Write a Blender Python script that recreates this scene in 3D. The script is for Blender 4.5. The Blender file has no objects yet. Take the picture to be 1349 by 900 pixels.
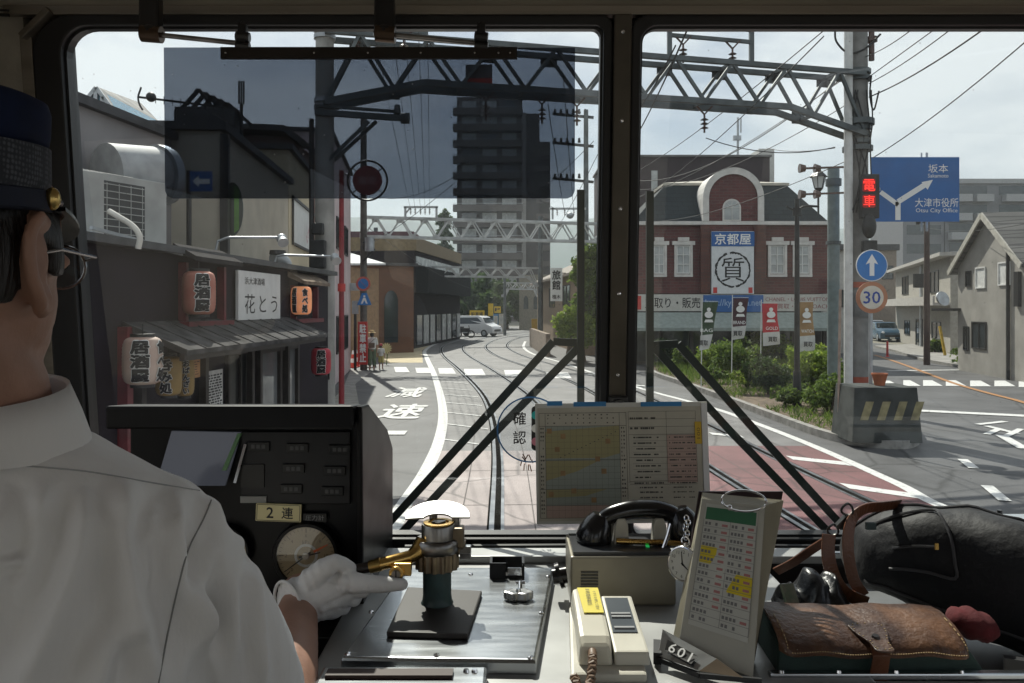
import bpy, bmesh, math, random
import numpy as np
from mathutils import Vector, Matrix, Quaternion

R = math.radians
scene = bpy.context.scene
COL = scene.collection

# ------------------------------------------------------------------ camera
F = 1049.0            # focal length in photograph pixels (1349 wide): a 28 mm lens
EYE = 2.6             # eye height above the road
cam_data = bpy.data.cameras.new('camera')
cam_data.sensor_width = 36.0
cam_data.lens = 36.0 * F / 1349.0
cam_data.shift_y = -45.0 / 1349.0
cam_data.clip_start = 0.05
cam_data.clip_end = 9000.0
cam = bpy.data.objects.new('camera', cam_data)
COL.objects.link(cam)
cam.location = (0, 0, EYE)
cam.rotation_euler = (R(90), 0, 0)
scene.camera = cam

# ------------------------------------------------------------------ sky, sun, exposure
SUN_AZ, SUN_EL = R(-17), R(48)          # azimuth from straight ahead (+Y), negative = left
SUN_DIR = Vector((math.sin(SUN_AZ) * math.cos(SUN_EL), math.cos(SUN_AZ) * math.cos(SUN_EL), math.sin(SUN_EL)))
world = bpy.data.worlds.new('World')
scene.world = world
world.use_nodes = True
wn, wl = world.node_tree.nodes, world.node_tree.links
wn.clear()
wo = wn.new('ShaderNodeOutputWorld'); wb = wn.new('ShaderNodeBackground')
sky = wn.new('ShaderNodeTexSky'); sky.sky_type = 'NISHITA'; sky.sun_disc = False
sky.sun_elevation = SUN_EL; sky.sun_rotation = SUN_AZ % (2 * math.pi)
sky.air_density = 1.0; sky.dust_density = 1.4; sky.ozone_density = 1.0
wtc = wn.new('ShaderNodeTexCoord'); wmap = wn.new('ShaderNodeMapping'); wmap.inputs['Scale'].default_value = (1.0, 1.0, 2.6)
wmap.inputs['Location'].default_value = (0.35, 0.2, 0.1)
wno = wn.new('ShaderNodeTexNoise'); wno.inputs['Scale'].default_value = 2.3; wno.inputs['Detail'].default_value = 9; wno.inputs['Roughness'].default_value = 0.55
wr = wn.new('ShaderNodeValToRGB'); wr.color_ramp.elements[0].position = 0.39; wr.color_ramp.elements[1].position = 0.57
wmix = wn.new('ShaderNodeMix'); wmix.data_type = 'RGBA'
wmul = wn.new('ShaderNodeMath'); wmul.operation = 'MULTIPLY'; wmul.inputs[1].default_value = 0.92
wmix.inputs['B'].default_value = (12.4, 12.6, 12.9, 1)
wl.new(wtc.outputs['Generated'], wmap.inputs['Vector']); wl.new(wmap.outputs[0], wno.inputs['Vector'])
wl.new(wno.outputs[0], wr.inputs[0]); wl.new(wr.outputs[0], wmul.inputs[0])
wl.new(wmul.outputs[0], wmix.inputs['Factor']); wl.new(sky.outputs[0], wmix.inputs['A'])
wl.new(wmix.outputs['Result'], wb.inputs[0]); wl.new(wb.outputs[0], wo.inputs[0])
wb.inputs[1].default_value = 0.064

sun_data = bpy.data.lights.new('sun', 'SUN'); sun_data.energy = 5.0; sun_data.angle = R(0.5); sun_data.color = (1.0, 0.94, 0.85)
sun = bpy.data.objects.new('sun', sun_data); COL.objects.link(sun)
sun.rotation_euler = SUN_DIR.to_track_quat('Z', 'Y').to_euler(); sun.location = SUN_DIR * 60

vs = scene.view_settings
vs.view_transform = 'Standard'; vs.look = 'None'; vs.exposure = 0.36; vs.gamma = 1.0; vs.use_curve_mapping = False
scene.render.engine = 'CYCLES'
cy = scene.cycles
cy.use_denoising = True
cy.max_bounces = 8; cy.transparent_max_bounces = 24; cy.diffuse_bounces = 4; cy.glossy_bounces = 3
cy.caustics_reflective = False; cy.caustics_refractive = False; cy.sample_clamp_indirect = 4.0

# ------------------------------------------------------------------ helpers
def at(px, py, d):
    return Vector(((px - 674.5) / F * d, d, EYE - (py - 405.0) / F * d))
def g(px, py, z=0.0):
    d = (EYE - z) * F / (py - 405.0)
    return Vector(((px - 674.5) / F * d, d, z))
def onz(px, py, z):
    return g(px, py, z)

WM = {}
def wmat(o):
    return WM.get(o.name, Matrix()) if o is not None else Matrix()

class MB:
    """collects shapes for one mesh (one part)"""
    def __init__(s): s.v = []; s.f = []; s.mi = []
    def add(s, vs, fs, m=0):
        b = len(s.v); s.v += [tuple(x) for x in vs]
        s.f += [tuple(i + b for i in f) for f in fs]; s.mi += [m] * len(fs); return s
    def box(s, c, size, rot=None, m=0):
        x, y, z = size[0] / 2, size[1] / 2, size[2] / 2
        M = rot if rot is not None else Matrix.Identity(3)
        if isinstance(M, (int, float)): M = Matrix.Rotation(M, 3, 'Z')
        c = Vector(c)
        p = [c + M @ Vector(q) for q in ((-x,-y,-z),(x,-y,-z),(x,y,-z),(-x,y,-z),(-x,-y,z),(x,-y,z),(x,y,z),(-x,y,z))]
        return s.add(p, [(0,3,2,1),(4,5,6,7),(0,1,5,4),(1,2,6,5),(2,3,7,6),(3,0,4,7)], m)
    def bar(s, a, b, w, h, up=(0,0,1), m=0):
        a, b = Vector(a), Vector(b); d = b - a; L = d.length
        if L < 1e-6: return s
        y = d / L; u = Vector(up)
        x = y.cross(u)
        if x.length < 1e-4: x = y.cross(Vector((1,0,0)))
        x.normalize(); z = x.cross(y)
        return s.box((a + b) / 2, (w, L, h), Matrix((x, y, z)).transposed(), m)
    def cyl(s, a, b, r0, r1=None, n=16, m=0, caps=True):
        if r1 is None: r1 = r0
        a, b = Vector(a), Vector(b); d = (b - a).normalized()
        x = d.cross(Vector((0,0,1)))
        if x.length < 1e-3: x = Vector((1,0,0))
        x.normalize(); y = d.cross(x)
        p = []
        for c, r in ((a, r0), (b, r1)):
            for k in range(n):
                t = 2 * math.pi * k / n
                p.append(c + x * (r * math.cos(t)) + y * (r * math.sin(t)))
        f = [(k, (k+1) % n, n + (k+1) % n, n + k) for k in range(n)]
        if caps: f += [tuple(range(n - 1, -1, -1)), tuple(range(n, 2 * n))]
        return s.add(p, f, m)
    def tube(s, pts, r, n=8, m=0, closed=False):
        pts = [Vector(p) for p in pts]; N = len(pts)
        rs = r if isinstance(r, (list, tuple)) else [r] * N
        t0 = (pts[1] - pts[0]).normalized()
        x = t0.cross(Vector((0,0,1)))
        if x.length < 1e-3: x = t0.cross(Vector((1,0,0)))
        x.normalize(); P = []
        for i in range(N):
            if closed: t = pts[(i+1) % N] - pts[i-1]
            else: t = pts[min(i+1, N-1)] - pts[max(i-1, 0)]
            t.normalize(); x = x - t * x.dot(t); x.normalize(); y = t.cross(x)
            for k in range(n):
                a = 2 * math.pi * k / n
                P.append(pts[i] + x * (rs[i] * math.cos(a)) + y * (rs[i] * math.sin(a)))
        f = []
        for i in range(N if closed else N - 1):
            j = (i + 1) % N
            for k in range(n):
                f.append((i*n+k, i*n+(k+1) % n, j*n+(k+1) % n, j*n+k))
        if not closed: f += [tuple(range(n-1, -1, -1)), tuple((N-1)*n+k for k in range(n))]
        return s.add(P, f, m)
    def loft(s, rings, m=0, caps=True, closed=True):
        n = len(rings[0]); P = [p for r in rings for p in r]; f = []
        for i in range(len(rings) - 1):
            for k in range(n if closed else n - 1):
                f.append((i*n+k, i*n+(k+1) % n, (i+1)*n+(k+1) % n, (i+1)*n+k))
        if caps and closed: f += [tuple(range(n-1, -1, -1)), tuple((len(rings)-1)*n+k for k in range(n))]
        return s.add(P, f, m)
    def lathe(s, prof, c=(0,0,0), n=24, axis=None, m=0):
        """prof: list of (r, z)"""
        c = Vector(c); A = axis.to_3x3() if axis is not None else Matrix.Identity(3)
        rings = [[c + A @ Vector((r * math.cos(2*math.pi*k/n), r * math.sin(2*math.pi*k/n), z)) for k in range(n)] for r, z in prof]
        return s.loft(rings, m)
    def prism(s, pts, a, b, m=0):
        """outline pts (2D) in the plane given by a matrix a (4x4: x,y axes); extruded along its z from b[0] to b[1]"""
        n = len(pts)
        P = [a @ Vector((x, y, b[0])) for x, y in pts] + [a @ Vector((x, y, b[1])) for x, y in pts]
        f = [(k, (k+1) % n, n+(k+1) % n, n+k) for k in range(n)] + [tuple(range(n-1, -1, -1)), tuple(range(n, 2*n))]
        return s.add(P, f, m)
    def ell(s, c, r, rot=None, nu=16, nv=10, m=0):
        c = Vector(c); M = rot if rot is not None else Matrix.Identity(3)
        if isinstance(r, (int, float)): r = (r, r, r)
        rings = []
        for j in range(nv + 1):
            ph = -math.pi/2 + math.pi * j / nv
            cr = max(math.cos(ph), 0.01)
            rings.append([c + M @ Vector((r[0]*cr*math.cos(2*math.pi*k/nu), r[1]*cr*math.sin(2*math.pi*k/nu), r[2]*math.sin(ph))) for k in range(nu)])
        return s.loft(rings, m)
    def quad(s, a, b, c, d, m=0): return s.add([a, b, c, d], [(0, 1, 2, 3)], m)
    def sheet(s, pts, m=0): return s.add(pts, [tuple(range(len(pts)))], m)
    def ribbon(s, line, o1, o2, z, m=0, h=0.0):
        """flat strip along a 2D line between offsets o1..o2 to its right"""
        L = [Vector((p[0], p[1])) for p in line]; N = len(L); P = []
        for i in range(N):
            t = (L[min(i+1, N-1)] - L[max(i-1, 0)]).normalized(); nrm = Vector((t.y, -t.x))
            a = L[i] + nrm * o1; b = L[i] + nrm * o2
            P += [(a.x, a.y, z), (b.x, b.y, z)]
        f = [(2*i, 2*i+1, 2*i+3, 2*i+2) for i in range(N - 1)]
        s.add(P, f, m)
        if h > 0:
            Q = [(x, y, zz - h) for x, y, zz in P]
            s.add(P + Q, [(2*i+2*N, 2*i, 2*i+2, 2*i+2+2*N) for i in range(N-1)] + [(2*i+1, 2*i+1+2*N, 2*i+3+2*N, 2*i+3) for i in range(N-1)], m)
        return s
    def mesh(s, name, mats, M=None, smooth=False, bevel=0, remesh=0, sub=0, autosm=True):
        me = bpy.data.meshes.new(name)
        v = s.v
        if M is not None:
            v = [M @ Vector(p) for p in v]
        me.from_pydata([tuple(p) for p in v], [], s.f)
        for m in (mats if isinstance(mats, (list, tuple)) else [mats]): me.materials.append(m)
        me.polygons.foreach_set('material_index', s.mi)
        me.validate()
        bm = bmesh.new(); bm.from_mesh(me)
        bmesh.ops.recalc_face_normals(bm, faces=bm.faces)
        if bevel > 0:
            bmesh.ops.remove_doubles(bm, verts=bm.verts, dist=1e-6)
            ed = [e for e in bm.edges if len(e.link_faces) == 2 and e.calc_face_angle(0) > 0.6]
            if ed: bmesh.ops.bevel(bm, geom=ed, offset=bevel, segments=2, affect='EDGES', profile=0.6, clamp_overlap=True)
        if smooth:
            for fc in bm.faces: fc.smooth = True
            if autosm:
                for e in bm.edges:
                    if len(e.link_faces) == 2 and e.calc_face_angle(0) > 0.75: e.smooth = False
        bm.to_mesh(me); bm.free()
        return me
    def build(s, name, mats, parent=None, smooth=False, bevel=0, label=None, cat=None, group=None, kind=None, autosm=True, plabel=None):
        if parent is not None:
            me = s.mesh(name, mats, wmat(parent).inverted(), smooth, bevel, autosm=autosm)
            o = bpy.data.objects.new(name, me); COL.objects.link(o); o.parent = parent; WM[o.name] = wmat(parent)
            if plabel: o['label'] = plabel
            return o
        A = np.array([tuple(p) for p in s.v]); lo, hi = A.min(0), A.max(0)
        base = Vector(((lo[0]+hi[0])/2, (lo[1]+hi[1])/2, lo[2]))
        M = Matrix.Translation(base)
        me = s.mesh(name, mats, M.inverted(), smooth, bevel, autosm=autosm)
        o = bpy.data.objects.new(name, me); COL.objects.link(o); o.location = base; WM[o.name] = M
        tag(o, label, cat, group, kind)
        return o

def tag(o, label=None, cat=None, group=None, kind=None):
    if label: o['label'] = label
    if cat: o['category'] = cat
    if group: o['group'] = group
    if kind: o['kind'] = kind
    return o

def thing(name, label, cat, loc=(0,0,0), rz=0.0, group=None):
    o = bpy.data.objects.new(name, None); COL.objects.link(o)
    o.empty_display_size = 0.1
    o.location = loc; o.rotation_euler = (0, 0, rz)
    WM[o.name] = Matrix.Translation(Vector(loc)) @ Matrix.Rotation(rz, 4, 'Z')
    return tag(o, label, cat, group)

def copy_thing(src, loc, rz, label, group=None):
    def cp(o, par):
        c = o.copy(); COL.objects.link(c)
        if par is not None: c.parent = par
        for ch in list(o.children): cp(ch, c)
        return c
    # children lists need parents evaluated by name
    c = cp(src, None); c.location = loc; c.rotation_euler = (0, 0, rz); c['label'] = label
    if group: c['group'] = group
    WM[c.name] = Matrix.Translation(Vector(loc)) @ Matrix.Rotation(rz, 4, 'Z')
    return c

def smooth_line(pts, step=8, closed=False):
    """Catmull-Rom through pts (any dimension)"""
    P = [np.array(p, float) for p in pts]; N = len(P); out = []
    for i in range(N if closed else N - 1):
        p1, p2 = P[i], P[(i+1) % N]
        p0 = P[i-1] if (i > 0 or closed) else 2*p1 - p2
        p3 = P[(i+2) % N] if (i + 2 < N or closed) else 2*p2 - p1
        for k in range(step):
            t = k / step
            out.append(0.5*((2*p1)+(-p0+p2)*t+(2*p0-5*p1+4*p2-p3)*t*t+(-p0+3*p1-3*p2+p3)*t**3))
    if not closed: out.append(P[-1])
    return [tuple(o) for o in out]

def sag(a, b, s, n=12):
    a, b = Vector(a), Vector(b)
    return [a.lerp(b, k/n) - Vector((0, 0, 4*s*(k/n)*(1-k/n))) for k in range(n+1)]

def rrect(w, h, r, n=5):
    """rounded rectangle outline centred on 0"""
    o = []
    for cx, cy, a0 in ((w/2-r, h/2-r, 0), (-w/2+r, h/2-r, 90), (-w/2+r, -h/2+r, 180), (w/2-r, -h/2+r, 270)):
        for k in range(n+1):
            a = R(a0 + 90*k/n); o.append((cx + r*math.cos(a), cy + r*math.sin(a)))
    return o
def disc(r, n=32, rx=None):
    return [((rx or r)*math.cos(2*math.pi*k/n), r*math.sin(2*math.pi*k/n)) for k in range(n)]

def plane(o, x, y):
    """4x4 with origin o, x axis, y axis (made orthogonal), z = x cross y"""
    x = Vector(x).normalized(); y = Vector(y); y = (y - x*y.dot(x)).normalized(); z = x.cross(y)
    M = Matrix((x, y, z)).transposed().to_4x4(); M.translation = Vector(o); return M

# ---- lettering: built-in font (with its CJK fallback) turned into flat mesh
def text_mesh(body, width, height, bold=0.0, vertical=False, spacing=1.0, thick=0.0):
    cu = bpy.data.curves.new('lettering', 'FONT')
    cu.body = '\n'.join(body) if vertical else body
    cu.size = 1.0; cu.align_x = 'CENTER'; cu.space_character = spacing
    cu.resolution_u = 2
    if vertical: cu.space_line = 1.02
    cu.fill_mode = 'FRONT'
    ob = bpy.data.objects.new('lettering', cu); COL.objects.link(ob)
    dg = bpy.context.evaluated_depsgraph_get(); dg.update()
    me = bpy.data.meshes.new_from_object(ob.evaluated_get(dg))
    bpy.data.objects.remove(ob); bpy.data.curves.remove(cu)
    n = len(me.vertices)
    if n == 0: return [], []
    co = np.empty(n*3); me.vertices.foreach_get('co', co); co = co.reshape(-1, 3)
    fs0 = [tuple(p.vertices) for p in me.polygons]
    if bold > .004:
        sh = [(0, 0), (1, 0), (-1, 0), (0, 1), (0, -1)] + ([(.7, .7), (-.7, .7), (.7, -.7), (-.7, -.7)] if bold > .03 else [])
        zz = 1.2e-3*(height or .05); C0 = co; co = np.concatenate([C0 + np.array([dx*bold, dy*bold, k*.15*zz]) for k, (dx, dy) in enumerate(sh)])
        fs0 = [tuple(i + k*n for i in q) for k in range(len(sh)) for q in fs0]
    lo, hi = co.min(0), co.max(0); lo[2] = hi[2] = 0
    c = (lo + hi)/2; sx = width/max(hi[0]-lo[0], 1e-6) if width else None; sy = height/max(hi[1]-lo[1], 1e-6) if height else None
    sx = sx or sy; sy = sy or sx
    co = (co - c) * np.array([sx, sy, 1])
    bpy.data.meshes.remove(me)
    return co, fs0
def letter(mb, body, M, width, height, m=0, z=0.0, **k):
    co, fs = text_mesh(body, width, height, **k)
    mb.add([M @ Vector((p[0], p[1], z + p[2])) for p in co], fs, m)
    return mb

# ---- materials
MATS = {}
def nd(nt, t, **k):
    n = nt.nodes.new(t)
    for a, b in k.items(): setattr(n, a, b)
    return n
def mat(name, col, rough=0.6, metal=0.0, var=0.15, scale=6.0, bump=0.0, bscale=60.0, spec=0.5, emit=None, estr=0.0, col2=None, coat=0.0, trans=0.0, alpha=None, stretch=None, sheen=0.0, detail=6.0, lo=0.35, hi=0.65):
    if name in MATS: return MATS[name]
    m = bpy.data.materials.new(name); m.use_nodes = True; nt = m.node_tree
    p = nt.nodes['Principled BSDF']
    p.inputs['Roughness'].default_value = rough; p.inputs['Metallic'].default_value = metal
    p.inputs['Specular IOR Level'].default_value = spec
    if coat: p.inputs['Coat Weight'].default_value = coat; p.inputs['Coat Roughness'].default_value = 0.12
    if sheen: p.inputs['Sheen Weight'].default_value = sheen
    tc = nd(nt, 'ShaderNodeTexCoord'); vec = tc.outputs['Object']
    if stretch:
        mp = nd(nt, 'ShaderNodeMapping'); mp.inputs['Scale'].default_value = stretch
        nt.links.new(vec, mp.inputs['Vector']); vec = mp.outputs[0]
    if var > 0 or col2:
        no = nd(nt, 'ShaderNodeTexNoise'); no.inputs['Scale'].default_value = scale; no.inputs['Detail'].default_value = detail
        nt.links.new(vec, no.inputs['Vector'])
        rp = nd(nt, 'ShaderNodeValToRGB')
        a = tuple(c*(1-var) for c in col); b = tuple(min(c*(1+var), 1) for c in col) if not col2 else col2
        if col2: a = col
        rp.color_ramp.elements[0].position = lo; rp.color_ramp.elements[1].position = hi
        rp.color_ramp.elements[0].color = (*a, 1); rp.color_ramp.elements[1].color = (*b, 1)
        nt.links.new(no.outputs[0], rp.inputs[0]); nt.links.new(rp.outputs[0], p.inputs['Base Color'])
        mr = nd(nt, 'ShaderNodeMapRange'); mr.inputs['To Min'].default_value = max(rough-0.08, 0.02); mr.inputs['To Max'].default_value = min(rough+0.08, 1)
        nt.links.new(no.outputs[0], mr.inputs['Value']); nt.links.new(mr.outputs[0], p.inputs['Roughness'])
    else:
        p.inputs['Base Color'].default_value = (*col, 1)
    if bump > 0:
        n2 = nd(nt, 'ShaderNodeTexNoise'); n2.inputs['Scale'].default_value = bscale; n2.inputs['Detail'].default_value = 5
        bp = nd(nt, 'ShaderNodeBump'); bp.inputs['Strength'].default_value = bump; bp.inputs['Distance'].default_value = 0.01
        nt.links.new(vec, n2.inputs['Vector']); nt.links.new(n2.outputs[0], bp.inputs['Height']); nt.links.new(bp.outputs[0], p.inputs['Normal'])
    if emit:
        p.inputs['Emission Color'].default_value = (*emit, 1); p.inputs['Emission Strength'].default_value = estr
    if trans: p.inputs['Transmission Weight'].default_value = trans
    MATS[name] = m
    return m

def brick_mat(name, c1, c2, mortar, scale, w=0.5, h=0.25, rough=0.8, mort=0.02, bump=0.4, axis='XZ', offset=0.5):
    if name in MATS: return MATS[name]
    m = bpy.data.materials.new(name); m.use_nodes = True; nt = m.node_tree; p = nt.nodes['Principled BSDF']
    p.inputs['Roughness'].default_value = rough
    tc = nd(nt, 'ShaderNodeTexCoord'); sp = nd(nt, 'ShaderNodeSeparateXYZ'); cb = nd(nt, 'ShaderNodeCombineXYZ')
    nt.links.new(tc.outputs['Object'], sp.inputs[0])
    if axis == 'XZ': ax = ('X', 'Z')
    elif axis == 'YZ': ax = ('Y', 'Z')
    else: ax = ('X', 'Y')
    nt.links.new(sp.outputs[ax[0]], cb.inputs['X']); nt.links.new(sp.outputs[ax[1]], cb.inputs['Y'])
    b = nd(nt, 'ShaderNodeTexBrick'); b.offset = offset
    b.inputs['Color1'].default_value = (*c1, 1); b.inputs['Color2'].default_value = (*c2, 1); b.inputs['Mortar'].default_value = (*mortar, 1)
    b.inputs['Scale'].default_value = scale; b.inputs['Brick Width'].default_value = w; b.inputs['Row Height'].default_value = h; b.inputs['Mortar Size'].default_value = mort
    nt.links.new(cb.outputs[0], b.inputs['Vector'])
    no = nd(nt, 'ShaderNodeTexNoise'); no.inputs['Scale'].default_value = 1.2; no.inputs['Detail'].default_value = 8
    nt.links.new(tc.outputs['Object'], no.inputs['Vector'])
    mx = nd(nt, 'ShaderNodeMix', data_type='RGBA', blend_type='MULTIPLY'); mx.inputs['Factor'].default_value = 0.5
    rp = nd(nt, 'ShaderNodeValToRGB'); rp.color_ramp.elements[0].position = 0.3; rp.color_ramp.elements[1].position = 0.7
    rp.color_ramp.elements[0].color = (0.5, 0.5, 0.5, 1); rp.color_ramp.elements[1].color = (1, 1, 1, 1)
    nt.links.new(no.outputs[0], rp.inputs[0]); nt.links.new(b.outputs['Color'], mx.inputs['A']); nt.links.new(rp.outputs[0], mx.inputs['B'])
    nt.links.new(mx.outputs['Result'], p.inputs['Base Color'])
    bp = nd(nt, 'ShaderNodeBump'); bp.inputs['Strength'].default_value = bump; bp.inputs['Distance'].default_value = 0.01; bp.invert = True
    nt.links.new(b.outputs['Fac'], bp.inputs['Height']); nt.links.new(bp.outputs[0], p.inputs['Normal'])
    MATS[name] = m
    return m

def sheet_glass(name, tint, ior=1.45, dust=0.0, gloss_rough=0.0):
    """a thin pane: see-through with mirror reflections and a little dust"""
    if name in MATS: return MATS[name]
    m = bpy.data.materials.new(name); m.use_nodes = True; nt = m.node_tree
    nt.nodes.remove(nt.nodes['Principled BSDF']); out = nt.nodes['Material Output']
    tr = nd(nt, 'ShaderNodeBsdfTransparent'); tr.inputs[0].default_value = (*tint, 1)
    gl = nd(nt, 'ShaderNodeBsdfGlossy'); gl.inputs['Roughness'].default_value = gloss_rough
    fr = nd(nt, 'ShaderNodeFresnel'); fr.inputs[0].default_value = ior
    geo = nd(nt, 'ShaderNodeNewGeometry')
    mx = nd(nt, 'ShaderNodeMixShader')
    # same reflectance from both sides
    lw = nd(nt, 'ShaderNodeLayerWeight'); lw.inputs[0].default_value = 0.5
    mt = nd(nt, 'ShaderNodeMath', operation='POWER'); mt.inputs[1].default_value = 4.0
    ma = nd(nt, 'ShaderNodeMath', operation='MULTIPLY_ADD'); ma.inputs[1].default_value = 0.8; ma.inputs[2].default_value = ((ior-1)/(ior+1))**2*1.6
    nt.links.new(lw.outputs['Facing'], mt.inputs[0]); nt.links.new(mt.outputs[0], ma.inputs[0]); nt.links.new(ma.outputs[0], mx.inputs[0])
    nt.links.new(tr.outputs[0], mx.inputs[1]); nt.links.new(gl.outputs[0], mx.inputs[2])
    last = mx
    if dust > 0:
        df = nd(nt, 'ShaderNodeBsdfDiffuse'); df.inputs[0].default_value = (0.55, 0.56, 0.55, 1)
        tc = nd(nt, 'ShaderNodeTexCoord'); no = nd(nt, 'ShaderNodeTexNoise'); no.inputs['Scale'].default_value = 3.5; no.inputs['Detail'].default_value = 8
        vo = nd(nt, 'ShaderNodeTexVoronoi'); vo.inputs['Scale'].default_value = 34
        rp = nd(nt, 'ShaderNodeValToRGB'); rp.color_ramp.elements[0].position = 0.035; rp.color_ramp.elements[1].position = 0.06
        rp.color_ramp.elements[0].color = (1, 1, 1, 1); rp.color_ramp.elements[1].color = (0, 0, 0, 1)
        m1 = nd(nt, 'ShaderNodeMath', operation='MULTIPLY'); m1.inputs[1].default_value = dust*2
        m2 = nd(nt, 'ShaderNodeMath', operation='MULTIPLY'); m2.inputs[1].default_value = 0.3
        m3 = nd(nt, 'ShaderNodeMath', operation='ADD')
        nt.links.new(tc.outputs['Object'], no.inputs['Vector']); nt.links.new(tc.outputs['Object'], vo.inputs['Vector'])
        nt.links.new(no.outputs[0], m1.inputs[0]); nt.links.new(vo.outputs['Distance'], rp.inputs[0]); nt.links.new(rp.outputs[0], m2.inputs[0])
        nt.links.new(m1.outputs[0], m3.inputs[0]); nt.links.new(m2.outputs[0], m3.inputs[1])
        m2b = nd(nt, 'ShaderNodeMixShader')
        nt.links.new(m3.outputs[0], m2b.inputs[0]); nt.links.new(mx.outputs[0], m2b.inputs[1]); nt.links.new(df.outputs[0], m2b.inputs[2])
        last = m2b
    nt.links.new(last.outputs[0], out.inputs[0])
    MATS[name] = m
    return m

def eval_mesh(mb, mods, M=None):
    """mesh of a builder after modifiers (list of (type, {props}))"""
    me = mb.mesh('tmp', [], M)
    ob = bpy.data.objects.new('tmp', me); COL.objects.link(ob)
    for t, pr in mods:
        md = ob.modifiers.new(t, t)
        for k, v in pr.items(): setattr(md, k, v)
    dg = bpy.context.evaluated_depsgraph_get(); dg.update()
    out = bpy.data.meshes.new_from_object(ob.evaluated_get(dg))
    bpy.data.objects.remove(ob); bpy.data.meshes.remove(me)
    return out
def link_mesh(name, me, mats, parent):
    me.name = name; me.materials.clear()
    for m in (mats if isinstance(mats, (list, tuple)) else [mats]): me.materials.append(m)
    for p in me.polygons: p.use_smooth = True; p.material_index = 0
    o = bpy.data.objects.new(name, me); COL.objects.link(o); o.parent = parent; WM[o.name] = wmat(parent)
    return o
# ================================================================== EXTERIOR: ground, road, track
def fx(px, d): return (px - 674.5) / F * d
def fz(py, d): return EYE - (py - 405.0) / F * d

class Wall:
    """a vertical wall plane from a to b (x,y); n points to the viewer's side"""
    def __init__(s, a, b):
        s.a = Vector(a); s.b = Vector(b); s.t = (s.b - s.a).normalized(); s.L = (s.b - s.a).length
        n = Vector((s.t.y, -s.t.x))
        s.n = n if n.dot(-s.a) > 0 else -n
    def pt(s, u, z, off=0.0):
        p = s.a + s.t*u + s.n*off; return Vector((p.x, p.y, z))
    def hit(s, px, py, off=0.0):
        rx = (px - 674.5)/F; o = s.a + s.n*off
        # o + u t = k (rx,1)
        det = s.t.x*(-1) - s.t.y*(-rx)
        u = (-o.x*(-1) + o.y*(-rx))/det
        k = o.y + u*s.t.y
        return u, EYE - (py - 405.0)/F*k
    def rect(s, mb, x0, y0, x1, y1, off0, off1, m=0):
        """box seen between two pixel corners, from off0 to off1 proud of the wall"""
        u0, z0 = s.hit(x0, y0); u1, z1 = s.hit(x1, y1); zz = s.hit((x0+x1)/2, y0)[1], s.hit((x0+x1)/2, y1)[1]
        return s.box(mb, u0, u1, min(zz), max(zz), off0, off1, m)
    def box(s, mb, u0, u1, z0, z1, off0, off1, m=0):
        c = s.pt((u0+u1)/2, (z0+z1)/2, (off0+off1)/2)
        T = Vector((s.t.x, s.t.y, 0)); N = Vector((s.n.x, s.n.y, 0))
        return mb.box(c, (abs(u1-u0), abs(off1-off0), abs(z1-z0)), Matrix((T, N, Vector((0,0,1)))).transposed(), m)
    def M(s, u, z, off):
        x = Vector((s.t.x, s.t.y, 0)); N = Vector((s.n.x, s.n.y, 0))
        if x.cross(Vector((0,0,1))).dot(N) < 0: x = -x
        return plane(s.pt(u, z, off), x, (0,0,1))

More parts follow.
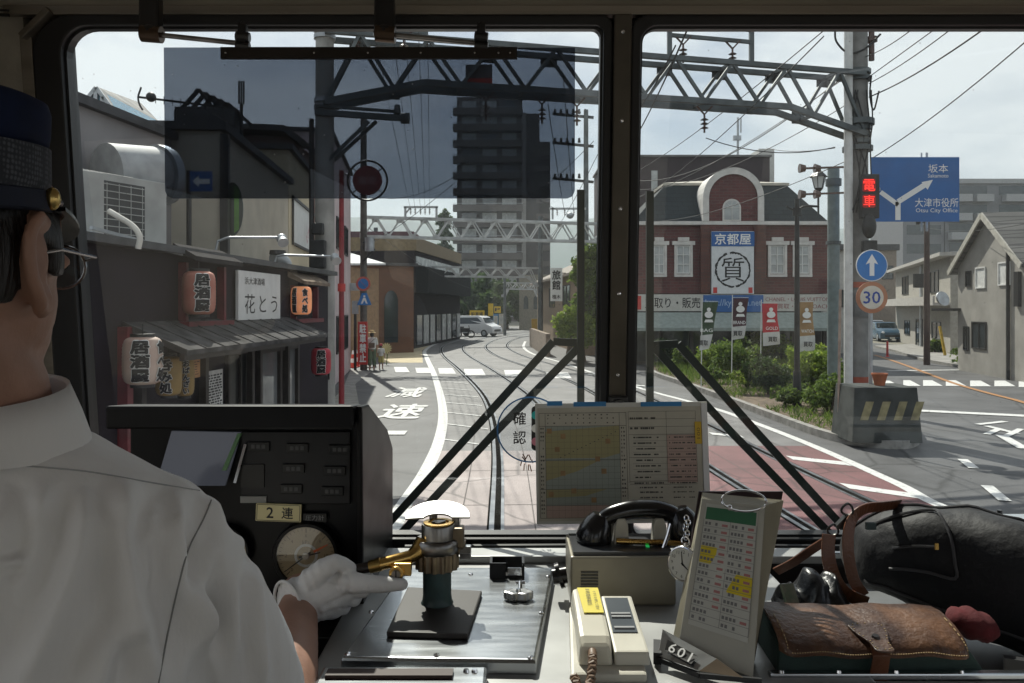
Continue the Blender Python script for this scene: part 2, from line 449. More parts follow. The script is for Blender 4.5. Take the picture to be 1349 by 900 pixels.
def asphalt_mat(name, base, patch=0.25):
    m = mat(name, base, rough=0.64, var=0)
    nt = m.node_tree; p = nt.nodes['Principled BSDF']; tc = nd(nt, 'ShaderNodeTexCoord')
    n1 = nd(nt, 'ShaderNodeTexNoise'); n1.inputs['Scale'].default_value = 0.7; n1.inputs['Detail'].default_value = 8; n1.inputs['Roughness'].default_value = 0.62
    n2 = nd(nt, 'ShaderNodeTexNoise'); n2.inputs['Scale'].default_value = 55; n2.inputs['Detail'].default_value = 3
    vo = nd(nt, 'ShaderNodeTexVoronoi', feature='DISTANCE_TO_EDGE'); vo.inputs['Scale'].default_value = 0.33
    mp = nd(nt, 'ShaderNodeMapping'); n3 = nd(nt, 'ShaderNodeTexNoise'); n3.inputs['Scale'].default_value = 2.0; n3.inputs['Detail'].default_value = 6
    mv = nd(nt, 'ShaderNodeMix', data_type='VECTOR'); mv.inputs['Factor'].default_value = 0.12
    L = nt.links
    L.new(tc.outputs['Object'], n1.inputs['Vector']); L.new(tc.outputs['Object'], n2.inputs['Vector']); L.new(tc.outputs['Object'], n3.inputs['Vector'])
    L.new(tc.outputs['Object'], mv.inputs['A']); L.new(n3.outputs['Color'], mv.inputs['B']); L.new(mv.outputs['Result'], vo.inputs['Vector'])
    r1 = nd(nt, 'ShaderNodeMapRange'); r1.inputs['From Min'].default_value = 0.3; r1.inputs['From Max'].default_value = 0.7; r1.inputs['To Min'].default_value = 1-patch; r1.inputs['To Max'].default_value = 1+patch
    r2 = nd(nt, 'ShaderNodeMapRange'); r2.inputs['From Min'].default_value = 0.3; r2.inputs['From Max'].default_value = 0.7; r2.inputs['To Min'].default_value = 0.72; r2.inputs['To Max'].default_value = 1.28
    r3 = nd(nt, 'ShaderNodeMapRange'); r3.inputs['From Min'].default_value = 0.0; r3.inputs['From Max'].default_value = 0.012; r3.inputs['To Min'].default_value = 0.45; r3.inputs['To Max'].default_value = 1.0
    L.new(n1.outputs[0], r1.inputs['Value']); L.new(n2.outputs[0], r2.inputs['Value']); L.new(vo.outputs['Distance'], r3.inputs['Value'])
    a = nd(nt, 'ShaderNodeMath', operation='MULTIPLY'); b = nd(nt, 'ShaderNodeMath', operation='MULTIPLY')
    L.new(r1.outputs[0], a.inputs[0]); L.new(r2.outputs[0], a.inputs[1]); L.new(a.outputs[0], b.inputs[0]); L.new(r3.outputs[0], b.inputs[1])
    vm = nd(nt, 'ShaderNodeVectorMath', operation='SCALE'); vm.inputs[0].default_value = base
    L.new(b.outputs[0], vm.inputs['Scale']); L.new(vm.outputs[0], p.inputs['Base Color'])
    bp = nd(nt, 'ShaderNodeBump'); bp.inputs['Strength'].default_value = 0.35; bp.inputs['Distance'].default_value = 0.006
    L.new(n2.outputs[0], bp.inputs['Height']); L.new(bp.outputs[0], p.inputs['Normal'])
    return m
def paint_mat(name, col):
    """road paint, worn through in places"""
    m = mat(name, col, rough=0.65, var=0)
    nt = m.node_tree; p = nt.nodes['Principled BSDF']; tc = nd(nt, 'ShaderNodeTexCoord')
    n1 = nd(nt, 'ShaderNodeTexNoise'); n1.inputs['Scale'].default_value = 9; n1.inputs['Detail'].default_value = 10; n1.inputs['Roughness'].default_value = 0.7
    rp = nd(nt, 'ShaderNodeValToRGB'); e = rp.color_ramp.elements
    e[0].position = 0.30; e[1].position = 0.46; e[0].color = (0.16, 0.16, 0.155, 1); e[1].color = (*col, 1)
    nt.links.new(tc.outputs['Object'], n1.inputs['Vector']); nt.links.new(n1.outputs[0], rp.inputs[0]); nt.links.new(rp.outputs[0], p.inputs['Base Color'])
    return m

M_ASPH = asphalt_mat('asphalt', (0.080, 0.080, 0.083), .38)
M_TRACK = asphalt_mat('track_asphalt', (0.15, 0.145, 0.145), 0.32)
M_PINK = asphalt_mat('pink_concrete_glare', (0.33, 0.275, 0.265), 0.24)  # pinkish concrete, with the sun glare on it put into the paler colour
M_RED = asphalt_mat('red_paving', (0.155, 0.064, 0.066), 0.34)
M_PAVE = mat('pavement_concrete', (0.27, 0.26, 0.245), rough=0.85, var=0.2, scale=2.5, bump=0.2)
M_BEIGE = mat('beige_paving', (0.50, 0.42, 0.27), rough=0.85, var=0.15, scale=2)
M_WHITE = paint_mat('white_road_paint', (0.62, 0.62, 0.61))
M_ORANGE = paint_mat('orange_road_paint', (0.36, 0.17, 0.06))
M_RAIL = mat('rail_steel', (0.34, 0.355, 0.38), rough=0.32, metal=1.0, var=0.15, scale=4)
M_GROOVE = mat('rail_groove', (0.012, 0.011, 0.010), rough=1.0, var=0.2, spec=.02)
M_SOIL = mat('soil', (0.13, 0.095, 0.065), rough=0.95, var=0.35, scale=5, bump=0.6, bscale=20)
M_KERB = mat('kerb_stone', (0.26, 0.25, 0.235), rough=0.85, var=0.25, scale=5, bump=0.3)

# ground, to the horizon
b = MB(); b.sheet([(4000*math.cos(2*math.pi*k/48), 4000*math.sin(2*math.pi*k/48), -0.02) for k in range(48)])
b.build('ground', mat('ground_earth', (0.16, 0.15, 0.12), rough=0.9, var=0.3, scale=0.05), kind='structure')
b = MB(); b.sheet([(-9, -6, 0), (30, -6, 0), (30, 34, 0), (26, 60, 0), (32, 95, 0), (60, 140, 0), (40, 140, 0), (10, 112, 0), (-12, 104, 0), (-11, 34, 0)])
b.build('road', M_ASPH, kind='structure')

LEFT_RAIL = smooth_line([(-0.15, -4), (-0.15, 3), (-0.17, 6), (-0.21, 9.24), (-0.28, 14), (-0.5, 19), (-0.97, 24.3), (-2.2, 33), (-3.6, 42), (-4.44, 49.6), (-4.6, 56), (-4.1, 64), (-2.8, 72), (0, 82), (5, 92), (12, 102)], 8)
RAIL3 = smooth_line([(4.25, -4), (4.0, 3), (3.65, 7), (3.3, 11.1), (3.1, 14), (2.75, 20), (2.05, 27.8), (0.5, 35.5), (-0.75, 42), (-1.6, 49.6), (-1.75, 56), (-1.3, 64), (0, 71.5), (2.7, 80), (7, 89), (13.6, 98.5)], 8)
LEFT_LINE = smooth_line([(-2.2, -2), (-2.0, 3), (g(497, 720).x, g(497, 720).y)] + [tuple(g(*p)[:2]) for p in ((530, 668), (560, 622), (578, 580), (583, 545), (578, 515), (570, 490), (562, 472), (560, 462), (575, 453), (600, 447), (650, 441))], 8)
RIGHT_LINE = smooth_line([(8.5, -2), (7.2, 4)] + [tuple(g(*p)[:2]) for p in ((1300, 690), (1180, 637), (1080, 592), (1000, 560), (935, 537), (850, 514), (785, 493), (740, 478), (703, 467), (690, 458), (692, 450))] , 8)

# track bed: asphalt between the two edge lines, then concrete, pinkish with painted sun glare on the left, red on the right
def between(l1, l2, z, y0, y1, f1=0.0, f2=1.0, n=40):
    A = np.array(l1); B = np.array(l2); ys = np.linspace(y0, y1, n); P = []; fs = []
    for y in ys:
        xa = np.interp(y, A[:, 1], A[:, 0]); xb = np.interp(y, B[:, 1], B[:, 0])
        P += [(xa + (xb-xa)*f1, y, z), (xa + (xb-xa)*f2, y, z)]
    for i in range(n-1): fs.append((2*i, 2*i+1, 2*i+3, 2*i+2))
    return P, fs
b = MB(); P, fs = between(LEFT_LINE, RIGHT_LINE, 0.004, -1.5, 56); b.add(P, fs); b.build('track_bed', M_TRACK, kind='structure')
MID = [((a[0]+1.43 + 0.55*(np.interp(a[1], [q[1] for q in RAIL3], [q[0] for q in RAIL3]) - a[0] - 1.43)), a[1]) for a in LEFT_RAIL]
b = MB(); P, fs = between(LEFT_LINE, MID, 0.008, -1.5, 14.4); b.add(P, fs); b.build('pale_glare_paving', M_PINK, kind='structure')
b = MB(); P, fs = between(MID, RIGHT_LINE, 0.0085, -1.5, 14.9); b.add(P, fs); b.build('red_paving', M_RED, kind='structure')
b = MB()
for y in (12.6, 10.4, 8.3, 6.2):                                   # joints between the slabs
    xa = np.interp(y, [p[1] for p in LEFT_LINE], [p[0] for p in LEFT_LINE]); xb = 6.0
    b.quad((xa+0.2, y, .011), (xb, y+.25, .011), (xb, y+.265, .011), (xa+0.2, y+.015, .011))
b.ribbon(LEFT_RAIL[:40], -0.42, -0.405, 0.0115); b.ribbon(LEFT_RAIL[:40], 0.48, 0.495, 0.0115); b.ribbon(LEFT_RAIL[:40], 1.9, 1.915, 0.0115)
b.ribbon(RAIL3[:36], 0.5, 0.515, 0.0115); b.ribbon(RAIL3[:36], 1.95, 1.965, 0.0115)
b.build('paving_joints', mat('joint_grey', (.12, .105, .10), rough=.9, var=.3), kind='structure')
for line, off in ((LEFT_RAIL, 0.0), (LEFT_RAIL, 1.435), (RAIL3, 0.0), (RAIL3, 1.5)):
    b = MB()
    b.ribbon(line, off-0.06, off, 0.020, 0, 0.016); sg = 1 if off == 0.0 else -1
    b.ribbon(line, off + (0.0 if sg > 0 else -0.14), off + (0.08 if sg > 0 else -0.06), 0.0125, 1)
    b.ribbon(line, off + (0.08 if sg > 0 else -0.18), off + (0.12 if sg > 0 else -0.14), 0.018, 0, 0.014)
    b.ribbon(line, off-.085, off-.06, .0122, 1) if sg > 0 else b.ribbon(line, off, off+.025, .0122, 1)
    b.build('rail', [M_RAIL, M_GROOVE], kind='structure')

# painted markings
b = MB(); b.ribbon(LEFT_LINE, -0.1, 0.12, 0.0135)
b.ribbon(RIGHT_LINE, -0.09, 0.09, 0.0135)
for (x0, y0, x1, y1) in ((582, 503, 617, 506), (583, 512, 622, 515), (586, 520.5, 630, 523.5), (588, 531, 635, 535), (589, 544, 637, 549), (587, 559, 643, 566), (581, 579, 645, 588)):
    a, c = g(x0, y0), g(x1, y1); w = 0.11
    b.quad((a.x, a.y-w/2, .0142), (c.x, c.y-w/2, .0142), (c.x, c.y+w/2, .0142), (a.x, a.y+w/2, .0142))
for (x0, y0, x1, y1, w) in ((936, 572, 978, 576, .15), (1040, 604, 1117, 612, .18), (1112, 641, 1210, 655, .18), (760, 492, 800, 497, .2), (800, 505, 850, 509, .2)):
    a, c = g(x0, y0), g(x1, y1)
    b.quad((a.x, a.y-w, .0142), (c.x, c.y-w, .0142), (c.x, c.y+w, .0142), (a.x, a.y+w, .0142))
b.build('edge_lines', M_WHITE, kind='structure')
b = MB()
for (xa, xb, y0, y1) in ((521, 540, 484, 491), (549, 569, 485, 492), (579, 601, 485.5, 493), (613, 640, 486.5, 495), (666, 692, 488, 496.5), (721, 753, 491, 499), (795, 828, 494, 502)):
    p0, p1 = g(xa, y1), g(xb, y1); q0, q1 = g(xa-2, y0), g(xb-5, y0)
    b.quad((p0.x, p0.y, .0145), (p1.x, p1.y, .0145), (q1.x, q1.y, .0145), (q0.x, q0.y, .0145))
for (x0, x1, y) in ((1162, 1178, 504), (1190, 1205, 503.5), (1216, 1234, 503.5), (1246, 1265, 503.5), (1278, 1298, 504), (1310, 1330, 504), (1342, 1365, 505)):
    p0, p1, q0, q1 = g(x0, y+5.5), g(x1+8, y+5.5), g(x0, y-2), g(x1-6, y-2)
    b.quad((p0.x, p0.y, .0145), (p1.x, p1.y, .0145), (q1.x, q1.y, .0145), (q0.x, q0.y, .0145))
b.build('crossing_stripes', M_WHITE, kind='structure')
b = MB()
def seg(x0, y0, x1, y1, w):
    a, c = g(x0, y0), g(x1, y1); t = (c-a).normalized(); n = Vector((t.y, -t.x, 0))*w/2
    z_ = .0152 + .0002*(len(b.f) % 12); b.quad(*[Vector((q.x, q.y, z_)) for q in (a-n, a+n, c+n, c-n)])
seg(1198, 541, 1400, 551, .42); seg(1170, 489, 1330, 487, .3)
seg(1268, 606, 1283, 618, .16); seg(1300, 641, 1324, 661, .16); seg(1360, 700, 1400, 740, .16)
seg(500, 571, 535, 571, .5); seg(1288, 560, 1324, 556, .16); seg(1300, 562, 1340, 572, .16); seg(1316, 566, 1300, 573, .14); seg(1318, 574, 1349, 592, .2); seg(1345, 566, 1322, 577, .14)
b.build('lane_marks', M_WHITE, kind='structure')
b = MB(); b.ribbon(smooth_line([tuple(g(*p)[:2]) for p in ((1420, 556), (1349, 531), (1300, 518), (1255, 505), (1215, 490), (1180, 477), (1152, 468))], 5), -0.09, 0.09, 0.0182)
b.build('orange_centre_line', M_ORANGE, kind='structure')
b = MB()
letter(b, '減', plane((-3.18, 24.3, .0150), (1, 0, 0), (0.0, 1, 0)), 1.05, 2.9, bold=0.022)
letter(b, '速', plane((-2.72, 19.9, .0150), (1, 0, 0), (0.0, 1, 0)), 1.08, 2.9, bold=0.022)
b.build('slow_down_lettering', M_WHITE, kind='structure')
# pavements
b = MB(); b.sheet([(*g(452, 512)[:2], .0045), (-4.3, 16, .0045), (-3.3, 4, .0045), (-2.55, 4, .0045), (-2.75, 14, .0045), (-3.6, 19, .0045), (*g(468, 506)[:2], .0045), (*g(489, 490)[:2], .0045), (*g(462, 487)[:2], .0045)])
b.build('pavement', M_PAVE, kind='structure')
b = MB(); b.sheet([(*g(507, 478)[:2], .005), (*g(557, 478)[:2], .005), (*g(556, 462)[:2], .005), (*g(570, 453)[:2], .005), (*g(520, 455)[:2], .005), (*g(497, 470)[:2], .005)])
b.build('beige_forecourt', M_BEIGE, kind='structure')
rp = [tuple(g(*p)[:2]) for p in ((1152, 458), (1178, 464), (1215, 476), (1280, 488), (1349, 497), (1420, 506))]
b = MB(); pts = [(x, y, 0.13) for x, y in rp] + [(rp[-1][0]+3, rp[-1][1]+6, .13), (rp[0][0]+9, rp[0][1]+6, .13)]
n = len(pts); b.sheet(pts); b.add(pts + [(x, y, -0.01) for x, y, z in pts], [(k, (k+1) % n, n+(k+1) % n, n+k) for k in range(n)])
b.build('far_pavement', M_PAVE, kind='structure')

# planted island in the road, with kerb
isl = [tuple(g(*p)[:2]) for p in ((856, 492), (900, 509), (960, 531), (1040, 562), (1085, 578), (1130, 588), (1190, 592), (1212, 584), (1206, 566), (1165, 520), (1120, 486), (1040, 474), (930, 474), (866, 480))]
isl = smooth_line(isl, 5, closed=True)
b = MB(); n = len(isl); cx = sum(p[0] for p in isl)/n; cyy = sum(p[1] for p in isl)/n
inn = []
for i in range(n):
    t = (Vector(isl[(i+1) % n]) - Vector(isl[i-1])).normalized(); nn = Vector((-t.y, t.x))
    if nn.dot(Vector((cx, cyy)) - Vector(isl[i])) < 0: nn = -nn
    q = Vector(isl[i]) + nn*0.16; inn.append((q.x, q.y))
P = [(x, y, -.01) for x, y in isl] + [(x, y, .15) for x, y in isl] + [(x, y, .15) for x, y in inn] + [(x, y, .05) for x, y in inn]
fs = []
for r in range(3): fs += [(r*n+k, r*n+(k+1) % n, (r+1)*n+(k+1) % n, (r+1)*n+k) for k in range(n)]
b.add(P, fs); b.build('island_kerb', M_KERB, kind='structure')
b = MB(); b.sheet([(x, y, 0.11) for x, y in inn]); b.build('planting_bed', M_SOIL, kind='structure')

# ================================================================== hills and far mass
M_HILL = mat('hill_woods', (0.045, 0.075, 0.05), rough=1, var=0.4, scale=0.02)
def ridge(name, x0, x1, y, hs, depth):
    xs = np.linspace(x0, x1, 60); random.seed(5); P = []; n = 60
    h = np.interp(xs, np.linspace(x0, x1, len(hs)), hs) + np.array([random.uniform(-6, 6) for _ in xs])
    h = np.convolve(np.pad(h, 2, 'edge'), [.1, .2, .4, .2, .1], 'valid')
    rows = [(0, 0), (0.3, 0.45), (0.62, 0.85), (1.0, 1.0), (1.7, 0.3)]
    for a, k in rows: P += [(x, y + depth*a, hh*k + (8*math.sin(x*.05+a*9) if 0 < a < 1 else 0)) for x, hh in zip(xs, h)]
    fs = [(r*n+i, r*n+i+1, (r+1)*n+i+1, (r+1)*n+i) for r in range(4) for i in range(n-1)]
    b = MB(); b.add(P, fs); return b.build(name, M_HILL, kind='structure', smooth=True, autosm=False)
ridge('wooded_hill', -900, 900, 1100, [120, 140, 150, 160, 185, 178, 150, 182, 186, 170, 160, 162, 150], 500)
# ================================================================== generic street builders
def shade(c, k): return tuple(x*k for x in c)
M_GLASSD = mat('window_glass', (0.03, 0.04, 0.045), rough=0.08, spec=0.8, var=0.3, scale=1.5)
M_GLASSL = mat('curtained_glass', (0.42, 0.44, 0.44), rough=0.25, var=0.2, scale=2.0)
M_WFRAME = mat('window_frame_white', (0.68, 0.68, 0.66), rough=0.5, var=0.08)
M_DARKM = mat('dark_metal', (0.025, 0.026, 0.028), rough=0.45, metal=0.3, var=0.3)
M_STEEL = mat('galvanised_steel', (0.42, 0.44, 0.46), rough=0.5, metal=0.7, var=0.2, scale=4)
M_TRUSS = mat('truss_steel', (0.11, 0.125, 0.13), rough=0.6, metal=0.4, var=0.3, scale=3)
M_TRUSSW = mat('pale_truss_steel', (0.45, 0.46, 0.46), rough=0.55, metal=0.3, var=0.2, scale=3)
M_CPOLE = mat('pole_concrete', (0.32, 0.315, 0.30), rough=0.85, var=0.2, scale=3, bump=0.2)
M_WIRE = mat('wire_black', (0.015, 0.015, 0.016), rough=0.6, var=0)
M_INS = mat('insulator', (0.10, 0.06, 0.05), rough=0.25, var=0.2)
M_LETTER = mat('black_lettering', (0.012, 0.012, 0.013), rough=0.6, var=0)
M_WLET = mat('white_lettering', (0.80, 0.80, 0.79), rough=0.5, var=0)
M_SIGNW = mat('sign_white', (0.74, 0.74, 0.72), rough=0.45, var=0.06)
M_BLUE = mat('sign_blue', (0.010, 0.10, 0.33), rough=0.35, var=0.06)
M_REDS = mat('sign_red', (0.52, 0.035, 0.03), rough=0.4, var=0.08)

def window(par, W, u0, u1, z0, z1, frame=None, pane=None, cols=2, rows=1, fw=0.05, depth=0.05, label=None):
    """window = frame part with its pane a sub-part"""
    fb = MB()
    W.box(fb, u0, u1, z1-fw, z1, 0.004, depth); W.box(fb, u0, u1, z0, z0+fw, 0.004, depth)
    W.box(fb, u0, u0+fw, z0+fw, z1-fw, 0.004, depth); W.box(fb, u1-fw, u1, z0+fw, z1-fw, 0.004, depth)
    for k in range(1, cols):
        u = u0 + (u1-u0)*k/cols; W.box(fb, u-fw*.35, u+fw*.35, z0+fw, z1-fw, 0.012, depth-.006)
    for k in range(1, rows):
        z = z0 + (z1-z0)*k/rows; W.box(fb, u0+fw, u1-fw, z-fw*.35, z+fw*.35, 0.014, depth-.008)
    f = fb.build('window', frame or M_WFRAME, par)
    pb = MB(); W.box(pb, u0+fw, u1-fw, z0+fw, z1-fw, 0.002, 0.01)
    pb.build('pane', pane or M_GLASSD, f)
    return f
def body_box(W, u0, u1, z0, z1, depth):
    b = MB(); W.box(b, u0, u1, z0, z1, -depth, 0.0); return b
def winpx(par, W, x0, y0, x1, y1, **k):
    u0 = W.hit(x0, y0)[0]; u1 = W.hit(x1, y0)[0]; xm = (x0+x1)/2
    return window(par, W, min(u0, u1), max(u0, u1), W.hit(xm, y1)[1], W.hit(xm, y0)[1], **k)

# ---------------------------------------------------------------- the tavern on the left
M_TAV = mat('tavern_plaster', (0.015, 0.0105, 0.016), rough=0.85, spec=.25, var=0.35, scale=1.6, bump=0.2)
M_TRED = mat('tavern_red_wood', (0.13, 0.012, 0.02), rough=0.5, var=0.3, scale=6)
M_TWOOD = mat('tavern_dark_wood', (0.028, 0.022, 0.02), rough=0.6, var=0.4, scale=8)
M_TILE = brick_mat('awning_tiles', (0.10, 0.10, 0.105), (0.15, 0.145, 0.14), (0.02, 0.02, 0.02), 1.0, 0.45, 0.24, 0.6, 0.02, 0.8, 'XY', 0.0)
W1 = Wall((-3.80, 4.6), (-3.26, 14.1))
tav = thing('tavern', 'dark plastered Japanese tavern with slate awning and glass door along the left kerb', 'tavern', (-3.6, 9.4, 0))
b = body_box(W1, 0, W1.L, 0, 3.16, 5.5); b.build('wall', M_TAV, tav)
b = MB(); W1.box(b, -0.1, W1.L+0.12, 3.163, 3.235, -5.4, 0.14); b.build('roof', mat('tavern_flashing', (0.06, 0.062, 0.066), rough=0.5, var=0.3), tav)
uA = W1.hit(246, 456, .62)[0]; uB = W1.hit(431, 437, .62)[0]
b = MB()
T = Vector((W1.t.x, W1.t.y, 0)); N = Vector((W1.n.x, W1.n.y, 0))
P = []
for off, z in ((0.003, 2.46), (0.62, 2.20), (0.62, 2.15), (0.003, 2.40)):
    P += [W1.pt(uA, z, off), W1.pt(uB, z, off)]
b.add(P, [(0,1,3,2), (2,3,5,4), (4,5,7,6), (6,7,1,0), (0,2,4,6), (1,7,5,3)])
for k in range(12):
    u = uA + (uB-uA)*k/11; b.bar(W1.pt(u, 2.462, 0.01), W1.pt(u, 2.202, 0.623), 0.022, 0.016)
b.build('awning', mat('awning_slate', (0.075, 0.072, 0.072), rough=0.92, var=0.4, scale=5, spec=.15), tav)
b = MB(); W1.box(b, uA, uB, 2.10, 2.17, 0.55, 0.60)
for k in range(4): u = uA + 0.2 + (uB-uA-.4)*k/3; W1.box(b, u-.04, u+.04, 0.0, 2.1, 0.03, 0.11)
b.build('post_and_beam', M_TWOOD, tav)
# sliding glass door
u0 = W1.hit(338, 500)[0]; u1 = W1.hit(388, 500)[0]
f = MB()
for u in (u0, (u0+u1)/2, u1): W1.box(f, u-.04, u+.04, 0.05, 2.05, 0.005, 0.07)
W1.box(f, u0+.04, u1-.04, 1.97, 2.05, 0.006, 0.066); W1.box(f, u0+.04, u1-.04, 0.9, 0.96, 0.006, 0.06)
dr = f.build('door', M_TWOOD, tav)
f = MB(); W1.box(f, u0+.04, u1-.04, 0.96, 1.97, 0.01, 0.02); W1.box(f, u0+.04, u1-.04, 0.05, 0.9, 0.01, 0.02); f.build('pane', mat('door_glass', (0.16, 0.17, 0.175), rough=0.06, spec=0.9, var=0.3, scale=1.2), dr)
# second opening, dark
u0 = W1.hit(296, 500)[0]; u1 = W1.hit(330, 500)[0]
window(tav, W1, u0, u1, 0.1, 2.05, frame=M_TWOOD, pane=mat('dark_opening', (0.012, 0.012, 0.014), rough=0.3, var=0), cols=2)
# red lantern alcoves (frames) with little roofs
for i, (xa, xb, ya, yb) in enumerate(((236, 287, 349, 423), (383, 412, 377, 420))):
    u0 = W1.hit(xa, ya)[0]; u1 = W1.hit(xb, ya)[0]; z0 = W1.hit((xa+xb)/2, yb)[1]; z1 = W1.hit((xa+xb)/2, ya)[1]
    f = MB(); W1.box(f, u0-.03, u0+.03, z0, z1, 0.004, 0.09); W1.box(f, u1-.03, u1+.03, z0, z1, 0.004, 0.09); W1.box(f, u0-.1, u1+.1, z0-.06, z0, 0.004, 0.16)
    al = f.build('lantern_alcove', M_TRED, tav)
    f = MB(); P = []
    for off, z in ((0.003, z1+.20), (0.26, z1+.06), (0.26, z1+.01), (0.003, z1+.12)):
        P += [W1.pt(u0-.15, z, off), W1.pt(u1+.12, z, off)]
    f.add(P, [(0,1,3,2), (2,3,5,4), (4,5,7,6), (6,7,1,0), (0,2,4,6), (1,7,5,3)])
    f.build('hood', mat('hood_tile_dark', (0.035, 0.033, 0.035), rough=0.92, var=0.3, spec=.1) if i == 0 else mat('hood_board_pale', (0.22, 0.17, 0.13), rough=0.9, var=0.3, scale=9, spec=.15), al)
u0 = W1.hit(158, 440)[0]; u1 = W1.hit(215, 440)[0]
f = MB(); W1.box(f, u0-.05, u0+.05, 0, 2.42, 0.004, 0.10); W1.box(f, u0+.05, u1, 2.34, 2.42, 0.004, 0.10); f.build('red_post', M_TRED, tav)
# the name board
nb = thing('shop_name_board', 'white board lettered in black brush characters between the two upper lanterns', 'sign', W1.pt(W1.hit(335, 390)[0], 2.45, 0.1))
u0 = W1.hit(307, 390)[0]; u1 = W1.hit(363, 390)[0]; z0 = W1.hit(335, 421)[1]; z1 = W1.hit(335, 359)[1]
f = MB(); W1.box(f, u0, u1, z0, z1, 0.03, 0.07); f.build('panel', M_SIGNW, nb, bevel=.004)
f = MB(); w = u1-u0; h = z1-z0
letter(f, '花とう', W1.M(u0+w*.52, z0+h*.33, 0.073), w*.78, h*.40, spacing=1.35, bold=0.004)
letter(f, '浜大津酒場', W1.M(u0+w*.36, z0+h*.80, 0.073), w*.46, h*.15, bold=0.005)
f.build('lettering', M_LETTER, nb)
# posters beneath the awning
def poster(name, label, x0, y0, x1, y1, col, lines, group=None, cat='poster'):
    u0 = W1.hit(x0, y0)[0]; u1 = W1.hit(x1, y0)[0]; xm = (x0+x1)/2; z1 = W1.hit(xm, y0)[1]; z0 = W1.hit(xm, y1)[1]
    t = thing(name, label, cat, W1.pt((u0+u1)/2, z0, 0.05))
    f = MB(); W1.box(f, u0, u1, z0, z1, 0.035, 0.05); f.build('panel', col, t)
    f = MB(); random.seed(len(label))
    for k in range(lines):
        z = z1 - (z1-z0)*(0.1 + 0.82*k/lines); x = u0 + (u1-u0)*.1
        while x < u0 + (u1-u0)*.85:
            ww = (u1-u0)*random.uniform(.06, .2); W1.box(f, x, min(x+ww, u1-.02), z-(z1-z0)*.04, z, 0.0505, 0.052); x += ww + (u1-u0)*.05
    f.build('print', M_LETTER, t)
poster('orange_notice', 'orange framed notice on the dark tavern wall, above the white menu sheet', 233, 475, 258, 499, mat('orange_paper', (0.55, 0.30, 0.14), rough=0.7), 6)
poster('menu_sheet', 'tall white menu sheet on the tavern wall left of the dark opening', 266, 488, 288, 540, mat('menu_paper', (0.62, 0.62, 0.60), rough=0.7), 12)

# ---- paper lanterns
M_LANR = mat('lantern_paper_red', (0.38, 0.12, 0.085), rough=0.7, var=0.2, scale=5, col2=(0.48, 0.22, 0.165))
M_LANW = mat('lantern_paper_pale', (0.46, 0.30, 0.245), rough=0.7, var=0.2, scale=3, col2=(0.55, 0.46, 0.39))
M_LAND = mat('lantern_paper_crimson', (0.42, 0.03, 0.05), rough=0.5, var=0.2)
M_LANY = mat('lantern_paper_yellow', (0.30, 0.20, 0.065), rough=0.6, var=0.2)
M_LANG = mat('lantern_paper_lit', (0.75, 0.30, 0.14), rough=0.6, emit=(1.0, 0.36, 0.16), estr=0.22)
def lantern(px, py, off, rw, h, paper, words, label, group='paper lanterns of the tavern', facing=0.0, bold=0.05):
    u, z = W1.hit(px, py, off); c = W1.pt(u, z, off)
    t = thing('paper_lantern', label, 'lantern', c - Vector((0, 0, h/2)), 0, group)
    prof = []; n = 26
    for k in range(n+1):
        s = -1 + 2*k/n; e = (1 - abs(s)**4.5)**0.5 if abs(s) < 1 else 0
        prof.append((rw*(0.62 + 0.38*e) * (1 + 0.012*math.cos(k*math.pi)), h*0.46*s))
    f = MB(); f.lathe(prof, c, 28); f.build('paper', paper, t, smooth=True, autosm=False)
    for s in (-1, 1):
        f = MB(); f.lathe([(rw*.55, s*h*.455), (rw*.62, s*h*.455), (rw*.62, s*h*.52), (rw*.5, s*h*.52)], c, 20); f.build('ring', M_DARKM, t)
    f = MB(); f.tube([c + Vector((0, 0, h*.5)), c + Vector((0, 0, h*.5+.10))], .006, 6); f.build('hook', M_DARKM, t)
    fw = MB(); fb = MB()
    for body, ang, wf in words:
        co, fs = text_mesh(list(body), rw*0.95*wf, h*.80, bold=bold, vertical=True)
        co2, fs2 = text_mesh(list(body), rw*1.06*wf, h*.83, bold=bold+.055, vertical=True)
        to = Vector((-c.x, -c.y, 0)).normalized(); a0 = math.atan2(to.y, to.x) + R(ang)
        for mbx, C, FS, dr in ((fw, co2, fs2, .004), (fb, co, fs, .009)):
            vs = []
            for p in C:
                s = max(-.98, min(.98, p[1]/(h*.46))); rr = rw*(0.62 + 0.38*(1-abs(s)**4.5)**0.5)*1.012 + dr + p[2]
                a = a0 + p[0]/rw; vs.append(c + Vector((rr*math.cos(a), rr*math.sin(a), p[1])))
            mbx.add(vs, FS)
    o = fw.build('lettering_outline', M_SIGNW, t); fb.build('lettering', M_LETTER, o)
    return t
lantern(262, 386, 0.22, .172, .50, M_LANR, [('居酒屋', 12, 1)], 'faded red paper lantern hanging in the red framed alcove above the tavern awning')
lantern(188, 475, 0.42, .165, .45, M_LANW, [('居酒屋', -8, 1), ('食べ処', 60, .7)], 'pale pink paper lantern hanging low at the left end of the tavern awning')
lantern(222, 495, 0.22, .125, .42, M_LANY, [('呑み処', -12, 1)], 'mustard paper lantern with white edged lettering half hidden behind the pale pink one')
lantern(243, 496, 0.12, .10, .44, M_LANY, [('おばんざい', 10, .7)], 'mustard yellow paper lantern beside the orange notice')
lantern(397, 396, 0.18, .155, .46, M_LANG, [('居酒屋', -42, .62), ('食べ処', 20, .62)], 'glowing orange paper lantern under the pale wooden hood at the right end of the tavern')
lantern(423, 476, 0.42, .15, .44, M_LAND, [('居酒屋', 0, 1)], 'crimson paper lantern hanging beside the concrete pole at the tavern corner')
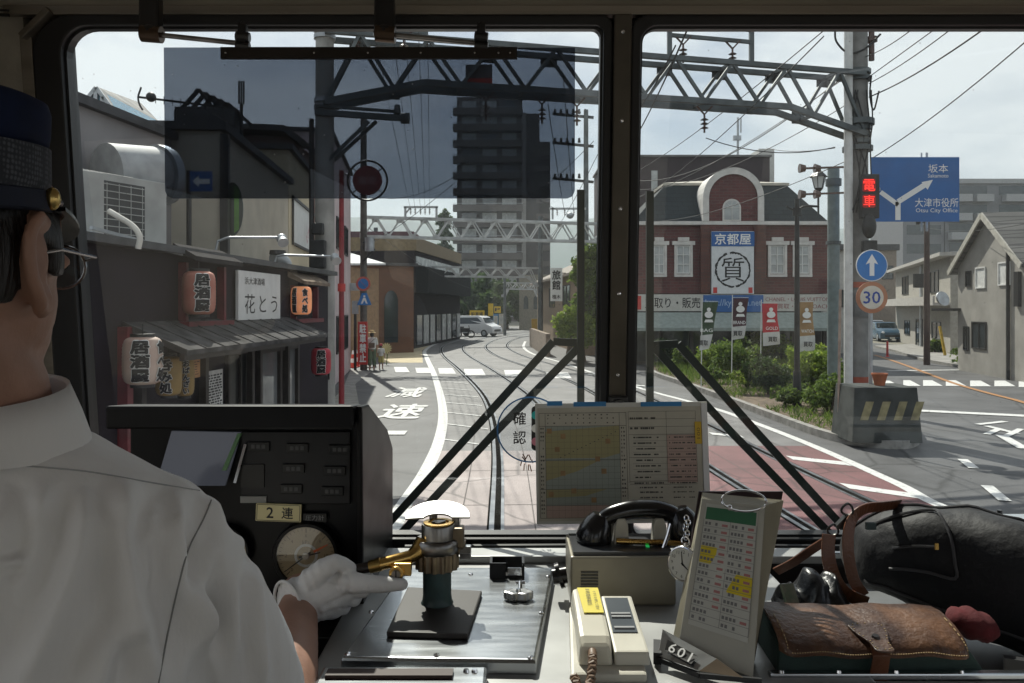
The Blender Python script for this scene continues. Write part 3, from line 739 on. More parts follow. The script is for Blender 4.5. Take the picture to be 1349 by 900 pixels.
# rain pipes and sign lamps
def lamp_arm(p, label):
    a = [at(*q) for q in p]
    t = thing('sign_lamp', label, 'lamp', a[0]); f = MB(); f.tube(a, .018, 8); f.build('arm', M_STEEL, t)
    f = MB(); e = a[-1]; f.ell(e + Vector((0, 0, -.02)), (.07, .07, .075)); f.cyl(e + Vector((.01, -.02, -.02)), e + Vector((.05, -.09, -.08)), .05, .075); f.build('lamp_head', M_STEEL, t, smooth=True)
lamp_arm([(352, 340, 11.8), (352, 322, 11.8), (362, 313, 11.9), (440, 312, 12.4), (458, 313, 12.6)][:0] or [(283, 334, 10.6), (287, 318, 10.6), (300, 313, 10.6), (371, 313, 10.9)], 'grey sign lamp on a long arm above the tavern roof')
lamp_arm([(362, 345, 12.2), (364, 338, 12.2), (372, 336, 12.2), (441, 338, 12.3)], 'grey sign lamp on a long arm reaching to the concrete pole')
t = thing('vent_cowl', 'bent grey vent pipe with black rain cap on the tavern roof', 'vent', at(366, 358, 12.3)); f = MB()
f.tube(smooth_line([tuple(at(*q)) for q in ((374, 362, 12.5), (376, 348, 12.5), (368, 341, 12.4), (360, 340, 12.3))], 6), .10, 14); f.build('pipe', M_STEEL, t, smooth=True)
f = MB(); f.cyl(at(366, 335, 12.3), at(366, 330, 12.3), .13, .12); f.build('rain_cap', M_DARKM, t)
# ---- air conditioners on the tavern roof
def aircon(c, w, d, h, rz, label):
    t = thing('outdoor_air_conditioner', label, 'air conditioner', c, rz, 'air conditioners on the tavern roof')
    M = Matrix.Translation(Vector(c)) @ Matrix.Rotation(rz, 4, 'Z')
    f = MB(); f.box((0, 0, h/2), (w, d, h)); f.v = [M @ Vector(p) for p in f.v]; f.build('casing', mat('aircon_casing', (0.40, 0.40, 0.385), rough=0.6, var=0.15, scale=3), t, bevel=.012)
    f = MB(); f.box((-w*.1, -d/2-.004, h*.5), (w*.62, .012, h*.8))
    f.v = [M @ Vector(p) for p in f.v]; gr = f.build('fan_grille', mat('aircon_coil', (0.05, 0.052, 0.055), rough=0.6, var=0.2), t)
    f = MB()
    for k in range(9): f.box((-w*.1, -d/2-.014, h*(.14+.09*k)), (w*.60, .006, .010))
    for k in range(5): f.box((-w*(.38-.14*k), -d/2-.012, h*.5), (.008, .004, h*.76))
    f.v = [M @ Vector(p) for p in f.v]; f.build('bars', mat('aircon_bars', (0.42, 0.42, 0.40), rough=0.5), gr)
    return t
aircon((-4.55, 7.75, 3.24), .95, .45, .72, R(62), 'white outdoor air conditioner with barred grille, nearest the window frame')
aircon((-4.70, 9.35, 3.24), 1.15, .50, .88, R(66), 'larger white outdoor air conditioner in front of the silver duct')
t = thing('round_duct', 'big curved silver ventilation duct on the tavern roof behind the air conditioners', 'duct', (-5.0, 10.2, 3.24)); f = MB()
f.cyl(at(140, 228, 9.6), at(222, 232, 10.3), .36, .36, 28); f.build('barrel', mat('duct_metal', (0.36, 0.37, 0.38), rough=0.7, metal=0.15, var=0.15), t, smooth=True)
f = MB(); f.cyl(at(205, 231, 10.1), at(214, 231.5, 10.2), .385, .385, 28); f.build('flange', M_STEEL, t, smooth=True)
b = MB(); b.tube(smooth_line([tuple(at(*q)) for q in ((143, 278, 7.2), (155, 285, 7.2), (175, 298, 7.2), (184, 312, 7.2), (182, 328, 7.2))], 6), .026, 10)
b.build('insulated_hose', mat('hose_foam', (0.62, 0.60, 0.55), rough=0.8), label='curled off-white insulated hose hanging from the nearer air conditioner', cat='hose', smooth=True)
# cable tray along the roof edge
b = MB(); b.bar(at(120, 300, 7.0), at(240, 332, 8.4), .03, .03); b.bar(at(120, 306, 7.0), at(240, 336, 8.4), .02, .02)
b.build('roof_pipe', M_STEEL, label='thin grey pipe running along the tavern roof edge under the air conditioners', cat='pipe')

# ---------------------------------------------------------------- grey block behind, beige shop, cream building
def block(name, label, cat, a, bb, depth, z1, wm, roofm=None, par=.10, zr=.12):
    W = Wall(a, bb); t = thing(name, label, cat, W.pt(W.L/2, 0))
    body_box(W, 0, W.L, 0, z1, depth).build('wall', wm, t)
    f = MB(); W.box(f, -par, W.L+par, z1+.003, z1+zr, -depth-par, par); f.build('roof', roofm or mat('roof_dark', (0.05, 0.05, 0.055), rough=0.6, var=0.3), t)
    return W, t
Wg, tg = block('grey_block', 'plain grey rendered block rising behind the tavern air conditioners', 'building', (-5.55, 7.2), (-5.0, 11.7), 7, 5.05, mat('grey_render', (0.26, 0.245, 0.25), rough=0.85, var=0.12, scale=1.2))
M_BEI = mat('beige_render', (0.44, 0.40, 0.33), rough=0.85, var=0.12, scale=1.5)
Wb, tb = block('beige_shop', 'beige rendered shop with low dark roof edge behind the tavern', 'building', (-4.30, 11.75), (-4.72, 16.8), 1.5, 5.2, M_BEI)
f = MB(); Wb.box(f, -.06, .06, 3.0, 5.15, 0.004, .12); f.build('corner_post', M_DARKM, tb)
Wc, tc_ = block('cream_building', 'cream building with a small barred window beside the red sign pole', 'building', (-4.82, 17.2), (-5.65, 24.5), 6, 6.0, mat('cream_render', (0.55, 0.47, 0.33), rough=0.85, var=0.1, scale=1.5))
winpx(tc_, Wc, 384, 271, 416, 330, frame=M_DARKM, pane=M_SIGNW, cols=1, fw=.06)
u, z = Wc.hit(402, 300); f = MB(); letter(f, 'Love', Wc.M(u, z-.1, .075) @ Matrix.Rotation(R(40), 4, 'Z'), .7, .25, bold=.005); f.build('lettering', mat('pink_lettering', (.45, .12, .16), var=0), tc_)
Wd, td = block('pink_building', 'tall pale pink building at the left corner of the street', 'building', (-5.72, 25.0), (-6.75, 33.3), 8, 8.1, mat('pink_render', (0.60, 0.49, 0.49), rough=0.85, var=0.1, scale=1.5))
for z0, z1_ in ((1.0, 2.3), (4.6, 5.7)):
    window(td, Wd, 5.2, 6.6, z0, z1_, frame=M_DARKM); window(td, Wd, 2.0, 3.4, z0, z1_, frame=M_DARKM)
f = MB(); Wd.box(f, Wd.L-.5, Wd.L+.2, 3.3, 3.6, .004, .5); f.build('bracket_lamp', M_STEEL, td)
# sloping roof volume over the beige shop, with antenna frames
t = thing('gable_house', 'dark roofed house with brown gable wall seen over the beige shop', 'house', (-6.0, 20, 0))
d = 19.5; P = [at(278, 182, d), at(330, 170, d), at(384, 172, d), at(418, 196, d)]
f = MB(); base = [Vector((p.x, p.y, 0)) for p in (P[0], P[3])]
pts = [(fx(282, d), fz(186, d)), (fx(332, d), fz(178, d)), (fx(378, d), fz(180, d)), (fx(394, d), fz(192, d)), (fx(394, d), 0), (fx(282, d), 0)]
MX = plane((0, d, 0), (1, 0, 0), (0, 0, 1)); f.prism(pts, MX, (-1.6, 0)); f.build('wall', mat('brown_render', (0.20, 0.13, 0.115), rough=0.85, var=0.15), t)
f = MB(); top = [(fx(274, d), fz(186, d)), (fx(331, d), fz(176, d)), (fx(380, d), fz(178, d)), (fx(402, d), fz(195, d))]
for i in range(3):
    (xa, za), (xb, zb) = top[i], top[i+1]; f.bar((xa, d+.7, za+.09), (xb, d+.7, zb+.09), 2.2, .14)
f.build('roof', mat('roof_dark', (0.05, 0.05, 0.055)), t)
# glazed gable far left
t = thing('glazed_gable_roof', 'pale tiled roof with a blue glazed gable rising over the grey block', 'house', at(150, 240, 26)); d = 26
f = MB(); MX = plane((0, d, 0), (1, 0, 0), (0, 0, 1))
f.prism([(fx(107, d), fz(141, d)), (fx(127, d), fz(117, d)), (fx(149, d), fz(146, d)), (fx(149, d), 0), (fx(107, d), 0)], MX, (-5, 0)); gw = f.build('wall', mat('gable_blue_glass', (0.06, 0.22, 0.33), rough=0.15, spec=0.8, var=0.2), t)
f = MB()
for pp in (((105, 143), (127, 115.5)), ((127, 115.5), (151, 148)), ((126.5, 120), (126.5, 150)), ((119, 128), (119, 150)), ((135, 128), (135, 150))):
    f.bar(at(*pp[0], d-.06), at(*pp[1], d-.06), .09, .12)
f.build('gable_frame', M_STEEL, t)
f = MB(); a, c_, dd, e = at(127, 114, d-.1), at(150, 147, d-.1), at(208, 159, d+7), at(186, 136, d+7)
f.quad(a, c_, dd, e); f.quad(*(p - Vector((0, 0, .12)) for p in (a, c_, dd, e))); f.build('roof', brick_mat('pale_roof_tiles', (0.36, 0.35, 0.33), (0.30, 0.29, 0.28), (0.18, 0.18, 0.18), 1, .4, .3, .7, .03, .6, 'XZ'), t)
# antennas
b = MB(); b.bar(at(183, 128, 13), at(307, 143, 13.5), .03, .03); b.bar(at(231, 145, 13.3), at(231, 270, 13.3), .03, .03)
b.tube(smooth_line([tuple(at(*q)) for q in ((186, 115, 13), (182, 128, 13), (184, 138, 13), (188, 145, 13))], 4), .015, 6); b.ell(at(199, 128, 13), .08)
for k in range(9): x = 205 + k*11; b.bar(at(x, 126+k*1.4, 13.1), at(x, 136+k*1.4, 13.2), .012, .012)
b.build('yagi_antenna', M_DARKM, label='long thin television antenna above the grey block', cat='antenna')
t = thing('roof_pergola', 'row of black triangular roof frames above the dark roof', 'roof frame', at(280, 160, 17))
for k in range(5):
    f = MB(); x = 262 + k*9.5; y = 118 + k*4.5; f.bar(at(x, y, 17-k*.0), at(x-24, y+27, 17), .07, .07); f.bar(at(x, y, 17), at(x+22+4*k*.5, y+28, 17), .07, .07); f.build('frame', M_DARKM, t)
f = MB(); f.box(at(275, 166, 17), (1.25, .5, .7)); f.build('plinth', mat('roof_dark', (0.05, 0.05, 0.055)), t)
b = MB(); p = at(318, 107, 17); q = at(318, 196, 17)
for dx in (-.05, 0, .05): b.cyl(p + Vector((dx, 0, 0)), at(318, 137, 17) + Vector((dx, 0, 0)), .02)
b.cyl(at(318, 137, 17), q, .035); b.build('roof_mast', M_DARKM, label='slim black triple mast on the dark roof', cat='mast')
t = thing('oval_sign', 'dark oval hanging sign with a green band on the beige shop wall', 'sign', at(307, 310, 12.0))
f = MB(); f.prism(disc(.40, 28, .15), plane(at(307, 276, 12.0), (1, .25, 0), (0, 0, 1)), (0, .05)); f.build('panel', mat('oval_dark', (0.035, 0.04, 0.035), rough=0.35), t)
f = MB(); f.prism([(.02, -.36), (.09, -.3), (.09, .3), (.02, .36)], plane(at(307, 276, 12.0), (1, .25, 0), (0, 0, 1)), (0.0505, .056)); f.build('green_band', mat('oval_green', (0.10, 0.22, 0.05), var=.2), t)
t = thing('one_way_sign', 'small blue sign with a white left arrow over the tavern roof', 'sign', at(265, 300, 12))
f = MB(); f.box(at(265, 239, 11.2), (.31, .02, .28)); f.build('panel', M_BLUE, t)
f = MB(); MX = plane(at(265, 239, 11.185), (1, 0, 0), (0, 0, 1)); f.prism([(-.12, 0), (-.03, .085), (-.03, .035), (.12, .035), (.12, -.035), (-.03, -.035), (-.03, -.085)], MX, (.0, .003)); f.build('arrow', M_WLET, t)
f = MB(); f.cyl(at(249, 225, 11.22), at(249, 340, 11.22), .035); f.build('post', M_DARKM, t)
# ================================================================== overhead gantries, poles, wires
def gantry(name, label, A, B, ztop, zflat, zend, panels, steel, gap=.5, cs=.09, haunch=.16, group='overhead line gantries'):
    """portal between A and B (x,y): two lattice faces with a haunched lower chord"""
    A = Vector((*A, 0)); B = Vector((*B, 0)); t = thing(name, label, 'gantry', (A+B)/2 + Vector((0, 0, zend)), 0, group)
    L = (B-A).length; x = (B-A)/L; n = Vector((x.y, -x.x, 0))
    def lowz(s):
        if s < haunch: return zend + (zflat-zend)*s/haunch
        if s > 1-haunch: return zend + (zflat-zend)*(1-s)/haunch
        return zflat
    for q in (-gap/2, gap/2):
        o = n*q
        f = MB(); f.bar(A + o + Vector((0,0,ztop)), B + o + Vector((0,0,ztop)), cs, cs); f.build('top_chord', steel, t)
        f = MB(); ss = [0, haunch, 1-haunch, 1]
        for i in range(3): f.bar(A + x*L*ss[i] + o + Vector((0,0,lowz(ss[i]))), A + x*L*ss[i+1] + o + Vector((0,0,lowz(ss[i+1]))), cs, cs*1.15)
        f.build('bottom_chord', steel, t)
        for k in range(panels):
            s0, s1, s2 = k/panels, (k+.5)/panels, (k+1)/panels
            pa = A + x*L*s0 + o + Vector((0,0,lowz(s0))); pb = A + x*L*s1 + o + Vector((0,0,ztop)); pc = A + x*L*s2 + o + Vector((0,0,lowz(s2)))
            f = MB(); f.bar(pa, pb, cs*.6, cs*.6); f.build('brace', steel, t)
            f = MB(); f.bar(pb, pc, cs*.6, cs*.6); f.build('brace', steel, t)
            if q < 0:
                f = MB(); w = cs*1.7
                f.box(pb + n*(-cs*.52) - Vector((0,0,w*.4)), (w*2, .016, w*1.5), math.atan2(x.y, x.x)); f.build('gusset', steel, t)
                f = MB(); f.box(pa + n*(-cs*.52) + Vector((0,0,w*.4)), (w*1.8, .016, w*1.5), math.atan2(x.y, x.x)); f.build('gusset', steel, t)
    f = MB()
    for k in range(panels+1):
        s = k/panels; p = A + x*L*s
        f.bar(p + n*gap/2 + Vector((0,0,lowz(s))), p - n*gap/2 + Vector((0,0,lowz(s))), cs*.6, cs*.6)
        if k < panels: p = A + x*L*(k+.5)/panels; f.bar(p + n*gap/2 + Vector((0,0,ztop)), p - n*gap/2 + Vector((0,0,ztop)), cs*.6, cs*.6)
    f.build('cross_ties', steel, t)
    return t, A, x, L
def insulator(f, p, h=.3, r=.07):
    for k in range(3): f.cyl(p - Vector((0,0,h*(.25+.25*k))), p - Vector((0,0,h*(.33+.25*k))), r*.5, r, 12)
    f.cyl(p, p - Vector((0,0,h*1.1)), r*.25, r*.25, 8)

GA, GB = (-3.41, 14.5), (7.42, 17.1)
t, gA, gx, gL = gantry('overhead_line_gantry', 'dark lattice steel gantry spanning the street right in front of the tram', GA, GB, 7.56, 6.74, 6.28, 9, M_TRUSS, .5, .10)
nq = Vector((gx.y, -gx.x, 0))
def gpt(px, z, off=0.0):
    a = gA + nq*off; rx = (px-674.5)/F
    k = (a.x - a.y*rx)/(gx.y*rx - gx.x); p = a + gx*k; return Vector((p.x, p.y, z))
# frames standing on the gantry, and hanging insulators (parts of it)
for px0, px1, zt in ((882, 990, 8.35), (425, 560, 8.0)):
    f = MB(); a, c = gpt(px0, 7.6), gpt(px1, 7.6)
    for p in (a, c): f.bar(p, Vector((p.x, p.y, zt+.1)), .09, .09)
    f.bar(Vector((a.x, a.y, zt)), Vector((c.x, c.y, zt)), .07, .07); f.bar(Vector((a.x, a.y, zt-.25)), Vector((c.x, c.y, zt-.25)), .07, .07)
    f.build('insulator_frame', M_TRUSS, t)
for px, zz in ((928, 6.66), (714, 6.66), (900, 8.05), (965, 8.05), (470, 7.7), (532, 7.7), (640, 6.66), (760, 6.66)):
    p = gpt(px, zz); f = MB(); f.bar(p + Vector((-.16, 0, .05)), p - Vector((0,0,.12)), .03, .03); f.bar(p + Vector((.16, 0, .05)), p - Vector((0,0,.12)), .03, .03)
    insulator(f, p - Vector((0,0,.12)), .34, .085); f.build('insulator', M_INS, t, smooth=True)
f = MB(); p = gpt(631, 7.12, -.32)
f.box(p, (.52, .04, .40)); pl = f.build('marker_plate', mat('plate_grey', (0.12, 0.12, 0.13)), t)
f = MB(); f.box(p + Vector((0, -.022, -.14)), (.52, .01, .14)); f.build('red_band', M_REDS, pl)
f = MB(); 
for px, y in ((428, 152), (440, 156), (455, 153)): pass
a, c = at(415, 148, 14.3), at(532, 156, 14.45); f.bar(a, c, .10, .10); f.bar(a + Vector((0,0,.12)), c + Vector((-.1,0,.12)), .05, .05)
f.cyl(c - Vector((.05,0,0)), c + Vector((.10,0,0)), .10, .10, 16); f.cyl(c + Vector((-.12,0,.08)), c + Vector((-.12,0,.24)), .07, .05, 12); f.build('bracket_arm', M_TRUSS, t)
f = MB(); f.bar(at(432, 212, 14.4), at(486, 160, 14.4), .06, .06); f.bar(at(440, 212, 14.7), at(496, 160, 14.7), .06, .06); f.build('strut', M_TRUSS, t)

def pole(name, label, x, y, z, r0, r1, m, group=None, parts=None, cat='pole'):
    t = thing(name, label, cat, (x, y, 0), 0, group)
    f = MB(); f.cyl((x, y, 0), (x, y, z), r0, r1, 24); f.build('shaft', m, t, smooth=True)
    if parts: parts(t)
    return t
def lp(t):
    f = MB()
    for z in (6.2, 6.32, 7.48, 7.6): f.cyl((GA[0], GA[1], z), (GA[0], GA[1], z+.07), .195, .195, 24)
    f.build('clamp_band', M_STEEL, t)
    f = MB(); f.box((GA[0]-.05, GA[1]-.27, 3.55), (.26, .16, .5)); f.box((GA[0]-.05, GA[1]-.30, 4.0), (.2, .14, .2)); f.build('junction_box', M_DARKM, t, bevel=.02)
    f = MB(); f.tube([(GA[0]-.21, GA[1]-.12, .1), (GA[0]-.21, GA[1]-.12, 6.0)], .045, 8); f.build('cable_duct', M_DARKM, t)
    f = MB(); M_ = plane((GA[0]+.0, GA[1]-.185, 1.55), (1, 0, 0), (0, 0, 1)); f.box((GA[0]+.05, GA[1]-.182, 1.5), (.16, .012, .4)); f.build('number_plate', M_DARKM, t)
pole('concrete_pole', 'pale concrete line pole at the tavern corner carrying the near gantry', GA[0], GA[1], 9.5, .19, .155, M_CPOLE, parts=lp)
def rp_(t):
    X, Y = GB
    f = MB()
    for z in (6.1, 6.25, 6.4, 7.45, 7.6): f.cyl((X, Y, z), (X, Y, z+.09), .27, .27, 24)
    f.cyl((X, Y, 6.5), (X, Y, 6.62), .34, .34, 24); f.cyl((X, Y, 5.95), (X, Y, 6.05), .31, .31, 24); f.build('clamp_band', M_TRUSS, t)
    f = MB(); f.cyl((X-.28, Y-.2, 0.1), (X-.28, Y-.2, 9.2), .09, .09, 16); f.build('conduit', mat('conduit_white', (0.62, 0.63, 0.62), rough=0.45, var=.1), t, smooth=True)
    f = MB(); f.cyl((X, Y, 2.4), (X, Y, 3.0), .245, .245, 24); f.build('grey_wrap', mat('wrap_grey', (0.15, 0.155, 0.155), rough=.7), t, smooth=True)
    for z in (3.02, 1.0):
        f = MB(); f.cyl((X, Y, z), (X, Y, z+.12), .25, .25, 24); f.build('red_band', mat('band_red', (0.30, 0.07, 0.04), rough=.6), t, smooth=True)
    f = MB()
    for k, z in enumerate((5.6, 5.05)):
        a = Vector((X-.2, Y-.1, z)); c = a + Vector((-1.0, -.1, -.05)); f.bar(a, c, .04, .04); f.cyl(c, c + Vector((-.12, 0, 0)), .07, .1, 12); f.cyl(c + Vector((.2, 0, 0)), c + Vector((.32, 0, 0)), .1, .06, 12)
    f.build('side_insulator', M_INS, t, smooth=True)
    f = MB()
    for k in range(5):
        random.seed(k+3); pts = [(X + random.uniform(-.3, .3), Y-.26, z) for z in (7.2, 6.4, 5.4, 4.6)]
        f.tube(smooth_line(pts, 5), .014, 6)
    f.tube(smooth_line([tuple(at(*q)) for q in ((1100, 38, 16.9), (1102, 55, 16.9), (1118, 70, 16.9), (1140, 64, 16.9), (1160, 45, 16.9))], 6), .022, 8)
    f.tube(smooth_line([tuple(at(*q)) for q in ((1148, 100, 16.9), (1146, 125, 16.9), (1151, 145, 16.9), (1158, 120, 16.9))], 6), .018, 8)
    f.build('loose_cables', M_WIRE, t)
    f = MB(); f.cyl((X+.3, Y, 7.9), (X+.3, Y, 8.6), .06, .06); f.cyl((X+.3, Y, 8.3), (X+.3, Y, 8.4), .12, .12); f.build('post_insulator', M_INS, t)
pole('concrete_pole', 'thick concrete pole behind the striped block carrying the red tram signal', GB[0], GB[1], 9.6, .235, .20, mat('pole_concrete_dark', (0.20, 0.20, 0.195), rough=0.85, var=0.25, scale=3), parts=rp_)
# red sign pole on the left
def rsp(t):
    c = at(484, 238, 14.9)
    f = MB(); f.cyl(c + Vector((0, -.012, 0)), c + Vector((0, .012, 0)), .275, .275, 36); ds = f.build('disc', mat('disc_red', (0.20, 0.03, 0.04), rough=.5), t)
    f = MB(); letter(f, '電車', plane(c + Vector((0, -.016, 0)), (1, 0, 0), (0, 0, 1)), .34, .16); f.build('lettering', mat('disc_letter', (.42, .25, .26), var=0), ds)
    f = MB(); f.tube([c + Vector((.37*math.cos(a), 0, .37*math.sin(a))) for a in [k*math.pi/20 for k in range(40)]], .02, 8, closed=True)
    for a in (40, 140, 220, 320): f.bar(c + Vector((.27*math.cos(R(a)), 0, .27*math.sin(R(a)))), c + Vector((.37*math.cos(R(a)), 0, .37*math.sin(R(a)))), .02, .02)
    f.bar(at(455, 229, 15.1), c + Vector((-.36, 0, .1)), .03, .03); f.build('ring', M_DARKM, t)
    f = MB(); p = at(450, 236, 15.15); f.cyl((p.x, p.y, 2.9), (p.x, p.y, 3.05), .075, .075); f.build('joint', M_REDS, t)
p = at(450, 240, 15.15)
pole('sign_pole', 'thin red pole with a round ringed sign near the tavern corner', p.x, p.y, 5.2, .055, .045, mat('pole_red', (0.24, 0.02, 0.03), rough=.45, var=.15), parts=rsp, cat='sign pole')

# --- far gantries
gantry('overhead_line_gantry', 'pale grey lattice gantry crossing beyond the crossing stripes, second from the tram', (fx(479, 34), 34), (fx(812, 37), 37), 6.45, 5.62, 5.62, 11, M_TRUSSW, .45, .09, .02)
t3 = thing('gantry_headframe', 'pale steel head frame with five insulators standing on the second gantry', 'frame', at(553, 284, 34.3))
f = MB(); f.bar(at(534, 287, 34.3), at(534, 273, 34.3), .09, .09); f.bar(at(575, 287, 34.3), at(575, 273, 34.3), .09, .09); f.bar(at(532, 273, 34.3), at(577, 273, 34.3), .09, .09); f.bar(at(534, 282, 34.3), at(541, 273, 34.3), .06, .06); f.build('frame', M_TRUSSW, t3)
for x in (541, 547, 554, 560, 566):
    f = MB(); insulator(f, at(x, 273.5, 34.3), .28, .06); f.build('insulator', M_INS, t3)
t3 = thing('gantry_headframe', 'pale steel head frame on the second gantry by the wiper', 'frame', at(748, 284, 36.3))
f = MB(); f.bar(at(728, 289, 36.3), at(728, 274, 36.3), .09, .09); f.bar(at(768, 289, 36.3), at(768, 274, 36.3), .09, .09); f.bar(at(724, 275, 36.3), at(772, 275, 36.3), .09, .09); f.build('frame', M_TRUSSW, t3)
for x in (734, 744, 756):
    f = MB(); insulator(f, at(x, 275.5, 36.3), .28, .06); f.build('insulator', M_INS, t3)
f = MB(); f.ell(at(751, 284, 36), (.17, .17, .15)); f.build('speaker_dome', M_STEEL, t3, smooth=True)
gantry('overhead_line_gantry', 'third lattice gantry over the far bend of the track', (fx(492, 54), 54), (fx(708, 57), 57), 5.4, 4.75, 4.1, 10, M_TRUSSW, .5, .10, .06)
gantry('overhead_line_gantry', 'farthest small lattice gantry near the dark trees', (fx(664, 74), 74), (fx(709, 76), 76), 4.9, 4.3, 3.6, 4, M_TRUSSW, .4, .10, .1)
for (px, y, d, r, lbl, m) in ((479, 150, 33.2, .15, 'dark utility pole with the round no parking sign', mat('pole_dark', (0.10, 0.09, 0.08), rough=.8, var=.25)), (495, 300, 53, .16, 'slim grey pole under the left end of the third gantry', M_TRUSS), (712, 285, 58, .2, 'dark pole under the right end of the third gantry', M_TRUSS), (665, 362, 73.5, .14, 'thin pole at the left end of the farthest gantry', M_TRUSS)):
    pole('utility_pole', lbl, fx(px, d), d, fz(y, d), r, r*.85, m, 'poles along the street')
X, Y = fx(772, 45), 45
def ut(t):
    for y in (152, 190, 237):
        f = MB(); f.bar(at(728, y-2, 45), at(782, y+3, 45), .14, .14)
        for k in range(6): f.cyl(at(731+k*8, y-2, 45), at(731+k*8, y-8, 45), .09, .06, 8)
        f.build('cross_arm', M_DARKM, t)
pole('utility_pole', 'tall thin utility pole with three cross arms beyond the wiper', X, Y, fz(145, 45), .17, .13, M_TRUSS, 'poles along the street', ut)
# rack of things on the left utility pole: transformer + arms
t = thing('pole_transformer', 'grey transformer drum hung on the dark utility pole', 'transformer', at(487, 325, 33))
f = MB(); f.cyl(at(487, 331, 33), at(487, 313, 33), .2, .2, 18); f.build('drum', M_STEEL, t, smooth=True); f = MB(); f.bar(at(478, 345, 33), at(494, 328, 33), .07, .07); f.bar(at(478, 320, 33), at(494, 316, 33), .06, .06); f.build('bracket', M_DARKM, t)

# --- wires: every one its own object
def wire(a, b_, label, s=.15, r=.010, group='overhead wires'):
    f = MB(); f.tube(sag(a, b_, s, 14), r, 5); return f.build('overhead_wire', M_WIRE, label=label, cat='wire', group=group)
def extend(p, q, k):  # point beyond q from p
    return p + (q - p)*k
GRP = 'contact wires running down the street'
LBL = 'thin dark contact wire running down the street between the gantries'
for (x0, y0, x1, y1) in ((541, 277, 502, 84), (547, 277, 523, 83), (554, 277, 537, 83), (560, 277, 553, 83), (566, 277, 564, 83)):
    a = at(x0, y0, 34.3); d = (a.z-EYE)*F/(405-y0); c = at(x1, y1, (a.z+.25-EYE)*F/(405-y1)); wire(extend(a, c, 1.45), a, LBL, .05, .006, GRP)
for (x0, y0, d0, x1, y1, d1, s, lbl) in (
    (734, 277, 36.3, 690, 250, 30, 0, 'thin wire dropping from the second head frame'),
    (744, 280, 36.3, 722, 138, 15.6, .12, 'contact wire from the near gantry insulator to the second gantry'),
    (756, 280, 36.3, 742, 100, 15.6, .1, 'feeder wire beside the mullion above the second gantry'),
    (690, 262, 40, 782, 186, 24, .2, 'thin wire rising right beyond the sun visor edge'),
    (720, 318, 50, 800, 178, 22, .3, 'steep thin wire beside the mullion'),
    (838, 180, 15, 905, 40, 8.0, .05, 'steep wire at the left edge of the right window'),
    (838, 150, 15, 890, 60, 10, .05, 'second steep wire in the upper left of the right window'),
    (800, 245, 36, 1088, 38, 13, .3, 'wire with small beads crossing in front of the near gantry'),
    (838, 262, 34, 1085, 48, 12, .3, 'thin wire rising across the pawnshop roof'),
    (790, 270, 38, 1128, 92, 17, .6, 'long thin wire from the concrete pole to the left'),
    (838, 238, 34, 1128, 88, 17, .7, 'thick sagging cable from the concrete pole over the pawnshop roof'),
    (838, 250, 34, 1128, 130, 17, .5, 'lower sagging cable over the pawnshop roof'),
    (1145, 110, 17, 1256, 36, 12, .05, 'dark cable from the concrete pole to the upper right'),
    (1145, 128, 17, 1302, 34, 11, .08, 'thicker dark cable from the concrete pole to the upper right'),
    (1150, 208, 17, 1420, -6, 10, .12, 'long cable from the signal to the top right corner'),
    (1140, 75, 17, 1205, 36, 13, .05, 'short cable bundle at the top of the concrete pole'),
    (1140, 105, 17, 1235, 36, 13, .0, 'pale thin cable at the top of the concrete pole'),
    (860, 292, 35.5, 1120, 210, 17, .3, 'thin cable running in front of the pawnshop dormer'),
    (1010, 195, 30, 1100, 195, 17, .1, 'short level cable left of the concrete pole'),
    (930, 182, 16, 1100, 194, 17, .2, 'level wire from the hanging insulator to the concrete pole'),
    (462, 335, 40, 600, 240, 26, .2, 'thin wire crossing below the sun visor'),
    (498, 260, 33, 600, 232, 26, .3, 'thin wire from the dark utility pole over the street'),
    (485, 300, 33, 620, 380, 60, .3, 'wire sloping down from the dark utility pole'),
    (1350, 295, 25, 1220, 300, 40, .2, 'thin service wire by the grey gable house')):
    wire(at(x0, y0, d0), at(x1, y1, d1), lbl, s, .014 if 'thick' in lbl else .010)
f = MB()
for k in range(3): f.ell(at(800 + (1088-800)*(.52+.17*k), 245 - (245-38)*(.52+.17*k) + 6, 36 - 23*(.52+.17*k)), .07, nu=10, nv=8)
# (beads read as knots on the wire)

# ================================================================== signals and signs on the right
Y = 16.55
sg = thing('tram_signal', 'black tram signal lit with two red characters on the thick concrete pole', 'signal', at(1145, 318, Y))
f = MB(); f.box(at(1145, 259, Y+.09), (.37, .16, .92)); f.build('housing', M_DARKM, sg, bevel=.02)
M_LED = mat('red_lamp', (0.6, 0.01, 0.01), var=0, emit=(1.0, 0.03, 0.02), estr=1.6)
M_LEDD = mat('red_lamp_face', (0.12, 0.004, 0.004), var=0, emit=(1.0, 0.02, 0.02), estr=0.10)
for py, ch in ((244, '電'), (265, '車')):
    c = at(1145, py, Y); f = MB(); f.prism(rrect(.27, .27, .04), plane(c, (1, 0, 0), (0, 0, 1)), (-.02, .005)); fc = f.build('lens', M_LEDD, sg)
    f = MB(); letter(f, ch, plane(c + Vector((0, -.009, 0)), (1, 0, 0), (0, 0, 1)), .24, .24, bold=.004); f.build('lit_character', M_LED, fc)
    f = MB(); f.prism(rrect(.32, .32, .05), plane(c, (1, 0, 0), (0, 0, 1)), (-.02, .001)); 
f = MB(); f.ell(at(1145, 298, Y+.02), (.15, .10, .26)); f.build('lower_housing', M_DARKM, sg, smooth=True)
f = MB(); f.box(at(1145, 325, Y+.09), (.30, .14, .26)); f.build('base_box', M_DARKM, sg, bevel=.03)
def round_sign(t, c, r, face, rim=None):
    f = MB(); f.cyl(c + Vector((0, .012, 0)), c, r, r, 40); o = f.build('disc', face, t)
    return o
X, Yp = fx(1147, 15.4), 15.4
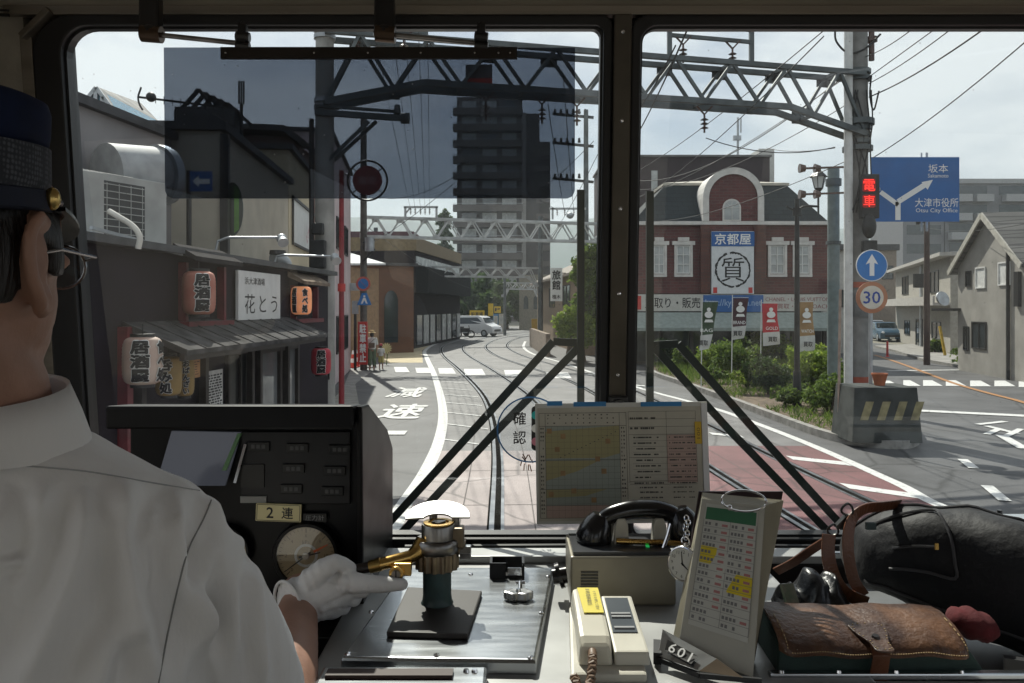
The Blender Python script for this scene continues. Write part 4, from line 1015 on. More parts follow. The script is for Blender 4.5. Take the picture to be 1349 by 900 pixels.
st = thing('traffic_sign', 'blue round sign with white up arrow above a 30 speed sign on a thin post', 'traffic sign', (X, Yp, 0))
f = MB(); f.cyl((X, Yp, 0.1), (X, Yp, 3.72), .036, .036, 16); f.build('post', M_STEEL, st, smooth=True)
c = Vector((X, Yp-.05, fz(350, Yp))); r = .305
o = round_sign(st, c, r, M_WLET); f = MB(); f.cyl(c + Vector((0, -.001, 0)), c + Vector((0, -.004, 0)), r*.95, r*.95, 40); o1 = f.build('blue_face', mat('sign_blue_bright', (0.012, 0.17, 0.50), rough=.35, var=.05), o)
f = MB(); f.prism([(-.045, -.2), (.045, -.2), (.045, .05), (.12, .02), (0, .22), (-.12, .02), (-.045, .05)], plane(c + Vector((0, -.005, 0)), (1, 0, 0), (0, 0, 1)), (0, .003)); f.build('arrow', M_WLET, o)
c = Vector((X, Yp-.05, fz(392, Yp)))
o = round_sign(st, c, r, mat('sign_orange_red', (0.40, 0.17, 0.09), rough=.4, var=.12)); f = MB(); f.cyl(c + Vector((0, -.001, 0)), c + Vector((0, -.004, 0)), r*.74, r*.74, 40); f.build('white_face', mat('sign_face_aged', (0.62, 0.58, 0.50), rough=.5, var=.08), o)
f = MB(); letter(f, '30', plane(c + Vector((0, -.006, 0)), (1, 0, 0), (0, 0, 1)), .33, .24, bold=.012); f.build('lettering', mat('sign_letter_blue', (0.02, 0.06, 0.30), var=0), o)
# big blue direction sign
Yd = 19.5
ds = thing('direction_sign', 'big blue road direction sign with white branching arrows beside the concrete pole', 'road sign', at(1206, 292, Yd))
x0, x1, z0, z1 = fx(1148, Yd), fx(1264, Yd), fz(292, Yd), fz(207, Yd); cx, cz = (x0+x1)/2, (z0+z1)/2
f = MB(); f.box((cx, Yd+.02, cz), (x1-x0, .03, z1-z0)); f.build('panel', mat('direction_blue', (0.008, 0.11, 0.36), rough=.4, var=.10, scale=1.5), ds)
f = MB(); MX = plane((cx, Yd+.002, cz), (1, 0, 0), (0, 0, 1)); s = (x1-x0)/116.0
def sp(px, py): return ((px-1206)*s, -(py-249.5)*s)
def stroke(pts, w):
    for i in range(len(pts)-1):
        a, c2 = Vector(sp(*pts[i])), Vector(sp(*pts[i+1])); t_ = (c2-a).normalized(); n_ = Vector((-t_.y, t_.x))*w*s/2
        f.add([MX @ Vector((*q, .0005+.0004*i)) for q in (a-n_, a+n_, c2+n_, c2-n_)], [(0, 1, 2, 3)])
stroke([(1183, 290), (1183, 266), (1221, 242)], 7); stroke([(1183.5, 270), (1160, 253)], 6)
f.add([MX @ Vector((*sp(*q), .0012)) for q in ((1229, 237), (1214, 240), (1222, 250))], [(0, 1, 2)])
letter(f, '坂本', plane(MX @ Vector((*sp(1236, 222), .0015)), (1, 0, 0), (0, 0, 1)), 26*s, 11*s, bold=.004)
letter(f, 'Sakamoto', plane(MX @ Vector((*sp(1236, 231.5), .0015)), (1, 0, 0), (0, 0, 1)), 27*s, 5*s)
letter(f, '大津市役所', plane(MX @ Vector((*sp(1234, 267), .0015)), (1, 0, 0), (0, 0, 1)), 57*s, 12*s, bold=.004)
letter(f, 'Otsu City Office', plane(MX @ Vector((*sp(1234, 278), .0015)), (1, 0, 0), (0, 0, 1)), 55*s, 7*s)
f.build('lettering', M_WLET, ds)
f = MB(); f.cyl((fx(1221, 19.9), 19.9, z0-.2), (fx(1221, 19.9), 19.9, z1+.18), .03); f.cyl((fx(1214, 19.9), 19.9, z0-.2), (fx(1214, 19.9), 19.9, z1+.18), .02); f.bar((GB[0], 17.4, cz), (fx(1160, Yd), Yd+.06, cz), .07, .07); f.bar((fx(1150, Yd), Yd+.06, cz), (x1, Yd+.06, cz), .05, .05); f.build('support', M_STEEL, ds)
# grey-green post, street lamp, brown-white stick
X, Yq = fx(1098, 21), 21
def gp(t):
    f = MB(); f.cyl((X, Yq, fz(245, Yq)), (X, Yq, fz(236, Yq)), .20, .20, 20); f.cyl((X, Yq, fz(322, Yq)), (X, Yq, fz(318, Yq)), .19, .19, 20); f.build('collar', M_TRUSS, t)
pole('steel_post', 'grey green steel post left of the thick concrete pole', X, Yq, fz(222, Yq), .155, .15, mat('post_green', (0.16, 0.20, 0.20), rough=.5, var=.15), parts=gp, cat='post')
X, Yq = fx(1050, 20), 20
sl = thing('street_lamp', 'old style black street lamp with glass lantern beside the flower bed', 'street lamp', (X, Yq, 0))
f = MB(); f.cyl((X, Yq, .1), (X, Yq, fz(262, Yq)), .075, .055, 18); f.cyl((X, Yq, .1), (X, Yq, 1.0), .11, .09, 18); f.cyl((X, Yq, fz(284, Yq)), (X, Yq, fz(274, Yq)), .11, .11, 18); f.build('post', M_DARKM, sl, smooth=True)
f = MB(); f.tube(smooth_line([tuple(at(*q)) for q in ((1050, 278, Yq), (1060, 272, Yq), (1078, 272, Yq))], 5), .03, 8); f.bar(at(1078, 282, Yq), at(1078, 250, Yq), .04, .04); f.bar(at(1050, 280, Yq), at(1036, 272, Yq), .03, .03); f.build('arm', M_DARKM, sl)
c = at(1078.5, 238, Yq)
f = MB(); f.lathe([(.10, -.20), (.17, .08), (.17, .09)], c, 6); f.build('lantern_glass', mat('lamp_glass', (0.62, 0.66, 0.66), rough=.2, var=.05), sl)
f = MB(); f.lathe([(.24, .09), (.10, .22), (.04, .27), (.02, .36)], c, 6); f.lathe([(.03, -.3), (.11, -.20), (.11, -.19)], c, 6)
for k in range(6):
    a = 2*math.pi*k/6; f.bar(c + Vector((.102*math.cos(a), .102*math.sin(a), -.2)), c + Vector((.175*math.cos(a), .175*math.sin(a), .09)), .016, .016)
f.build('lantern_cage', M_DARKM, sl)
X, Yq = fx(1105, 15.4), 15.4
b = MB(); b.tube([(X, Yq, .0), (X+.01, Yq, 1.7), (X+.05, Yq+.05, 2.95)], .028, 8); b.build('marker_post', mat('post_rusty', (0.36, 0.28, 0.23), rough=.8, var=.35, scale=4), label='thin rusty white marker post standing before the bushes', cat='post')
# striped concrete block
bl = thing('striped_block', 'dark concrete block with faded yellow diagonal stripes at the foot of the concrete pole', 'concrete block', (fx(1160, 15), 15.2, 0))
MX = Matrix.Translation(Vector((fx(1158, 15), 15.15, 0)))
def frus(w0, d0, w1, d1, z0, z1): return [[MX @ Vector((sx*w0/2, sy*d0/2, z0)) for sx, sy in ((-1,-1),(1,-1),(1,1),(-1,1))], [MX @ Vector((sx*w1/2, sy*d1/2, z1)) for sx, sy in ((-1,-1),(1,-1),(1,1),(-1,1))]]
f = MB(); f.loft(frus(1.30, 1.0, 1.16, .86, .1, 1.12)); f.build('block', mat('block_concrete', (0.05, 0.055, 0.053), rough=.95, var=.4, scale=3, bump=.3), bl, bevel=.02)
f = MB()
for k in range(4):
    x = -.50 + k*.31; f.add([MX @ Vector((xx, -.5+.067*z/1.02-.003+.0, z+.1)) for xx, z in ((x, .42), (x+.15, .42), (x+.27, .76), (x+.12, .76))], [(0,1,2,3)])
f.build('stripe', mat('stripe_yellow', (0.25, 0.22, 0.12), rough=.8, var=.3, scale=6), bl)
t = thing('flowerpot', 'terracotta pot with a small plant on top of the striped block', 'plant pot', (fx(1162, 15), 15.1, 1.121))
f = MB(); f.lathe([(.09, 0), (.14, .2), (.15, .2), (.15, .23), (.12, .23), (.11, .19)], (fx(1162, 15), 15.1, 1.122), 20); f.build('pot', mat('terracotta', (0.40, 0.13, 0.06), rough=.8, var=.2), t, smooth=True)

# ================================================================== the pawnshop
M_PB = brick_mat('pawnshop_brick', (0.16, 0.050, 0.045), (0.105, 0.034, 0.033), (0.13, 0.085, 0.078), 1.0, .36, .13, .75, .012, .3, 'XZ')
M_SLATE = brick_mat('slate_roof', (0.028, 0.038, 0.043), (0.021, 0.029, 0.034), (0.012, 0.016, 0.018), 1.0, .5, .22, .9, .015, .4, 'XZ')
M_STONE = mat('white_stone_trim', (0.62, 0.60, 0.57), rough=.7, var=.1, scale=3)
D = 36.0; WP = Wall((fx(830, D), D), (fx(1092, D), D))
ps = thing('pawnshop', 'red brick pawnshop with slate mansard roof, white arched dormer and pale sign band', 'shop', (fx(962, D), D, 0))
def U(px): return fx(px, D) - fx(830, D)
b = MB(); WP.box(b, 0, WP.L, 3.22, fz(297, D), -7, 0); b.build('wall', M_PB, ps)
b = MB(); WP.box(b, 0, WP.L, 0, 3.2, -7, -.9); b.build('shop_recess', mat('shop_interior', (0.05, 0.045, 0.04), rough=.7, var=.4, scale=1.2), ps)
zc = fz(297, D)
f = MB(); WP.box(f, -.15, WP.L+.15, zc+.003, zc+.16, -7.1, .28); f.build('cornice', M_STONE, ps)
# mansard
zt = fz(238, D); f = MB(); xa, xb = fx(834, D), fx(1090, D); ya = D-.10
P0 = [Vector((xa, ya, zc+.165)), Vector((xb, ya, zc+.165)), Vector((xb, D+7, zc+.165)), Vector((xa, D+7, zc+.165))]
P1 = [Vector((fx(884, D), D+1.5, zt)), Vector((fx(1052, D), D+1.5, zt)), Vector((fx(1052, D), D+5.5, zt)), Vector((fx(884, D), D+5.5, zt))]
f.loft([P0, P1]); f.build('mansard_roof', M_SLATE, ps)
f = MB(); P2 = [p + Vector((0, 0, .003)) + (p - Vector((fx(968, D), D+3.5, zt)))*.03 for p in P1]; P3 = [p*1 + Vector((0, 0, .12)) for p in P2]; P4 = [Vector((fx(968, D), D+3.5, zt)) + (p - Vector((fx(968, D), D+3.5, zt)))*.35 + Vector((0, 0, .42)) for p in P2]
f.loft([P2, P3, P4]); f.build('roof_cap', mat('cap_cream', (0.45, 0.42, 0.36), rough=.7, var=.1), ps)
# dormer: brick front with white arch
f = MB(); MX = plane((fx(964, D), D, 0), (1, 0, 0), (0, 0, 1)); hw = (fx(1004, D)-fx(924, D))/2; zi = fz(262, D); ra = hw*.80
arc = [(ra*math.cos(R(a)), zi + ra*math.sin(R(a))*.98) for a in range(0, 181, 10)]
f.prism(arc + [(-ra, 3.25), (ra, 3.25)], MX, (-2.5, .22)); f.build('dormer_front', M_PB, ps)
f = MB(); o1 = [(hw*math.cos(R(a)), zi + hw*math.sin(R(a))*1.0) for a in range(0, 181, 10)]; n = len(arc)
o1 = [(hw, zc+.165)] + o1 + [(-hw, zc+.165)]; i1 = [(ra, zc+.165)] + arc + [(-ra, zc+.165)]; m_ = len(o1)
P = [MX @ Vector((x, y, .30)) for x, y in o1] + [MX @ Vector((x, y, .30)) for x, y in i1] + [MX @ Vector((x, y, -1.6)) for x, y in o1] + [MX @ Vector((x, y, .223)) for x, y in i1]
fs = [(k, k+1, m_+k+1, m_+k) for k in range(m_-1)] + [(k, 2*m_+k, 2*m_+k+1, k+1) for k in range(m_-1)] + [(m_+k, m_+k+1, 3*m_+k+1, 3*m_+k) for k in range(m_-1)]
f.add(P, fs); f.build('white_arch', M_STONE, ps)
f = MB(); wr_ = (fx(974, D)-fx(950, D))/2; zw = fz(275, D)
wout = [(wr_, fz(292, D))] + [(wr_*math.cos(R(a)), zw + wr_*math.sin(R(a))) for a in range(0, 181, 15)] + [(-wr_, fz(292, D))]
f.prism(wout, plane((fx(962, D), D, 0), (1, 0, 0), (0, 0, 1)), (.223, .27)); wf = f.build('window', M_STONE, ps)
f = MB(); k_ = .83; win = [(x*k_, zw + (y-zw)*k_ if y > zw else y + .06) for x, y in wout]; f.prism(win, plane((fx(962, D), D, 0), (1, 0, 0), (0, 0, 1)), (.272, .276)); f.build('pane', M_GLASSL, wf)
f = MB(); 
for a in (45, 90, 135): f.bar(Vector((fx(962, D), D-.28, zw)), Vector((fx(962, D) + wr_*.85*math.cos(R(a)), D-.28, zw + wr_*.85*math.sin(R(a)))), .035, .02)
f.bar(Vector((fx(962, D)-wr_*.85, D-.28, zw)), Vector((fx(962, D)+wr_*.85, D-.28, zw)), .04, .02); f.bar(Vector((fx(962, D), D-.281, zw)), Vector((fx(962, D), D-.281, fz(291, D))), .04, .02); f.build('muntin', M_STONE, wf)
# brick side pilasters beside the sign
for xa_, xb_ in ((921, 933), (991, 1006)):
    f = MB(); WP.box(f, U(xa_), U(xb_), 3.22, zc-.01, .225, .34); f.build('pilaster', brick_mat('pilaster_brick', (0.14, 0.05, 0.035), (0.10, 0.035, 0.03), (0.08, 0.05, 0.04), 1.0, .36, .13, .75, .012, .3, 'XZ'), ps)
for xa_, xb_ in ((858, 878), (888, 912), (1011, 1036), (1044, 1069)):
    f = MB(); WP.box(f, U(xa_), U(xb_), fz(365, D), fz(361.5, D), .003, .12)
    w_ = U(xb_)-U(xa_); WP.box(f, U(xa_)-.1, U(xb_)+.1, fz(323, D), fz(318, D), .003, .12); WP.box(f, U(xa_)+w_*.2, U(xb_)-w_*.2, fz(318, D)+.001, fz(313, D), .003, .14)
    WP.box(f, U(xa_), U(xa_)+.1, fz(361.5, D), fz(323, D), .003, .10); WP.box(f, U(xb_)-.1, U(xb_), fz(361.5, D), fz(323, D), .003, .10)
    sur = f.build('window_surround', M_STONE, ps)
    window(ps, WP, U(xa_)+.103, U(xb_)-.103, fz(361, D)+.01, fz(323.5, D), frame=M_WFRAME, pane=M_GLASSL, cols=2, rows=3, fw=.05, depth=.06)
# ground floor: sign band, awning, shop window posts
band = MB(); WP.box(band, 0, WP.L, fz(410, D), fz(388, D), -.2, .35); bd = band.build('sign_band', mat('band_offwhite', (0.52, 0.51, 0.47), rough=.5, var=.08), ps)
f = MB(); WP.box(f, U(924), U(1002), fz(411, D), fz(389, D), .353, .40); f.build('blue_panel', M_BLUE, ps)
f = MB(); WP.box(f, U(832), U(843), fz(408, D), fz(390, D), .353, .37); f.build('red_panel', M_REDS, ps)
f = MB(); letter(f, '買取り・販売', WP.M(U(884), fz(399, D), .355), fx(920, D)-fx(848, D), .48, bold=.01); f.build('lettering', M_LETTER, bd)
f = MB(); letter(f, 'http://kyotoya.net', WP.M(U(963), fz(400, D), .402), fx(1000, D)-fx(927, D), .38, bold=.01); f.build('lettering', mat('link_lettering', (0.30, 0.42, 0.60), var=0), bd)
f = MB(); letter(f, 'CHANEL・LOUIS VUITTON', WP.M(U(1047), fz(394.5, D), .355), fx(1090, D)-fx(1006, D), .17, bold=.004); letter(f, '高価買取・質・COACH', WP.M(U(1047), fz(403.5, D), .355), fx(1090, D)-fx(1006, D), .24, bold=.004); f.build('lettering', mat('maroon_lettering', (0.25, 0.06, 0.07), var=0), bd)
f = MB(); P = []
for off, z in ((.36, fz(411.5, D)), (1.3, fz(431, D)), (1.3, fz(435, D)), (.2, fz(414, D))): P += [WP.pt(0, z, off), WP.pt(WP.L, z, off)]
f.add(P, [(0,1,3,2), (2,3,5,4), (4,5,7,6), (6,7,1,0), (0,2,4,6), (1,7,5,3)]); f.build('awning', mat('awning_greygreen', (0.26, 0.30, 0.28), rough=.7, var=.12), ps)
for x in (832, 872, 912, 1004, 1046, 1088):
    f = MB(); WP.box(f, U(x)-.08, U(x)+.08, 0, 2.3, -.3, -.1); f.build('post', mat('shop_post', (.07, .06, .055), var=.2), ps)
f = MB(); WP.box(f, U(838), U(1080), .1, 1.6, -.85, -.8); f.build('shop_window', M_GLASSD, ps)
# vertical sign board
sb = thing('pawn_sign', 'tall white sign with a brush circle and blue header on the brick front', 'sign', (fx(962, D), D-.3, 3.3))
f = MB(); WP.box(f, U(934.5), U(989.5), fz(388, D)+.02, fz(306, D), .23, .42); f.build('panel', mat('signboard_white', (0.66, 0.68, 0.70), rough=.35, var=.05), sb)
f = MB(); WP.box(f, U(934), U(990), fz(325.5, D), fz(306.5, D), .423, .435); hd = f.build('blue_header', M_BLUE, sb)
f = MB(); letter(f, '京都屋', WP.M(U(962), fz(316, D), .438), 1.62, .50, bold=.015); f.build('lettering', M_WLET, hd)
c = WP.M(U(962), fz(356, D), .425); f = MB(); r = .80; n = 72; random.seed(4)
ro = [r*(1.0 + .02*math.sin(5*k) + random.uniform(-.012, .012)) for k in range(n)]; ri = [r*(.90 + .02*math.sin(3*k+1) + random.uniform(-.015, .015)) for k in range(n)]
P = [c @ Vector((ro[k]*math.cos(2*math.pi*k/n), ro[k]*math.sin(2*math.pi*k/n), .002)) for k in range(n)] + [c @ Vector((ri[k]*math.cos(2*math.pi*k/n), ri[k]*math.sin(2*math.pi*k/n), .002)) for k in range(n)]
f.add(P, [(k, (k+1) % n, n+(k+1) % n, n+k) for k in range(n) if k not in (20, 21, 55)]); f.build('brush_ring', M_LETTER, sb)
f = MB(); letter(f, '質', c, 1.02, 1.08, bold=-.004, z=.002); f.build('lettering', M_LETTER, sb)
for x in (939, 985):
    f = MB(); WP.box(f, U(x)-.09, U(x)+.09, fz(387, D)+.02, fz(379, D), .423, .43); f.build('red_mark', M_REDS, sb)
# the big brown building behind, antenna
Wq = Wall((fx(800, 50), 50), (fx(1014, 50), 50)); bk = thing('brown_block', 'long flat roofed brown building rising behind the pawnshop', 'building', (fx(910, 50), 50, 0))
b = body_box(Wq, 0, Wq.L, 0, fz(207, 50), 8); b.build('wall', mat('brown_tiles', (0.042, 0.030, 0.034), rough=.8, var=.15, scale=2), bk)
f = MB(); Wq.box(f, -.1, Wq.L+.1, fz(207, 50)+.003, fz(204.5, 50), -8.1, .15); f.build('parapet', mat('parapet_grey', (0.16, .16, .16)), bk)
f = MB(); W2 = Wq; Wq.box(f, fx(858, 50)-fx(800, 50), fx(866, 50)-fx(800, 50), fz(262, 50), fz(225, 50), .003, .05); f.build('window', M_GLASSL, bk)
f = MB(); p0 = [(fx(1000, 53), 53), (fx(1020, 53), 53), (fx(1026, 53), 58), (fx(1000, 53), 58)]
f.loft([[Vector((x, y, 0)) for x, y in p0], [Vector((x, y, fz(196, 53))) for x, y in p0]]); f.build('stair_tower', mat('pale_render', (0.55, 0.55, 0.53), rough=.8, var=.08), bk)
f = MB(); f.bar(at(972, 205, 52), at(972, 155, 52), .12, .12); f.bar(at(976, 175, 52), at(976, 155, 52), .08, .08); f.bar(at(966, 182, 52), at(976, 182, 52), .2, .3); f.build('antenna', M_STEEL, bk)
# promotional flags
def flag(px, y0, y1, d, col, words, label, lean, stripe=None):
    t = thing('promotional_flag', label, 'flag', (fx(px, d), d, 0), 0, 'promotional flags before the pawnshop')
    w = 20/F*d; a = at(px, y0, d); z1 = a.z; z0 = fz(y1, d); X = a.x
    f = MB(); f.cyl((X - w*.62, d, 0), (X - w*.55, d, z1+.12), .018, .014, 8); f.bar((X-w*.56, d, z1+.03), (X+w*.5, d, z1+.02), .014, .014); f.build('pole', M_WFRAME, t)
    n = 16; P = []
    for k in range(n+1):
        s = k/n; z = z1 + (z0-z1)*s; sh = lean*(s**1.2)
        for j in range(5):
            u = j/4; P.append((X - w*.5 + w*u + sh*(0.4+.6*u), d - .06*math.sin(s*7+u*2.5)*(u*.9+.1), z + .06*u*s))
    fs = [(k*5+j, k*5+j+1, (k+1)*5+j+1, (k+1)*5+j) for k in range(n) for j in range(4)]; mi = [0 if k < n*.68 else 1 for k in range(n) for j in range(4)]
    f = MB(); f.add(P, fs); f.mi = mi
    cl = f.build('cloth', [col, mat('flag_white', (.60, .60, .58), rough=.8, var=.08)], t, smooth=True, autosm=False)
    f = MB(); M_ = plane((X + lean*.25, d-.075, z1-(z1-z0)*.26), (1, 0, 0), (lean*-.3, 0, 1))
    f.prism(disc(w*.22, 16, w*.28), M_, (0, .004)); f.prism([(x, y + w*.34) for x, y in disc(w*.13, 12)], M_, (0, .004))
    f.prism([(-w*.22, -w*.32), (w*.22, -w*.32), (w*.3, -w*.5), (-w*.3, -w*.5)], M_, (0, .004)); f.build('emblem', M_WLET, cl)
    f = MB(); letter(f, words, plane((X + lean*.5, d-.085, z1-(z1-z0)*.58), (1, 0, 0), (0, 0, 1)), w*.8, w*.22, bold=.01); f.build('lettering', M_WLET, cl)
    f = MB(); letter(f, '買取', plane((X + lean*.85, d-.09, z1-(z1-z0)*.84), (1, 0, 0), (0, 0, 1)), w*.6, w*.34, bold=.02); f.build('lettering', M_LETTER, cl)
flag(936, 398, 462, 24.5, mat('flag_green', (0.06, 0.095, 0.055), rough=.8, var=.1), 'BAG', 'dark green promotional flag with white emblem, leftmost of the four', -.28)
flag(976, 393, 448, 25, mat('flag_brown', (0.085, 0.04, 0.05), rough=.8, var=.1), 'BRAND', 'dark maroon promotional flag with white emblem', -.14)
flag(1014, 400, 456, 25, mat('flag_red', (0.50, 0.03, 0.045), rough=.8, var=.1), 'GOLD', 'bright red promotional flag with white emblem', .08)
flag(1061, 398, 464, 24.5, mat('flag_ochre', (0.36, 0.22, 0.10), rough=.8, var=.1), 'WATCH', 'ochre promotional flag with white emblem, rightmost of the four', .06)
# ================================================================== right-hand street, far buildings
M_GREYR = mat('grey_house_render', (0.29, 0.275, 0.25), rough=.9, var=.14, scale=1.3)
M_ROOFG = brick_mat('grey_roof_tiles', (0.13, 0.125, 0.12), (0.10, 0.098, 0.095), (0.05, 0.05, 0.05), 1, .4, .3, .7, .03, .5, 'YZ')
# grey gable house, far right
gh = thing('gable_house', 'grey rendered house with steep gable and dark roof at the right edge of the street', 'house', (fx(1330, 27), 28, 0))
# gable wall: from pixel 1265 (farther) to 1430 (nearer), ridge at 1302
Wr = Wall((fx(1262, 33), 33), (fx(1440, 23.5), 23.5))
def upx(px): return Wr.hit(px, 400)[0]
uR = upx(1300); zR = Wr.hit(1300, 287)[1]; u1 = upx(1378); zE0 = Wr.hit(1263, 352)[1]; zE1 = zE0
f = MB(); MX = plane(Wr.pt(0, 0, 0), (Wr.t.x, Wr.t.y, 0), (0, 0, 1)); sgn = 1 if (Vector(MX.col[2][:3]).dot(Vector((Wr.n.x, Wr.n.y, 0))) > 0) else -1
uR = Wr.hit(1302, 300)[0]; uL = 0.0; uE = 2*uR
f.prism([(0, 0), (uE, 0), (uE, zE0), (uR, zR), (0, zE0)], MX, (-9*sgn, 0)); f.build('wall', M_GREYR, gh)
f = MB()
for (ua, za, ub, zb) in ((-.35, zE0-.30, uR, zR+.04), (uE+.35, zE0-.30, uR, zR+.04)):
    P = [MX @ Vector((ua, za, .25*sgn)), MX @ Vector((ub, zb, .25*sgn)), MX @ Vector((ub, zb, -9.2*sgn)), MX @ Vector((ua, za, -9.2*sgn))]
    Q = [p + Vector((0, 0, .16)) for p in P]; f.loft([P, Q])
f.build('roof', M_ROOFG, gh)
f = MB(); f.bar(MX @ Vector((-.35, zE0-.25, .26*sgn)), MX @ Vector((uR, zR+.09, .26*sgn)), .06, .22); f.bar(MX @ Vector((uE+.3, zE0-.25, .26*sgn)), MX @ Vector((uR, zR+.09, .26*sgn)), .06, .22); f.build('bargeboard', mat('board_cream', (.42, .40, .35), rough=.7), gh)
# its lower wing nearer the viewer
f = MB(); Wr.box(f, Wr.hit(1340, 400)[0], Wr.hit(1346, 400)[0], Wr.hit(1343, 404)[1], Wr.hit(1343, 358)[1], .01, .12); f.build('name_strip', M_DARKM, gh)
for (xa, ya, xb, yb) in ((1286, 352, 1299, 380), (1316, 345, 1332, 376)):
    ua, ub = Wr.hit(xa, ya)[0], Wr.hit(xb, ya)[0]; xm = (xa+xb)/2; window(gh, Wr, ua, ub, Wr.hit(xm, yb)[1], Wr.hit(xm, ya)[1], frame=M_WFRAME, pane=mat('shutter_white', (.60, .60, .58), rough=.6), cols=1)
winpx(gh, Wr, 1270, 430, 1277, 462, frame=M_DARKM); winpx(gh, Wr, 1281, 424, 1300, 460, frame=M_DARKM); winpx(gh, Wr, 1273, 357, 1280, 378, frame=M_DARKM)
f = MB(); u = Wr.hit(1331, 400)[0]; Wr.box(f, u-.05, u+.05, 0, 4.6, .03, .13); f.build('downpipe', M_DARKM, gh)
# balcony / carport roof on its left
f = MB(); f.box(at(1256, 408, 33.5), (1.0, 1.6, .12)); f.build('porch_roof', M_DARKM, gh)
# beige two-storey house, brown house
W7 = Wall((fx(1180, 62), 62), (fx(1252, 42), 42)); h7 = thing('corner_house', 'pale house with flat eaves and balcony rail behind the utility pole', 'house', W7.pt(W7.L/2, 0))
body_box(W7, 0, W7.L, 0, 5.3, 9).build('wall', mat('house_cream', (0.36, 0.34, 0.30), rough=.85, var=.12), h7)
f = MB(); W7.box(f, -.5, W7.L+.5, 5.303, 5.5, -9.4, .6); f.build('roof', mat('eaves_pale', (0.42, .40, .37), rough=.7), h7)
f = MB(); W7.box(f, 0, W7.L+.4, 2.7, 2.85, .004, .9); W7.box(f, 0, W7.L+.4, 2.85, 3.2, .8, .9); f.build('balcony', mat('eaves_pale', (0.42, .40, .37)), h7)
for q in ((1189, 364, 1197, 388), (1226, 357, 1237, 386), (1192, 422, 1199, 441), (1207, 420, 1216, 456), (1228, 424, 1240, 447)): winpx(h7, W7, *q, frame=M_DARKM)
f = MB(); W7.box(f, 12, 12.4, .1, 5.2, .004, .12); f.build('downpipe', M_STEEL, h7)
W8 = Wall((fx(1098, 72), 72), (fx(1181, 72), 72)); h8 = thing('brown_house', 'drab brown building with dark flat roof behind the concrete pole', 'building', W8.pt(3, 0))
body_box(W8, 0, W8.L, 0, fz(330, 72), 8).build('wall', mat('drab_brown', (0.24, 0.20, 0.165), rough=.85, var=.12), h8)
f = MB(); W8.box(f, -.2, W8.L+.2, fz(330, 72)+.003, fz(322, 72), -8.2, .2); f.build('roof', mat('roof_dark', (.05, .05, .055)), h8)
f = MB(); letter(f, 'ホテル', W8.M(W8.L*.62, fz(381, 72), .02), 3.0, .7); f.build('lettering', mat('wall_lettering', (.12, .10, .09)), h8)
for k in range(3): window(h8, W8, .6+k*1.9, 1.6+k*1.9, fz(368, 72), fz(350, 72), frame=M_DARKM)
W9 = Wall((fx(1085, 45), 45), (fx(1121, 45), 45)); h9 = thing('white_house', 'narrow whitish house seen between the pawnshop and the concrete pole', 'house', W9.pt(.8, 0))
body_box(W9, 0, W9.L, 0, fz(330, 45), 2).build('wall', mat('house_white', (0.50, 0.49, 0.46), rough=.85, var=.1), h9)
f = MB(); W9.box(f, -.3, W9.L+.3, fz(330, 45)+.003, fz(325, 45), -2.2, .3); f.build('roof', mat('roof_dark', (.05, .05, .055)), h9); window(h9, W9, .5, 1.2, 2.6, 3.6, frame=M_DARKM)
# apartment slab, right
DA = 120; WA = Wall((fx(1190, DA), DA), (fx(1400, DA), DA)); ap = thing('apartment_slab', 'long grey apartment slab with rows of balconies above the gable house', 'apartment building', (fx(1300, DA), DA, 0))
M_APT = mat('apartment_grey', (0.20, 0.205, 0.22), rough=.85, var=.08)
zs = fz(242, DA); body_box(WA, (1245-1190)/F*DA, WA.L, 0, zs, 12).build('wall', M_APT, ap)
b = MB(); WA.box(b, 0, (1244-1190)/F*DA, 0, fz(262, DA), -11, -.1); b.build('low_wing', M_APT, ap)
f = MB(); WA.box(f, (1245-1190)/F*DA-.2, WA.L+.2, zs+.003, zs+.7, -12.2, .3); f.build('parapet', mat('apartment_pale', (.34, .345, .36)), ap)
for k in range(7):
    z = zs - 2.85*(k+1)
    f = MB(); WA.box(f, (1247-1190)/F*DA, (1274-1190)/F*DA, z, z+1.1, .3, 1.5); WA.box(f, (1280-1190)/F*DA, (1302-1190)/F*DA, z, z+1.1, .3, 1.5); WA.box(f, (1318-1190)/F*DA, WA.L, z, z+1.1, .3, 1.5); f.build('balcony', mat('apartment_pale', (.34, .345, .36)), ap)
    f = MB(); WA.box(f, (1250-1190)/F*DA, (1300-1190)/F*DA, z+1.15, z+2.5, .003, .05); WA.box(f, (1316-1190)/F*DA, WA.L, z+1.15, z+2.5, .003, .05); f.build('window_band', M_GLASSD, ap)
    if k > 1:
        f = MB(); WA.box(f, (1195-1190)/F*DA, (1240-1190)/F*DA, z+.9, z+2.3, -.098, -.05); f.build('window_band', M_GLASSD, ap)
# utility pole on the right pavement
X, Yq = fx(1221, 36), 36
def rpole(t):
    f = MB(); f.bar(at(1208, 294, 36), at(1228, 290, 36), .1, .1); f.cyl(at(1209, 296, 36), at(1209, 290, 36), .08, .08); f.cyl(at(1226, 292, 36), at(1226, 286, 36), .08, .08); f.build('cross_arm', M_DARKM, t)
pole('utility_pole', 'dark brown utility pole on the right pavement before the pale house', X, Yq, fz(285, 36), .14, .11, mat('pole_brown', (.07, .045, .04), rough=.8), 'poles along the street', rpole)
f = MB(); f.bar(at(1245, 468, 34), at(1238, 430, 34.5), .09, .09); f.build('guy_guard', mat('guard_yellow', (.50, .33, .04), rough=.6), label='yellow guy wire guard leaning by the right utility pole', cat='guard')
f = MB(); f.prism(disc(.34, 20), plane(at(1241, 394, 36), (1, .3, 0), (0, .35, 1)), (0, .08)); f.build('satellite_dish', M_STEEL, label='pale satellite dish beside the right utility pole', cat='dish')
